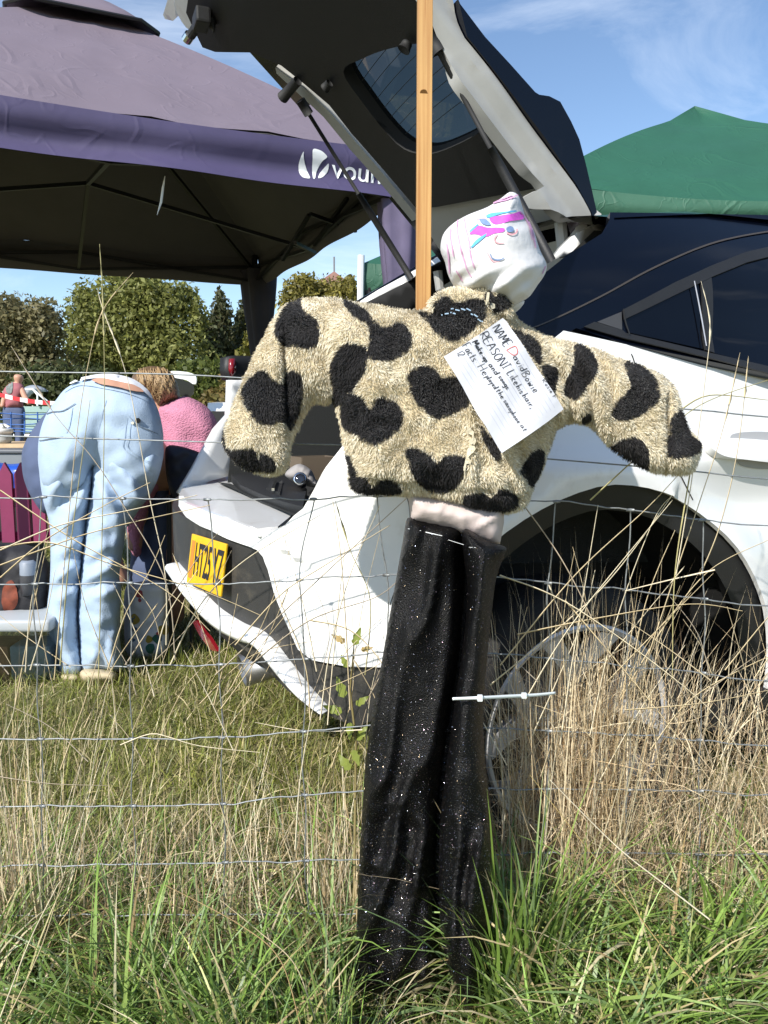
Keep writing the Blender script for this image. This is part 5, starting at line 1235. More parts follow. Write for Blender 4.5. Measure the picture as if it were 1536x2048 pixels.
P = [(hx.x, hx.y + 0.06, hx.z - 0.02, 0.11), (hx.x + 0.02, hx.y + 0.25, hx.z - 0.06, 0.12), (hx.x + 0.03, hx.y + 0.45, hx.z - 0.18, 0.14, 0.11), (hx.x + 0.03, hx.y + 0.56, hx.z - 0.28, 0.06), (hx.x + 0.03, hx.y + 0.66, hx.z - 0.36, 0.095), (hx.x + 0.03, hx.y + 0.72, hx.z - 0.42, 0.085),
     (hx.x - 0.15, hx.y + 0.44, hx.z - 0.24, 0.055), (hx.x - 0.17, hx.y + 0.42, hx.z - 0.46, 0.045), (hx.x - 0.12, hx.y + 0.46, hx.z - 0.62, 0.032), (hx.x - 0.10, hx.y + 0.48, hx.z - 0.70, 0.03),
     (hx.x + 0.17, hx.y + 0.44, hx.z - 0.24, 0.055), (hx.x + 0.16, hx.y + 0.44, hx.z - 0.46, 0.045), (hx.x + 0.10, hx.y + 0.50, hx.z - 0.62, 0.032), (hx.x + 0.08, hx.y + 0.52, hx.z - 0.70, 0.03),
     A3(132, 955, DWO + .03, .06), A3(132, 1110, DWO + .03, .04), A3(140, 1320, DWO + .03, .03), A3(245, 955, DWO, .06), A3(206, 1110, DWO, .04), A3(203, 1318, DWO, .03)]
skin_body('body', P, [(0, 1), (1, 2), (2, 3), (3, 4), (4, 5), (2, 6), (6, 7), (7, 8), (8, 9), (2, 10), (10, 11), (11, 12), (12, 13), (0, 14), (14, 15), (15, 16), (0, 17), (17, 18), (18, 19)], SKIN, W1)
hip = [(112, 800), (128, 780), (150, 766), (178, 756), (208, 752), (240, 755), (268, 764), (292, 780), (310, 805), (322, 840), (327, 880), (322, 930), (312, 960), (285, 985), (240, 985), (205, 960), (187, 935), (168, 975), (130, 985), (90, 975), (79, 935), (76, 895), (81, 860), (93, 828)]
lleg = [(78, 900), (110, 880), (170, 900), (188, 930), (182, 1000), (172, 1070), (165, 1130), (160, 1180), (157, 1230), (160, 1290), (166, 1345), (140, 1356), (119, 1350), (110, 1305), (97, 1260), (94, 1220), (99, 1170), (101, 1115), (99, 1050), (86, 1000), (79, 950)]
rleg = [(186, 925), (220, 890), (290, 890), (326, 890), (320, 945), (300, 990), (278, 1020), (262, 1045), (252, 1060), (246, 1100), (239, 1150), (243, 1185), (240, 1240), (241, 1290), (250, 1328), (248, 1341), (200, 1345), (164, 1341), (160, 1290), (157, 1230), (160, 1170), (168, 1090), (176, 1020), (183, 970)]
def d_hip(Q):
    x, y = Q[:, 0], Q[:, 1]
    cleft = -0.02 * np.exp(-((x - 200 + (y - 840) * 0.10) / 14) ** 2) * np.clip((y - 800) / 80, 0, 1)
    return cleft + 0.008 * nz3(x, y, 30.0, 6) + 0.006 * np.sin((x * 0.5 + y) * 0.11) * np.clip((y - 900) / 40, 0, 1)
def d_jl(ph):
    def f(Q):
        x, y = Q[:, 0], Q[:, 1]
        o_ = 0.030 * np.sin((x * (0.9 if ph < 2 else -0.9) + y * 0.55) * 0.10 + ph) * np.exp(-((y - 985) / 70) ** 2)
        o_ += 0.020 * np.sin((y + 0.5 * x) * 0.13 + ph) * np.exp(-((y - 1150) / 60) ** 2)
        return o_ + 0.016 * nz3(x, y, 26.0, ph) + 0.008 * nz3(x, y * 0.5, 9.0, ph + 5) + 0.007 * np.sin((x + 0.15 * y) * 0.16 + ph) * np.clip((y - 1200) / 80, 0, 1)
    return f
J1 = inflate(smooth_poly(hip, 7), DWO - 0.02, 80, 0.145, 7, d_hip, back=0.8)
J2 = inflate(smooth_poly(lleg, 7), DWO + 0.02, 42, 0.11, 7, d_jl(1.0))
J3 = inflate(smooth_poly(rleg, 7), DWO - 0.01, 44, 0.12, 7, d_jl(3.0))
WV, WF = join_parts([J1, J2, J3]); JN = mesh_obj('jeans', WV, WF, DENIM, W1, True); WB = bvh_of(WV, WF)
ow = on_bvh(WB, 0.004)
STI = M('denim_seam', (0.33, 0.42, 0.52), 0.9); DKS = M('denim_gap', (0.12, 0.15, 0.19), 0.9)
drape('waist_skin', smooth_poly([(186, 766), (205, 762), (235, 768), (268, 776), (285, 788), (265, 786), (230, 778), (205, 773)], 4), 6, WB, 0.012, SKIN, W1)
drape('white_top', smooth_poly([(142, 772), (165, 760), (208, 753), (242, 756), (270, 766), (292, 784), (300, 800), (284, 787), (262, 774), (232, 767), (205, 761), (172, 764)], 4), 6, WB, 0.010, WTOP, W1)
for q in ([(130, 785), (160, 772), (210, 778), (262, 790), (300, 806)], [(252, 832), (250, 870), (246, 890), (256, 905), (280, 918), (300, 926)], [(256, 830), (275, 850), (300, 860), (318, 872)], [(146, 815), (140, 850), (133, 866)], [(213, 800), (200, 840), (192, 870), (188, 905)], [(262, 836), (258, 875), (254, 890), (266, 905), (300, 924)]):
    ribbon_on('seam', [q], 1.6, ow, STI, JN)
for q in ([(86, 832), (105, 825), (128, 822), (152, 808)], [(80, 882), (105, 877), (128, 874)], [(262, 836), (275, 850), (296, 860), (314, 868)], [(89, 823), (94, 820)]):
    ribbon_on('pocket_gap', [q], 2.0, ow, DKS, JN)
MB().tube([on_bvh(WB, 0.002)(275, 841), on_bvh(WB, 0.008)(275, 841)], 0.009, 10).build('button', RUBBER, JN)
MB().tube([on_bvh(WB, 0.002)(266, 846), on_bvh(WB, 0.008)(266, 846)], 0.005, 10).build('rivet', CHROME, JN)
V_, F_ = inflate(smooth_poly([(125, 800), (90, 828), (66, 858), (48, 890), (43, 918), (48, 960), (66, 1000), (92, 1028), (130, 1010), (150, 900)], 6), DWO + 0.26, 45, 0.10, 8, lambda Q: 0.01 * nz3(Q[:, 0], Q[:, 1], 24.0))
mesh_obj('jumper', V_, F_, NAVY, W1, True)
SHOE = M('beige_suede', (0.52, 0.43, 0.28), 0.9, bump=0.2, bscale=120)
for q, d0 in (([(160, 1345), (175, 1337), (205, 1338), (228, 1342), (236, 1352), (228, 1364), (190, 1368), (165, 1364)], DWO - 0.06), ([(118, 1350), (128, 1345), (150, 1346), (162, 1352), (160, 1364), (138, 1368), (120, 1362)], DWO)):
    V_, F_ = inflate(smooth_poly(q, 4), d0, 14, 0.10, 5); mesh_obj('shoe', V_, F_, SHOE, W1, True)

# the second person, in a pink jumper
DW2 = 3.35
W2 = thing('person', (at(340, 1300, DW2).x, DW2, 0.1), 'person with short brown hair and pink knitted jumper leaning into the boot', 'person')
c = at(372, 860, DW2 + 0.05); hd_ = at(312, 775, DW2)
P = [(c.x + 0.02, c.y + 0.2, c.z - 0.25, 0.14), (c.x, c.y + 0.05, c.z - 0.02, 0.13), (c.x - 0.06, c.y, c.z + 0.08, 0.10), (hd_.x + 0.02, hd_.y, hd_.z - 0.05, 0.055), (hd_.x, hd_.y, hd_.z, 0.085), (hd_.x - 0.02, hd_.y + 0.04, hd_.z - 0.06, 0.07),
     (c.x - 0.14, c.y - 0.02, c.z - 0.06, 0.05), (c.x - 0.18, c.y - 0.03, c.z - 0.32, 0.042), (at(270, 1050, DW2 - .1)).to_tuple() + (0.036,), (at(270, 1105, DW2 - .12)).to_tuple() + (0.032,),
     (c.x + 0.14, c.y, c.z - 0.06, 0.05), (c.x + 0.2, c.y + 0.1, c.z - 0.32, 0.042), (c.x + 0.16, c.y - 0.02, c.z - 0.5, 0.03),
     (c.x - 0.05, c.y + 0.12, c.z - 0.45, 0.09), (c.x - 0.09, c.y + 0.0, c.z - 0.75, 0.06), (c.x - 0.09, c.y + 0.06, gz + 0.05, 0.045), (c.x + 0.1, c.y + 0.2, c.z - 0.45, 0.09), (c.x + 0.08, c.y + 0.1, c.z - 0.75, 0.06), (c.x + 0.08, c.y + 0.14, gz + 0.05, 0.045)]
skin_body('body', P, [(0, 1), (1, 2), (2, 3), (3, 4), (4, 5), (2, 6), (6, 7), (7, 8), (8, 9), (2, 10), (10, 11), (11, 12), (0, 13), (13, 14), (14, 15), (0, 16), (16, 17), (17, 18)], SKIN, W2)
KNIT = M('pink_knit', (0.52, 0.21, 0.30), 0.95, var=0.12, vscale=40)
def knit_bump(m):
    t = m.node_tree; b = t.nodes['Principled BSDF']; tcn = t.nodes.new('ShaderNodeTexCoord'); v = t.nodes.new('ShaderNodeTexVoronoi'); v.inputs['Scale'].default_value = 120
    mpn = t.nodes.new('ShaderNodeMapping'); mpn.inputs['Scale'].default_value = (1, 1, 1.5)
    t.links.new(tcn.outputs['Object'], mpn.inputs[0]); t.links.new(mpn.outputs[0], v.inputs['Vector'])
    bp = t.nodes.new('ShaderNodeBump'); bp.inputs['Strength'].default_value = 0.55; bp.inputs['Distance'].default_value = 0.008; bp.invert = True
    t.links.new(v.outputs['Distance'], bp.inputs['Height']); t.links.new(bp.outputs[0], b.inputs['Normal'])
knit_bump(KNIT)
V_, F_ = inflate(smooth_poly([(316, 818), (332, 806), (352, 796), (372, 793), (398, 803), (420, 820), (434, 845), (438, 880), (425, 925), (380, 940), (330, 930), (318, 880)], 6), DW2 - 0.02, 38, 0.13, 7, lambda Q: 0.012 * nz3(Q[:, 0], Q[:, 1], 34.0) + 0.006 * np.sin((Q[:, 0] * 0.6 - Q[:, 1]) * 0.09))
mesh_obj('jumper', V_, F_, KNIT, W2, True)
V_, F_ = inflate(smooth_poly([(250, 1036), (262, 1000), (300, 930), (345, 920), (300, 1010), (285, 1060), (282, 1108), (268, 1112), (256, 1085)], 6), DW2 - 0.10, 20, 0.06, 7)
mesh_obj('sleeve', V_, F_, KNIT, W2, True)
hair = smooth_poly([(262, 768), (266, 750), (282, 737), (305, 732), (330, 737), (348, 752), (358, 780), (360, 806), (346, 800), (334, 806), (318, 815), (304, 800), (285, 785), (268, 785)], 5)
V_, F_ = inflate(hair, DW2 - 0.01, 45, 0.115, 5, lambda Q: 0.006 * np.sin(Q[:, 0] * 0.45 + Q[:, 1] * 0.12))
HAIRM = M('brown_hair', (0.14, 0.085, 0.045), 0.5, var=0.3, vscale=30)
HO = mesh_obj('hair', V_, F_, HAIRM, W2, True); HRB = bvh_of(V_, F_)
sv = MB()
for k in range(170):
    x0, y0 = rnd.uniform(272, 345), rnd.uniform(736, 778); pts = []
    for j in range(6):
        p = on_bvh(HRB, 0.004 + 0.003 * rnd.random())(x0 + j * rnd.uniform(0.5, 3.2) * (1 if x0 > 290 else 0.4), y0 + j * rnd.uniform(4.5, 7))
        if p is None: break
        pts.append(p)
    if len(pts) > 2: sv.tube(pts, [0.0022] * (len(pts) - 1) + [0.0006], 4, cap=False)
tag(sv.build('hair_strands', M('blonde_streaks', (0.36, 0.24, 0.12), 0.45), HO, True), kind='stuff')
V_, F_ = inflate(smooth_poly([(300, 930), (330, 905), (345, 950), (350, 1050), (342, 1140), (334, 1240), (330, 1300), (262, 1300), (258, 1200), (262, 1110), (285, 1020)], 7), DW2 + 0.05, 40, 0.13, 8, lambda Q: 0.01 * nz3(Q[:, 0], Q[:, 1], 24.0))
mesh_obj('jeans', V_, F_, NAVY, W2, True)

# the man far across the field
DM = 12.0
W3 = thing('person', (at(28, 900, DM).x, DM, 0.1), 'man in faded red t-shirt and jeans standing beside the green trailer', 'person')
k = DM / FPX
hp_ = at(26, 818, DM); P = [(hp_.x, DM, hp_.z, 0.10), (hp_.x + 0.02, DM, hp_.z + 0.22, 0.10), (hp_.x + 0.05, DM, hp_.z + 0.36, 0.07), (at(36, 766, DM)).to_tuple() + (0.05,), (at(37, 757, DM)).to_tuple() + (0.08,), (at(38, 748, DM)).to_tuple() + (0.07,),
     (at(44, 780, DM - .1)).to_tuple() + (0.045,), (at(51, 797, DM - .2)).to_tuple() + (0.045,), (at(60, 808, DM - .3)).to_tuple() + (0.035,), (at(13, 782, DM + .05)).to_tuple() + (0.04,), (at(8, 798, DM)).to_tuple() + (0.04,), (at(4, 815, DM - .1)).to_tuple() + (0.035,),
     (at(18, 850, DM)).to_tuple() + (0.05,), (at(16, 900, DM)).to_tuple() + (0.045,), (at(15, 955, DM)).to_tuple() + (0.05,), (at(36, 850, DM)).to_tuple() + (0.05,), (at(38, 900, DM)).to_tuple() + (0.045,), (at(39, 955, DM)).to_tuple() + (0.05,)]
skin_body('body', P, [(0, 1), (1, 2), (2, 3), (3, 4), (4, 5), (2, 6), (6, 7), (7, 8), (2, 9), (9, 10), (10, 11), (0, 12), (12, 13), (13, 14), (0, 15), (15, 16), (16, 17)], SKIN, W3)
V_, F_ = inflate(smooth_poly([(7, 780), (16, 769), (27, 764), (39, 765), (48, 773), (50, 790), (45, 795), (46, 815), (30, 818), (9, 816), (10, 798), (4, 793)], 3), DM, 18, 0.17, 4)
mesh_obj('t_shirt', V_, F_, M('faded_red', (0.34, 0.115, 0.13), 0.9, var=0.12, vscale=10), W3, True); MBV = bvh_of(V_, F_)
drape('shirt_print', smooth_poly([(15, 768), (26, 766), (24, 785), (16, 787), (13, 780)], 3), 4, MBV, 0.01, M('print_grey', (0.17, 0.19, 0.18), 0.9, var=0.5, vscale=25), W3)
V_, F_ = inflate(smooth_poly([(9, 812), (46, 812), (50, 850), (46, 900), (44, 955), (32, 957), (30, 900), (27, 860), (23, 900), (22, 957), (9, 955), (9, 900), (6, 850)], 4), DM, 14, 0.11, 5)
mesh_obj('jeans', V_, F_, NAVY, W3, True)
# ------------------------------------------------------------------ things lying about
def lathe_at(p, prof, n=28): return MB().lathe(prof, Matrix.Translation(p), n)
# clear storage box with its lid at the left edge
DB = 2.72; bz = 0.11
bx = thing('storage_box', (at(30, 1330, DB).x, DB + 0.1, bz), 'clear plastic storage box with lid in the grass beside the bending person', 'box')
CLEAR = glass_mat('clear_plastic', (0.72, 0.76, 0.78), 0.6, 0.15); CLW = M('milky_plastic', (0.55, 0.58, 0.60), 0.3, trans=0.2)
xr = at(98, 1330, DB).x; zt = at(98, 1262, DB).z; x0 = xr - 0.62
tb = MB(); a0 = [(x0 + .03, DB + .01, bz), (xr - .02, DB + .01, bz), (xr - .02, DB + .36, bz), (x0 + .03, DB + .36, bz), (x0, DB, zt), (xr, DB, zt), (xr, DB + .4, zt), (x0, DB + .4, zt)]
tb.add(a0, [(0, 3, 2, 1), (0, 1, 5, 4), (1, 2, 6, 5), (2, 3, 7, 6), (3, 0, 4, 7)]).build('tub', CLEAR, bx)
MB().box(((x0 + xr) / 2, DB + .2, zt + 0.022), (xr - x0 + 0.035, 0.44, 0.045), None, 0.012).build('lid', CLW, bx, True)
for q, col in (((0.10, 0.16), (0.55, 0.42, 0.22)), ((0.32, 0.14), (0.42, 0.2, 0.1)), ((0.47, 0.15), (0.25, 0.35, 0.4))):
    MB().box((x0 + q[0] + .06, DB + 0.12, bz + 0.075), (q[1], 0.15, 0.13), None, 0.01).build('contents', M('paper_stock', col, 0.8, var=0.3, vscale=18), bx)
# dark bags heaped behind the box
def puff(name, L, D, Rp, th, mat, label, cat, sp=7, group=None):
    V_, F_ = inflate(smooth_poly(L, 6), D, Rp, th, sp, lambda Q: 0.02 * nz3(Q[:, 0], Q[:, 1], 22.0, 2))
    c_ = at(np.mean([p[0] for p in L]), max(p[1] for p in L), D)
    t_ = thing(name, c_, label, cat, group); mesh_obj('fabric', V_, F_, mat, t_, True); return t_, bvh_of(V_, F_)
t_, b_ = puff('dark_bag', [(-40, 1100), (20, 1088), (70, 1095), (98, 1130), (100, 1190), (92, 1235), (40, 1245), (-40, 1245)], 3.0, 40, 0.16, M('black_bag', (0.016, 0.015, 0.018), 0.7, bump=0.3, bscale=30), 'black bag with dark red pattern heaped behind the storage box', 'bag')
drape('bag_print', smooth_poly([(5, 1180), (25, 1160), (36, 1190), (30, 1215), (8, 1220)], 4), 6, b_, 0.004, M('print_rust', (0.16, 0.035, 0.015), 0.8, var=0.5, vscale=30), t_)
t_ = thing('spray_can', at(60, 1190, 2.85), 'grey capped can standing against the black bag', 'can')
cc_ = at(59, 1188, 2.85); lathe_at(cc_, [(0, 0), (0.03, 0), (0.031, 0.06), (0.03, 0.075)]).build('body', M('can_dark', (0.05, 0.05, 0.055), 0.4), t_, True)
lathe_at(cc_ + Vector((0, 0, 0.075)), [(0.03, 0), (0.029, 0.045), (0.02, 0.055), (0, 0.055)]).build('cap', M('cap_grey', (0.22, 0.25, 0.30), 0.5), t_, True)
# patterned tote in the shade
t_, b_ = puff('tote_bag', [(250, 1180), (270, 1165), (330, 1165), (336, 1220), (334, 1305), (292, 1318), (256, 1312), (248, 1250)], 3.02, 20, 0.07, M('tote_white', (0.50, 0.50, 0.52), 0.85), 'pale tote bag with dark blotchy print standing in the shade by the jeans', 'bag')
for k in range(13):
    cx, cy = rnd.uniform(262, 326), rnd.uniform(1182, 1300); rr = rnd.uniform(4, 11)
    drape('blotch', smooth_poly([(cx + rr * math.cos(a) * rnd.uniform(.6, 1.3), cy + rr * math.sin(a) * rnd.uniform(.6, 1.3)) for a in np.linspace(0, 5.5, 7)], 3), 5, b_, 0.003, M('blotch', [(0.03, 0.07, 0.13), (0.02, 0.10, 0.07), (0.30, 0.05, 0.06), (0.28, 0.2, 0.03)][k % 4], 0.8), t_)
# black folding seat between the pair and the car
t_, b_ = puff('folding_seat', [(330, 905), (334, 893), (346, 890), (380, 898), (408, 914), (404, 960), (380, 1000), (352, 1010), (334, 960)], 3.05, 12, 0.03, M('seat_navy', (0.012, 0.014, 0.026), 0.6), 'dark padded folding seat between the pink jumper and the car bumper', 'seat')
ft = MB(); ft.tube([at(338, 990, 3.05), Vector((at(335, 1200, 3.05).x, 3.05, 0.1))], 0.01, 8); ft.build('leg', FRAME, t_)
ft = MB(); ft.tube([at(385, 980, 3.05), Vector((at(380, 1200, 3.05).x, 3.05, 0.1))], 0.01, 8); ft.build('leg', FRAME, t_)
# magenta picket screen
MGT = M('magenta_paint', (0.20, 0.018, 0.075), 0.6, var=0.12, vscale=10)
dpk = 3.9; pk_ = thing('picket_screen', (at(40, 1095, dpk).x, dpk, 0.1), 'low magenta picket screen standing in the grass under the gazebo', 'picket fence')
for x in (-62, -25, 8, 40, 72, 104):
    a = at(x - 13, 930, dpk); b = at(x + 13, 930, dpk); z1 = at(x, 1085, dpk).z; zt_ = at(x, 925, dpk).z
    V = [(a.x, dpk, z1), (b.x, dpk, z1), (b.x, dpk, zt_ - .06), ((a.x + b.x) / 2, dpk, zt_), (a.x, dpk, zt_ - .06)]; V += [(p[0], p[1] + 0.02, p[2]) for p in V]
    MB().add(V, [(0, 1, 2, 3, 4), (9, 8, 7, 6, 5)] + [(i, i + 5, (i + 1) % 5 + 5, (i + 1) % 5) for i in range(5)]).build('picket', MGT, pk_)
for y in (985, 1072):
    a = at(-90, y, dpk + 0.03); b = at(125, y, dpk + 0.03); MB().bar(a, b, 0.018, 0.045).build('rail', MGT, pk_)
for x in (-85, 118):
    p = at(x, 1070, dpk + .03); MB().box((p.x, p.y + .02, (p.z + 0.1) / 2), (0.03, 0.03, p.z - 0.08)).build('foot', MGT, pk_)
t_, b_ = puff('blue_bag', [(-30, 930), (20, 928), (60, 930), (82, 965), (88, 1000), (60, 1010), (-30, 1012)], 4.15, 22, 0.10, M('blue_plastic', (0.02, 0.09, 0.50), 0.35, bump=0.2, bscale=20), 'shiny blue bag with green base hanging behind the pickets', 'bag')
drape('bag_base', smooth_poly([(-20, 985), (30, 980), (84, 985), (82, 1006), (-20, 1008)], 5), 8, b_, 0.004, M('teal_plastic', (0.02, 0.26, 0.20), 0.4), t_)
# trestle table with crates at the left edge
dt = 4.7; tb_ = thing('trestle_table', (at(0, 1000, dt).x, dt + .2, 0.1), 'rough plank table at the gazebo edge carrying grey crate', 'table')
a = at(-160, 884, dt); b = at(64, 888, dt); zt_ = b.z
MB().box(((a.x + b.x) / 2, dt + 0.3, zt_ - .012), (b.x - a.x, 0.6, 0.022)).build('table_top', M('plank', (0.55, 0.40, 0.24), 0.7, var=0.2, vscale=12), tb_)
for x in (a.x + .08, b.x - .06):
    for y in (dt + .06, dt + .54): MB().bar((x, y, 0.08), (x, y, zt_ - .02), 0.03, 0.03, up=(0, 1, 0)).build('leg', FRAME, tb_)
cr = thing('grey_crate', (at(20, 960, 4.5).x, 4.5, 0.5), 'grey plastic crate beneath the plank table edge', 'crate')
c1 = at(60, 905, 4.5); c2 = at(60, 935, 4.5); MB().box((c1.x - .3, 4.62, (c1.z + c2.z) / 2), (0.6, 0.3, c1.z - c2.z), None, 0.012).build('body', M('crate_grey', (0.20, 0.22, 0.24), 0.5), cr)
MB().box((c1.x - .3, 4.62, c1.z + .008), (0.63, 0.33, 0.02), None, 0.006).build('rim', M('crate_rim', (0.12, 0.13, 0.15), 0.5), cr)
sb = MB(); sb.box((c1.x - .3, 4.62, c2.z / 2 + 0.04), (0.5, 0.25, c2.z - 0.09), None, 0.02); sb.build('stand', RUBBER, cr)
pl = thing('planter', at(5, 882, 4.85), 'ribbed grey planter with white rim on the plank table', 'planter')
pp = at(4, 882, 4.86); pp.z = zt_
prof = [(0, 0), (0.05, 0)] + [(0.056 + 0.004 * (i % 2), 0.012 * (i + 1)) for i in range(5)] + [(0.06, 0.062)]
lathe_at(pp, prof).build('pot', M('pot_grey', (0.42, 0.43, 0.42), 0.7), pl, True)
lathe_at(pp + Vector((0, 0, 0.062)), [(0.06, 0), (0.068, 0.006), (0.07, 0.022), (0.062, 0.03), (0.0, 0.026)]).build('rim', M('rim_white', (0.75, 0.74, 0.72), 0.5), pl, True)
fl_ = MB()
for k in range(9):
    a = rnd.uniform(0, 6.28); fl_.tube([pp + Vector((0, 0, 0.08)), pp + Vector((math.cos(a) * .03, math.sin(a) * .03, 0.11)), pp + Vector((math.cos(a) * .05, math.sin(a) * .05, 0.10))], [0.01, 0.014, 0.004], 6)
fl_.build('flowers', M('petal_white', (0.8, 0.78, 0.74), 0.7), pl, True)

# pale green trailer with open frame behind, blue netting and barrier tape
dT = 13.0
tr_ = thing('trailer', (at(60, 930, dT).x, dT + .6, 0.1), 'pale green box trailer with white frame behind blue netting', 'trailer')
a = at(27, 812, dT); b = at(120, 866, dT)
for k in range(4):
    z1 = a.z + (b.z - a.z) * k / 4; z2 = a.z + (b.z - a.z) * (k + 1) / 4
    MB().box(((a.x + b.x) / 2, dT + .02 + .004 * (k % 2), (z1 + z2) / 2), (b.x - a.x, 0.05, abs(z1 - z2) - .012)).build('side_board', M('trailer_green', (0.30, 0.44, 0.40), 0.6, var=0.1) if k == 0 else bpy.data.materials['trailer_green'], tr_)
MB().box(((a.x + b.x) / 2, dT + .7, (a.z + b.z) / 2), (b.x - a.x - .06, 1.2, abs(a.z - b.z) - .05)).build('tub', bpy.data.materials['trailer_green'], tr_)
MB().box(((a.x + b.x) / 2, dT, b.z - .04), (b.x - a.x + .04, 0.06, 0.05)).build('bottom_rail', PRINT, tr_)
for q in ([(35, 812), (35, 778), (66, 779), (75, 790), (75, 812)], [(66, 779), (95, 803)]):
    MB().tube([at(x, y, dT - .05) for x, y in q], 0.018, 6).build('hood_frame', PRINT, tr_)
wl = at(45, 885, dT)
for x in (wl.x, wl.x + 0.5): MB().lathe([(0.0, -.07), (0.2, -.08), (0.27, -.05), (0.27, .05), (0.2, .08), (0.0, .07)], Matrix.Translation((x, dT + .3, 0.37)) @ Matrix.Rotation(R(90), 4, 'X'), 24).build('wheel', TYRE, tr_, True)
V_, F_ = inflate(smooth_poly([(47, 778), (55, 772), (70, 770), (88, 776), (96, 783), (70, 785), (52, 798), (49, 790)], 3), dT + .8, 12, 0.2, 4)
sheet_ = thing('plastic_sheet', at(70, 800, dT + .8), 'crumpled clear plastic sheeting heaped above the green trailer', 'sheeting'); mesh_obj('sheet', V_, F_, M('sheeting', (0.45, 0.48, 0.52), 0.25, trans=0.3), sheet_, True)
NETB = M('blue_plastic_net', (0.04, 0.13, 0.40), 0.5)
dn = 11.0; nt_ = thing('barrier_netting', (at(40, 930, dn).x, dn, 0.1), 'blue plastic mesh netting strung in front of the green trailer', 'netting')
for y in (828, 838, 848, 858, 864):
    MB().tube([at(x, y + 1.5 * math.sin(x * .05 + y), dn) for x in range(-80, 110, 20)], 0.008, 5).build('net_strand', NETB, nt_)
for x in (-60, -25, 22, 49, 75, 100):
    MB().tube([at(x, 824, dn), at(x + .5, 845, dn), at(x, 868, dn)], 0.011, 5).build('net_post', NETB, nt_)
for x in (-62, 101): p = at(x, 830, dn); MB().tube([(p.x, dn + .02, 0.05), (p.x, dn + .02, p.z)], 0.015, 6).build('stake', FRAME, nt_)
bt = thing('barrier_tape', at(40, 800, 10.6), 'red and white striped barrier tape strung above the blue netting', 'tape')
TRED = M('tape_red', (0.60, 0.03, 0.04), 0.4)
xs_ = np.linspace(-80, 130, 15)
for i in range(14):
    q = [(x, 790 + (x) * 0.16 + 3 * math.sin(x * .03)) for x in (xs_[i], (xs_[i] + xs_[i+1]) / 2, xs_[i+1])]
    V = []
    for x, y in q: V += [at(x, y - 4.5, 10.6), at(x, y + 4, 10.6)]
    MB().add(V, [(0, 1, 3, 2), (2, 3, 5, 4)]).build('tape_stripe', TRED if i % 2 else PRINT, bt)

# white hatchback with its tailgate up, far behind
dh = 17.0
hc = thing('hatchback', (at(420, 900, dh).x, dh + 1.2, 0.1), 'distant white hatchback with its tailgate raised beside the pink jumper', 'car')
WD = M('far_white', (0.78, 0.78, 0.78), 0.3, coat=0.4)
def slab(name, L, d, th, mat, par): return patch(name, smooth_poly([(x, y) for x, y in L], 4), 6, lambda x, y: at(x, y, d), mat, par, thick=th)
slab('tailgate', [(338, 744), (352, 742), (378, 745), (391, 752), (392, 766), (386, 768), (372, 760), (345, 754)], dh, 0.06, WD, hc)
slab('rear_window', [(352, 757), (372, 762), (386, 769), (388, 782), (380, 794), (360, 790), (350, 778)], dh + .05, 0.02, GLASS_D, hc)
p0 = at(366, 798, dh); p1 = at(470, 830, dh); hb_ = MB()
V = [];F = []
prof = [(0, 0.35), (0.0, 0.9), (0.12, 1.02), (0.35, 1.42), (1.6, 1.47), (2.3, 1.05), (3.3, 0.9), (3.45, 0.6), (3.45, 0.3)]
for (l_, z_) in prof:
    for s_ in (-0.8, 0.8): V.append((p0.x + 0.35 + 0.75 + s_ * (0.88 if z_ > 1.0 else 1), dh + .3 + l_, z_))
F = [(2*i, 2*i+1, 2*i+3, 2*i+2) for i in range(len(prof)-1)] + [tuple(range(0, 2*len(prof), 2)), tuple(range(1, 2*len(prof), 2))]
hb_.add(V, F).build('body', WD, hc)
MB().box((p0.x + 1.1, dh + .28, 0.98), (1.2, 0.03, 0.5), None, 0.01).build('boot_opening', RUBBER, hc)
for s_ in (0.32, 1.88):
    for l_ in (0.75, 3.0): MB().lathe([(0.0, -.09), (0.25, -.1), (0.31, -.06), (0.31, .06), (0.25, .1), (0, .09)], Matrix.Translation((p0.x + s_, dh + .3 + l_, 0.40)) @ Matrix.Rotation(R(90), 4, 'Y'), 20).build('wheel', TYRE, hc, True)

# odds and ends in the boot
jr = thing('glass_jar', at_z(600, 962, ZD + 0.04), 'small dark glass jar lying in the car boot', 'jar')
q_ = at(602, 962, 2.25); MB().lathe([(0, -.02), (0.015, -.02), (0.019, -.014), (0.019, .014), (0.015, .02), (0.012, .022), (0, .02)], Matrix.Translation(q_) @ Matrix.Rotation(R(70), 4, 'X'), 20).build('bowl', M('dark_glass', (0.01, 0.01, 0.012), 0.05, coat=1), jr, True)
MB().lathe([(0.016, .021), (0.020, .02), (0.020, .025), (0.016, .026)], Matrix.Translation(q_) @ Matrix.Rotation(R(70), 4, 'X'), 20).build('rim', CHROME, jr, True)
bxs = thing('cardboard_box', at(625, 950, 2.4), 'open brown cardboard box in the car boot', 'box')
m3 = Matrix.Rotation(R(28), 3, 'Z')
for i, (dx, dy, sx, sy) in enumerate(((0, -.05, .12, .004), (0, .05, .12, .004), (-.06, 0, .004, .10), (.06, 0, .004, .10))):
    MB().box(at(628, 935, 2.42) + m3 @ Vector((dx, dy, 0)), (sx, sy, 0.07), m3).build('flap' if i == 0 else 'panel', M('cardboard', (0.12, 0.09, 0.06), 0.85) if i == 0 else bpy.data.materials['cardboard'], bxs)
ls = thing('grey_cloth', at(590, 960, 2.3), 'crumpled grey cloth beside the jar in the car boot', 'cloth')
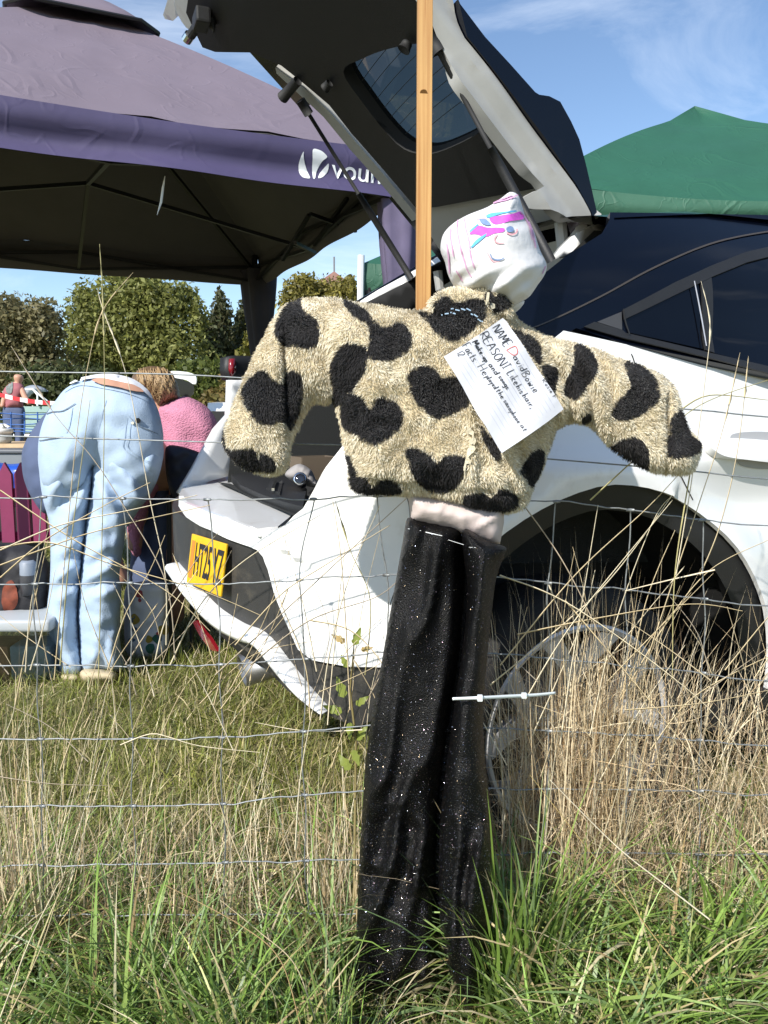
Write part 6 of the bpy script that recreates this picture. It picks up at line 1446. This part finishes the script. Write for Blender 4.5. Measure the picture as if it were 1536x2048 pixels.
V_, F_ = inflate(smooth_poly([(570, 950), (582, 935), (600, 928), (622, 940), (632, 960), (640, 975), (612, 972), (590, 965)], 4), 2.3, 16, 0.04, 5, lambda Q: 0.012 * nz3(Q[:, 0], Q[:, 1], 9.0))
mesh_obj('cloth', V_, F_, M('cloth_grey', (0.30, 0.28, 0.27), 0.9), ls, True)
# ------------------------------------------------------------------ grass
GRASS = M('grass_blades', (0.1, 0.2, 0.05), 0.42, attr=True, trans=0.30)
STRAW = M('straw', (0.5, 0.4, 0.2), 0.6, attr=True, trans=0.10)
def gz_np(X, Y): return np.array([ground_z(a, b) for a, b in zip(X, Y)])
def blades(root, az, L, w, lean, droop, ns, cA, cB, r):
    """curved tapering ribbons; lean = start angle from vertical, droop = added bend along the blade"""
    n = len(root); t = np.linspace(0, 1, ns + 1)
    ang = lean[:, None] + droop[:, None] * t[None] ** 1.3
    seg = L[:, None] / ns
    dx = np.sin(ang) * seg; dz = np.cos(ang) * seg
    hx = np.concatenate([np.zeros((n, 1)), np.cumsum(dx[:, :-1], 1)], 1); hz = np.concatenate([np.zeros((n, 1)), np.cumsum(dz[:, :-1], 1)], 1)
    ca, sa = np.cos(az)[:, None], np.sin(az)[:, None]
    wob = r.normal(0, 0.04, n)[:, None] * t[None] ** 2 * L[:, None]
    X = root[:, 0:1] + ca * hx - sa * wob; Y = root[:, 1:2] + sa * hx + ca * wob; Z = root[:, 2:3] + hz
    tw = r.uniform(-0.9, 0.9, n)[:, None] + r.normal(0, 0.5, n)[:, None] * t[None]
    wx = -sa * np.cos(tw) ; wy = ca * np.cos(tw); wz = np.sin(tw) * 0.8
    prof = (np.power(1 - t, 0.65) * (0.55 + 0.9 * t * (1 - t) * 1.6))[None] * w[:, None]
    A = np.stack([X - wx * prof, Y - wy * prof, Z - wz * prof], 2); B = np.stack([X + wx * prof, Y + wy * prof, Z + wz * prof], 2)
    V = np.stack([A, B], 2).reshape(n, -1, 3)
    k = np.arange(ns); q = np.stack([2*k, 2*k+1, 2*k+3, 2*k+2], 1)
    F = (np.arange(n)[:, None, None] * (2 * (ns + 1)) + q[None]).reshape(-1, 4)
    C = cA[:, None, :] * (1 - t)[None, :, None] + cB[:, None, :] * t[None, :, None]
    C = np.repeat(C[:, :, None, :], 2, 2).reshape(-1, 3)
    return V.reshape(-1, 3), F, C
def mixc(r, n, cols, p): return np.array(cols)[r.choice(len(cols), n, p=p)] * r.uniform(0.7, 1.25, n)[:, None]
def many(name, parts, mat, label, cat):
    V = []; F = []; C = []; b = 0
    for v, f, c in parts: V.append(v); F.append(f + b); C.append(c); b += len(v)
    return tag(mesh_obj(name, np.concatenate(V), np.concatenate(F), mat, None, True, cols=np.concatenate(C)), label, cat, kind='stuff')
r = np.random.default_rng(5)
DG = [(0.12, 0.21, 0.038), (0.21, 0.33, 0.065), (0.30, 0.42, 0.11), (0.38, 0.41, 0.12), (0.19, 0.28, 0.11)]
# short field turf beyond the fence
def turf(n, Yf, Lr, wr, seed, cols, p):
    r = np.random.default_rng(seed); Y = Yf(r.random(n)); X = r.uniform(-0.62, 0.62, n) * (Y + 0.5)
    root = np.stack([X, Y, gz_np(X, Y) - 0.004], 1); az = r.uniform(0, 6.28, n)
    tone = np.array([noise.noise(Vector((a * 1.6, b * 1.6, 4))) for a, b in zip(X, Y)])
    c = mixc(r, n, cols, p) * (1 + 0.35 * tone)[:, None]
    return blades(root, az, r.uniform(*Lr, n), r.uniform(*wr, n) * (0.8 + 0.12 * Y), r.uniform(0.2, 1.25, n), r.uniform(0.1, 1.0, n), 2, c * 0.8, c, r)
TC = [(0.20, 0.235, 0.045), (0.29, 0.31, 0.065), (0.52, 0.45, 0.21), (0.66, 0.56, 0.32)]
T_ = [turf(70000, lambda u: 1.55 + 2.9 * u ** 1.1, (0.05, 0.12), (0.0016, 0.0030), 51, TC, [.36, .30, .20, .14]),
      turf(26000, lambda u: 4.2 + 10 * u ** 1.6, (0.06, 0.12), (0.003, 0.006), 52, TC, [.38, .34, .18, .10])]
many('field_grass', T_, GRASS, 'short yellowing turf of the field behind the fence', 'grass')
# long green verge grass in tussocks in front of and along the fence
def tussock(n, xr, yr, Lr, wr, seed, cl=70, spread=0.07, dry=0.12, keep=None, droop=(0.5, 2.3), lean=0.3, comb=None):
    r = np.random.default_rng(seed); cx = r.uniform(*xr, cl); cy = r.uniform(*yr, cl); k = r.integers(0, cl, n)
    X = cx[k] + r.normal(0, spread, n); Y = cy[k] + r.normal(0, spread, n)
    if keep is not None:
        m = keep(X, Y); X, Y, k = X[m], Y[m], k[m]; n = len(X)
    az = np.arctan2(Y - cy[k], X - cx[k]) + r.normal(0, 0.7, n)
    cb = (r.uniform(0, 6.28, cl) if comb is None else r.normal(comb, 0.6, cl))[k]; az = np.where(r.random(n) < 0.5, cb + r.normal(0, 0.45, n), az)
    root = np.stack([X, Y, gz_np(X, Y) - 0.01], 1)
    hs_ = r.uniform(0.75, 1.2, cl)[k]
    isd = r.random(n) < dry
    cG = mixc(r, n, DG, [.2, .3, .25, .1, .15]) * r.uniform(0.75, 1.2, cl)[k][:, None]; cD = mixc(r, n, [(0.60, 0.49, 0.27), (0.45, 0.33, 0.16), (0.68, 0.59, 0.38)], [.4, .3, .3])
    c = np.where(isd[:, None], cD, cG); tipc = np.where((r.random(n) < 0.12)[:, None], cD * 0.9, c * 1.15)
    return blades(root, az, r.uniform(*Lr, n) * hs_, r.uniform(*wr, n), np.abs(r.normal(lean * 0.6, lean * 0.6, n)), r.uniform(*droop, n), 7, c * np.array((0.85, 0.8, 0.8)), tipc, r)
clear_legs = lambda X, Y: ~((X / Y > -0.14) & (X / Y < 0.22) & (Y < 1.28) & (np.random.default_rng(1).random(len(X)) < 0.97))
clear_half = lambda X, Y: ~((X / Y > -0.07) & (X / Y < 0.17) & (Y < 1.25) & (np.random.default_rng(2).random(len(X)) < 0.75))
L_ = [tussock(3000, (-0.85, 0.85), (0.98, 1.36), (0.22, 0.42), (0.0026, 0.0056), 31, 60, 0.045, keep=clear_legs),
      tussock(1700, (-0.75, 0.75), (0.62, 0.98), (0.14, 0.30), (0.0024, 0.0050), 32, 44, 0.045, keep=clear_legs),
      tussock(3000, (0.20, 0.95), (1.02, 1.34), (0.26, 0.46), (0.0036, 0.0072), 33, 20, 0.04, keep=clear_legs, droop=(0.9, 2.5), lean=0.5, comb=-1.0),
      tussock(900, (0.24, 0.85), (0.80, 1.04), (0.20, 0.36), (0.0034, 0.0066), 39, 12, 0.035, keep=clear_legs, droop=(1.2, 2.6), lean=0.5, comb=-1.0),
      tussock(2200, (-0.95, -0.05), (1.28, 1.70), (0.12, 0.28), (0.0020, 0.0042), 34, 60, 0.06, dry=0.40),
      tussock(4200, (-0.9, 0.9), (0.72, 1.45), (0.07, 0.20), (0.0024, 0.0050), 35, 220, 0.10, dry=0.25, keep=clear_legs, lean=0.6),
      tussock(900, (-0.14, 0.30), (0.92, 1.30), (0.04, 0.10), (0.0022, 0.0042), 40, 60, 0.05, dry=0.2, lean=0.5),
      tussock(150, (0.19, 0.25), (1.16, 1.26), (0.36, 0.5), (0.004, 0.0075), 36, 4, 0.02, dry=0.05, droop=(0.2, 1.2), lean=0.15),
      tussock(500, (-0.45, -0.12), (1.02, 1.2), (0.22, 0.38), (0.003, 0.0058), 37, 8, 0.03, dry=0.05, comb=-2.2), tussock(150, (-0.10, -0.06), (1.0, 1.1), (0.22, 0.34), (0.0026, 0.0046), 38, 4, 0.02, dry=0.05, droop=(0.2, 1.4), lean=0.2)]
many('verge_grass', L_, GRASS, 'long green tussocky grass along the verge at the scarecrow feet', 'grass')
# dead matted stems: thick clump right of the trousers, thinner drift on the left
def stems(n, xr, yr, Lr, seed, wr=(0.0009, 0.0021), lean=0.25, droop=(-.2, .5), cols=None, z0=0.0, cl=None, sp=0.035, lo=0.0):
    r = np.random.default_rng(seed); X = r.uniform(*xr, n) if cl is None else np.array(cl)[r.integers(0, len(cl), n)] + r.normal(0, sp, n)
    Y = r.uniform(*yr, n); root = np.stack([X, Y, gz_np(X, Y) + z0 * r.random(n)], 1)
    c = mixc(r, n, cols or [(0.78, 0.64, 0.42), (0.60, 0.46, 0.26), (0.86, 0.75, 0.54), (0.36, 0.25, 0.14)], [.35, .22, .28, .15])
    return blades(root, r.uniform(0, 6.28, n), r.uniform(*Lr, n), r.uniform(*wr, n), np.abs(r.normal(0, lean, n)) + lo, r.uniform(*droop, n), 5, c * 0.85, c, r)
D_ = [stems(700, (0.20, 0.78), (1.40, 1.52), (0.30, 0.76), 41, lean=0.40, wr=(0.0011, 0.0024), cols=[(0.72, 0.57, 0.36), (0.55, 0.40, 0.22), (0.82, 0.70, 0.48), (0.32, 0.21, 0.12)], cl=[0.31, 0.34, 0.37, 0.40, 0.42, 0.45, 0.49, 0.62, 0.78]),
      stems(3000, (0.22, 0.85), (1.39, 1.50), (0.08, 0.26), 42, cols=[(0.70, 0.55, 0.34), (0.52, 0.38, 0.21), (0.80, 0.68, 0.46), (0.26, 0.17, 0.10)], lean=1.0, droop=(-1.0, 1.6), z0=0.52, wr=(0.0008, 0.0017), cl=[0.31, 0.33, 0.36, 0.38, 0.40, 0.43, 0.47, 0.55, 0.68, 0.8], sp=0.04),
      stems(170, (0.30, 0.52), (1.40, 1.46), (0.60, 0.90), 43, lean=0.12, wr=(0.0012, 0.0024), cl=[0.29, 0.31, 0.40, 0.42, 0.44]),
      stems(120, (0.2, 0.9), (1.36, 1.46), (0.4, 0.8), 49, lean=0.5, wr=(0.0010, 0.0020), z0=0.1),
      stems(900, (-0.95, -0.02), (1.34, 1.75), (0.07, 0.24), 44, lean=0.5, lo=0.55, droop=(-.8, 1.4), z0=0.10, wr=(0.0008, 0.0016), cols=[(0.62, 0.49, 0.28), (0.46, 0.34, 0.18), (0.72, 0.60, 0.40), (0.22, 0.15, 0.09)]),
      stems(190, (-0.8, -0.05), (1.34, 1.50), (0.24, 0.52), 45, lean=0.45, cl=[-0.50, -0.36, -0.30, -0.18], sp=0.06),
      stems(180, (-0.82, -0.60), (1.36, 1.46), (0.35, 0.68), 46, lean=0.32, cl=[-0.80, -0.74, -0.70, -0.66]),
      stems(110, (-0.16, -0.02), (1.42, 1.52), (0.22, 0.52), 47, lean=0.25, sp=0.02, cl=[-0.13, -0.05]), stems(600, (-0.9, 0.9), (0.95, 1.40), (0.08, 0.25), 48, lean=0.5, lo=0.5, droop=(-.3, 1.6))]
# single stalks that cross the wires
def stalk(pts, w0, w1, d, col, head=False, seed=0):
    P2 = smooth_poly(pts, 14, closed=False); n = len(P2); V = []; F = []; C = []; rr = np.random.default_rng(seed)
    dd = d + 0.03 * math.sin(seed)
    for i, (x, y) in enumerate(P2):
        t = i / (n - 1); g = P2[min(i + 1, n - 1)] - P2[max(i - 1, 0)]; g /= np.linalg.norm(g) + 1e-9; nx_, ny_ = -g[1], g[0]
        w = w0 + (w1 - w0) * t
        if head and t > 0.8: w = w0 * (1.6 + 0.9 * math.sin(i * 2.4)) * (1.05 - t) * 4
        for a_ in range(3):
            th = a_ * 2.094; p = at(x + nx_ * w * math.cos(th), y + ny_ * w * math.cos(th), dd + w / FPX * d * math.sin(th)); V.append(tuple(p)); C.append(np.array(col) * (0.85 + 0.3 * rr.random()))
    for i in range(n - 1):
        for a_ in range(3): F.append((3*i+a_, 3*i+(a_+1)%3, 3*i+3+(a_+1)%3, 3*i+3+a_))
    return np.array(V), np.array(F), np.array(C)
TAN = (0.70, 0.56, 0.34); PAL = (0.84, 0.73, 0.52); OLT = (0.48, 0.43, 0.20); GRY_ = (0.50, 0.41, 0.30)
ST = [([(195, 1420), (208, 860), (206, 620), (199, 488)], OLT, 1), ([(108, 1360), (150, 900), (178, 720), (206, 620), (266, 545)], TAN, 1), ([(332, 1290), (330, 1150), (300, 1000), (255, 760), (206, 620), (195, 578)], PAL, 1), ([(350, 1320), (330, 1160), (240, 1000), (180, 910), (110, 830), (22, 692)], GRY_, 1),
  ([(0, 1155), (90, 1080), (210, 1010), (300, 965)], TAN, 0), ([(0, 1100), (120, 1050), (260, 1020), (395, 990)], PAL, 0), ([(0, 980), (150, 1080), (330, 1180), (420, 1262)], TAN, 0), ([(340, 1330), (400, 1210), (490, 1120), (640, 1030)], PAL, 0), ([(250, 1330), (330, 1210), (400, 1110), (440, 1060)], GRY_, 0),
  ([(0, 1095), (100, 1085), (230, 1130), (400, 1180), (520, 1230)], TAN, 0), ([(60, 1340), (90, 1240), (110, 1140)], PAL, 0), ([(215, 1340), (250, 1230), (300, 1140), (330, 1070)], TAN, 0), ([(310, 1320), (335, 1230), (395, 1140)], PAL, 0), ([(120, 1330), (140, 1100), (180, 800)], OLT, 0), ([(28, 1420), (60, 1250), (80, 1150), (96, 1080)], TAN, 0),
  ([(0, 1130), (80, 1100), (200, 1060), (420, 1010)], TAN, 0), ([(430, 1350), (560, 1230), (700, 1100), (820, 990)], GRY_, 0), ([(700, 1420), (690, 1230), (680, 1100), (665, 1000)], TAN, 0), ([(640, 1440), (660, 1300), (700, 1150), (760, 1010)], PAL, 0), ([(620, 1440), (610, 1330), (560, 1200), (540, 1120)], TAN, 0), ([(730, 1350), (740, 1200), (700, 1100), (670, 1000)], OLT, 1),
  ([(655, 1450), (665, 1330), (680, 1180), (690, 1090)], PAL, 0), ([(500, 1330), (620, 1240), (760, 1190), (820, 1130)], GRY_, 0), ([(470, 1290), (560, 1190), (650, 1130), (780, 1050)], TAN, 0), ([(620, 1240), (700, 1260), (760, 1320), (800, 1400)], TAN, 0),
  ([(1352, 1150), (1380, 980), (1397, 860), (1410, 760), (1420, 650), (1402, 562)], PAL, 1), ([(1290, 1330), (1400, 1000), (1445, 860), (1480, 705)], TAN, 1), ([(1400, 1150), (1440, 1050), (1475, 900), (1497, 712)], TAN, 1), ([(980, 1370), (1200, 1180), (1345, 990)], PAL, 0), ([(1000, 1330), (1150, 1150), (1300, 1010), (1400, 900)], TAN, 0),
  ([(1050, 1400), (1150, 1240), (1345, 1000)], PAL, 0), ([(1120, 1490), (1140, 1350), (1165, 1200), (1196, 1010)], PAL, 0), ([(1180, 1470), (1230, 1250), (1305, 1045), (1345, 990)], PAL, 0), ([(1250, 1420), (1290, 1210), (1350, 1060)], TAN, 0), ([(1430, 1140), (1340, 1160), (1250, 1182)], PAL, 0), ([(1035, 1268), (1200, 1235), (1380, 1208), (1485, 1222)], TAN, 0),
  ([(1000, 1150), (1150, 1215), (1400, 1400), (1490, 1520)], PAL, 0), ([(1130, 1200), (1240, 1330), (1330, 1440), (1420, 1560)], TAN, 0), ([(1060, 1480), (1110, 1370), (1165, 1240), (1190, 1140)], PAL, 0), ([(1440, 1520), (1500, 1380), (1536, 1300)], PAL, 0), ([(1450, 1340), (1540, 1230), (1600, 1180)], TAN, 0), ([(1300, 1500), (1380, 1400), (1500, 1330), (1600, 1290)], TAN, 0),
  ([(1010, 960), (1130, 1130), (1240, 1360)], GRY_, 0), ([(1380, 950), (1350, 1150), (1345, 1360)], OLT, 0), ([(1180, 1000), (1290, 900), (1400, 810), (1536, 760)], OLT, 0), ([(1360, 820), (1420, 790), (1536, 800)], OLT, 0), ([(1240, 1400), (1330, 1250), (1420, 1140), (1536, 1080)], TAN, 0), ([(1200, 1560), (1280, 1420), (1370, 1290)], PAL, 0),
  ([(0, 2035), (60, 1880), (115, 1770), (124, 1745), (95, 1620), (70, 1540)], PAL, 0), ([(10, 2048), (80, 1900), (118, 1780), (126, 1745)], TAN, 0), ([(600, 2048), (560, 1920), (480, 1850), (330, 1770)], (0.5, 0.34, 0.16), 0), ([(630, 2040), (590, 1930), (520, 1865), (440, 1800)], TAN, 0), ([(1460, 2040), (1330, 1900), (1240, 1780), (1130, 1640), (1060, 1550)], (0.52, 0.38, 0.14), 0), ([(1420, 1840), (1330, 1770), (1230, 1690), (1100, 1560)], PAL, 0),
  ([(240, 1490), (300, 1468), (340, 1475), (400, 1492), (520, 1505)], PAL, 0), ([(490, 1740), (450, 1640), (430, 1560), (445, 1460)], TAN, 0), ([(120, 1540), (170, 1400), (200, 1300)], TAN, 0), ([(590, 1700), (600, 1560), (625, 1420), (640, 1380)], PAL, 0)]
for k, (q, c, h_) in enumerate(ST): D_.append(None); ST[k] = stalk(q, 2.1 if not h_ else 1.7, 0.8, 1.36 if max(p[1] for p in q) < 1700 else 1.02, c, bool(h_), k)
rq = random.Random(9)
for k in range(90):      # more thin stalks tangled in the mesh
    side = rq.random()
    x0 = rq.uniform(1010, 1560) if side < 0.5 else (rq.uniform(-30, 480) if side < 0.85 else rq.uniform(600, 790))
    y0 = rq.uniform(1330, 1560); L = rq.uniform(120, 330); a = rq.gauss(0.12, 0.55)
    p1 = (x0 + L * 0.5 * math.sin(a), y0 - L * 0.5 * math.cos(a)); a2 = a + rq.gauss(0, 0.25); p2 = (p1[0] + L * 0.5 * math.sin(a2), p1[1] - L * 0.5 * math.cos(a2))
    ST.append(stalk([(x0, y0), p1, p2], rq.uniform(1.0, 2.0), 0.5, rq.uniform(1.34, 1.46), rq.choice([TAN, PAL, GRY_, TAN]), rq.random() < 0.15, k))
D_ = [d for d in D_ if d is not None] + ST
many('dry_grass', D_, STRAW, 'bleached dead grass stems tangled through the wire fence', 'grass')

# leafy weed climbing beside the trousers
wp = at(705, 1560, 1.42)
wd = thing('weed_plant', (wp.x, 1.42, 0.02), 'yellow-green leafy weed growing up beside the black trousers', 'plant')
MB().tube([Vector((wp.x, 1.42, 0.0)), at(712, 1480, 1.42), at(700, 1380, 1.42), at(708, 1290, 1.42)], [0.003, 0.0026, 0.002, 0.001], 6).build('stem', M('weed_stem', (0.20, 0.16, 0.06), 0.7), wd, True)
WL = [M('weed_leaf', (0.22, 0.26, 0.05), 0.5, trans=0.3, var=0.2, vscale=60), M('weed_leaf_dry', (0.36, 0.26, 0.10), 0.6, trans=0.2)]
for (x, y, s_, an, m) in ((708, 1290, 24, 1.2, 0), (690, 1285, 20, 2.6, 1), (694, 1335, 18, 2.0, 0), (688, 1395, 28, 1.9, 0), (712, 1410, 20, 0.6, 0), (684, 1425, 26, 2.8, 0), (700, 1445, 22, -1.6, 0), (712, 1480, 24, 0.9, 0), (706, 1500, 22, -1.2, 0), (722, 1300, 16, 0.2, 1), (700, 1540, 26, 2.2, 0)):
    d_ = np.array((math.cos(an), -math.sin(an))); n_ = np.array((-d_[1], d_[0])); c_ = np.array((x, y))
    o2 = [c_ + d_ * t * s_ * 1.6 + n_ * w_ * s_ * 0.5 for t, w_ in ((0, .05), (.15, .7), (.3, .55), (.45, .8), (.6, .45), (.8, .3), (1, 0), (.8, -.3), (.6, -.5), (.45, -.75), (.3, -.5), (.15, -.7), (0, -.05))]
    patch('leaf', smooth_poly(o2, 4), 6, lambda a, b: at(a, b, 1.42 - 0.02 * math.sin((a - x) * 0.08) - 0.0004 * (b - y)), WL[m], wd)
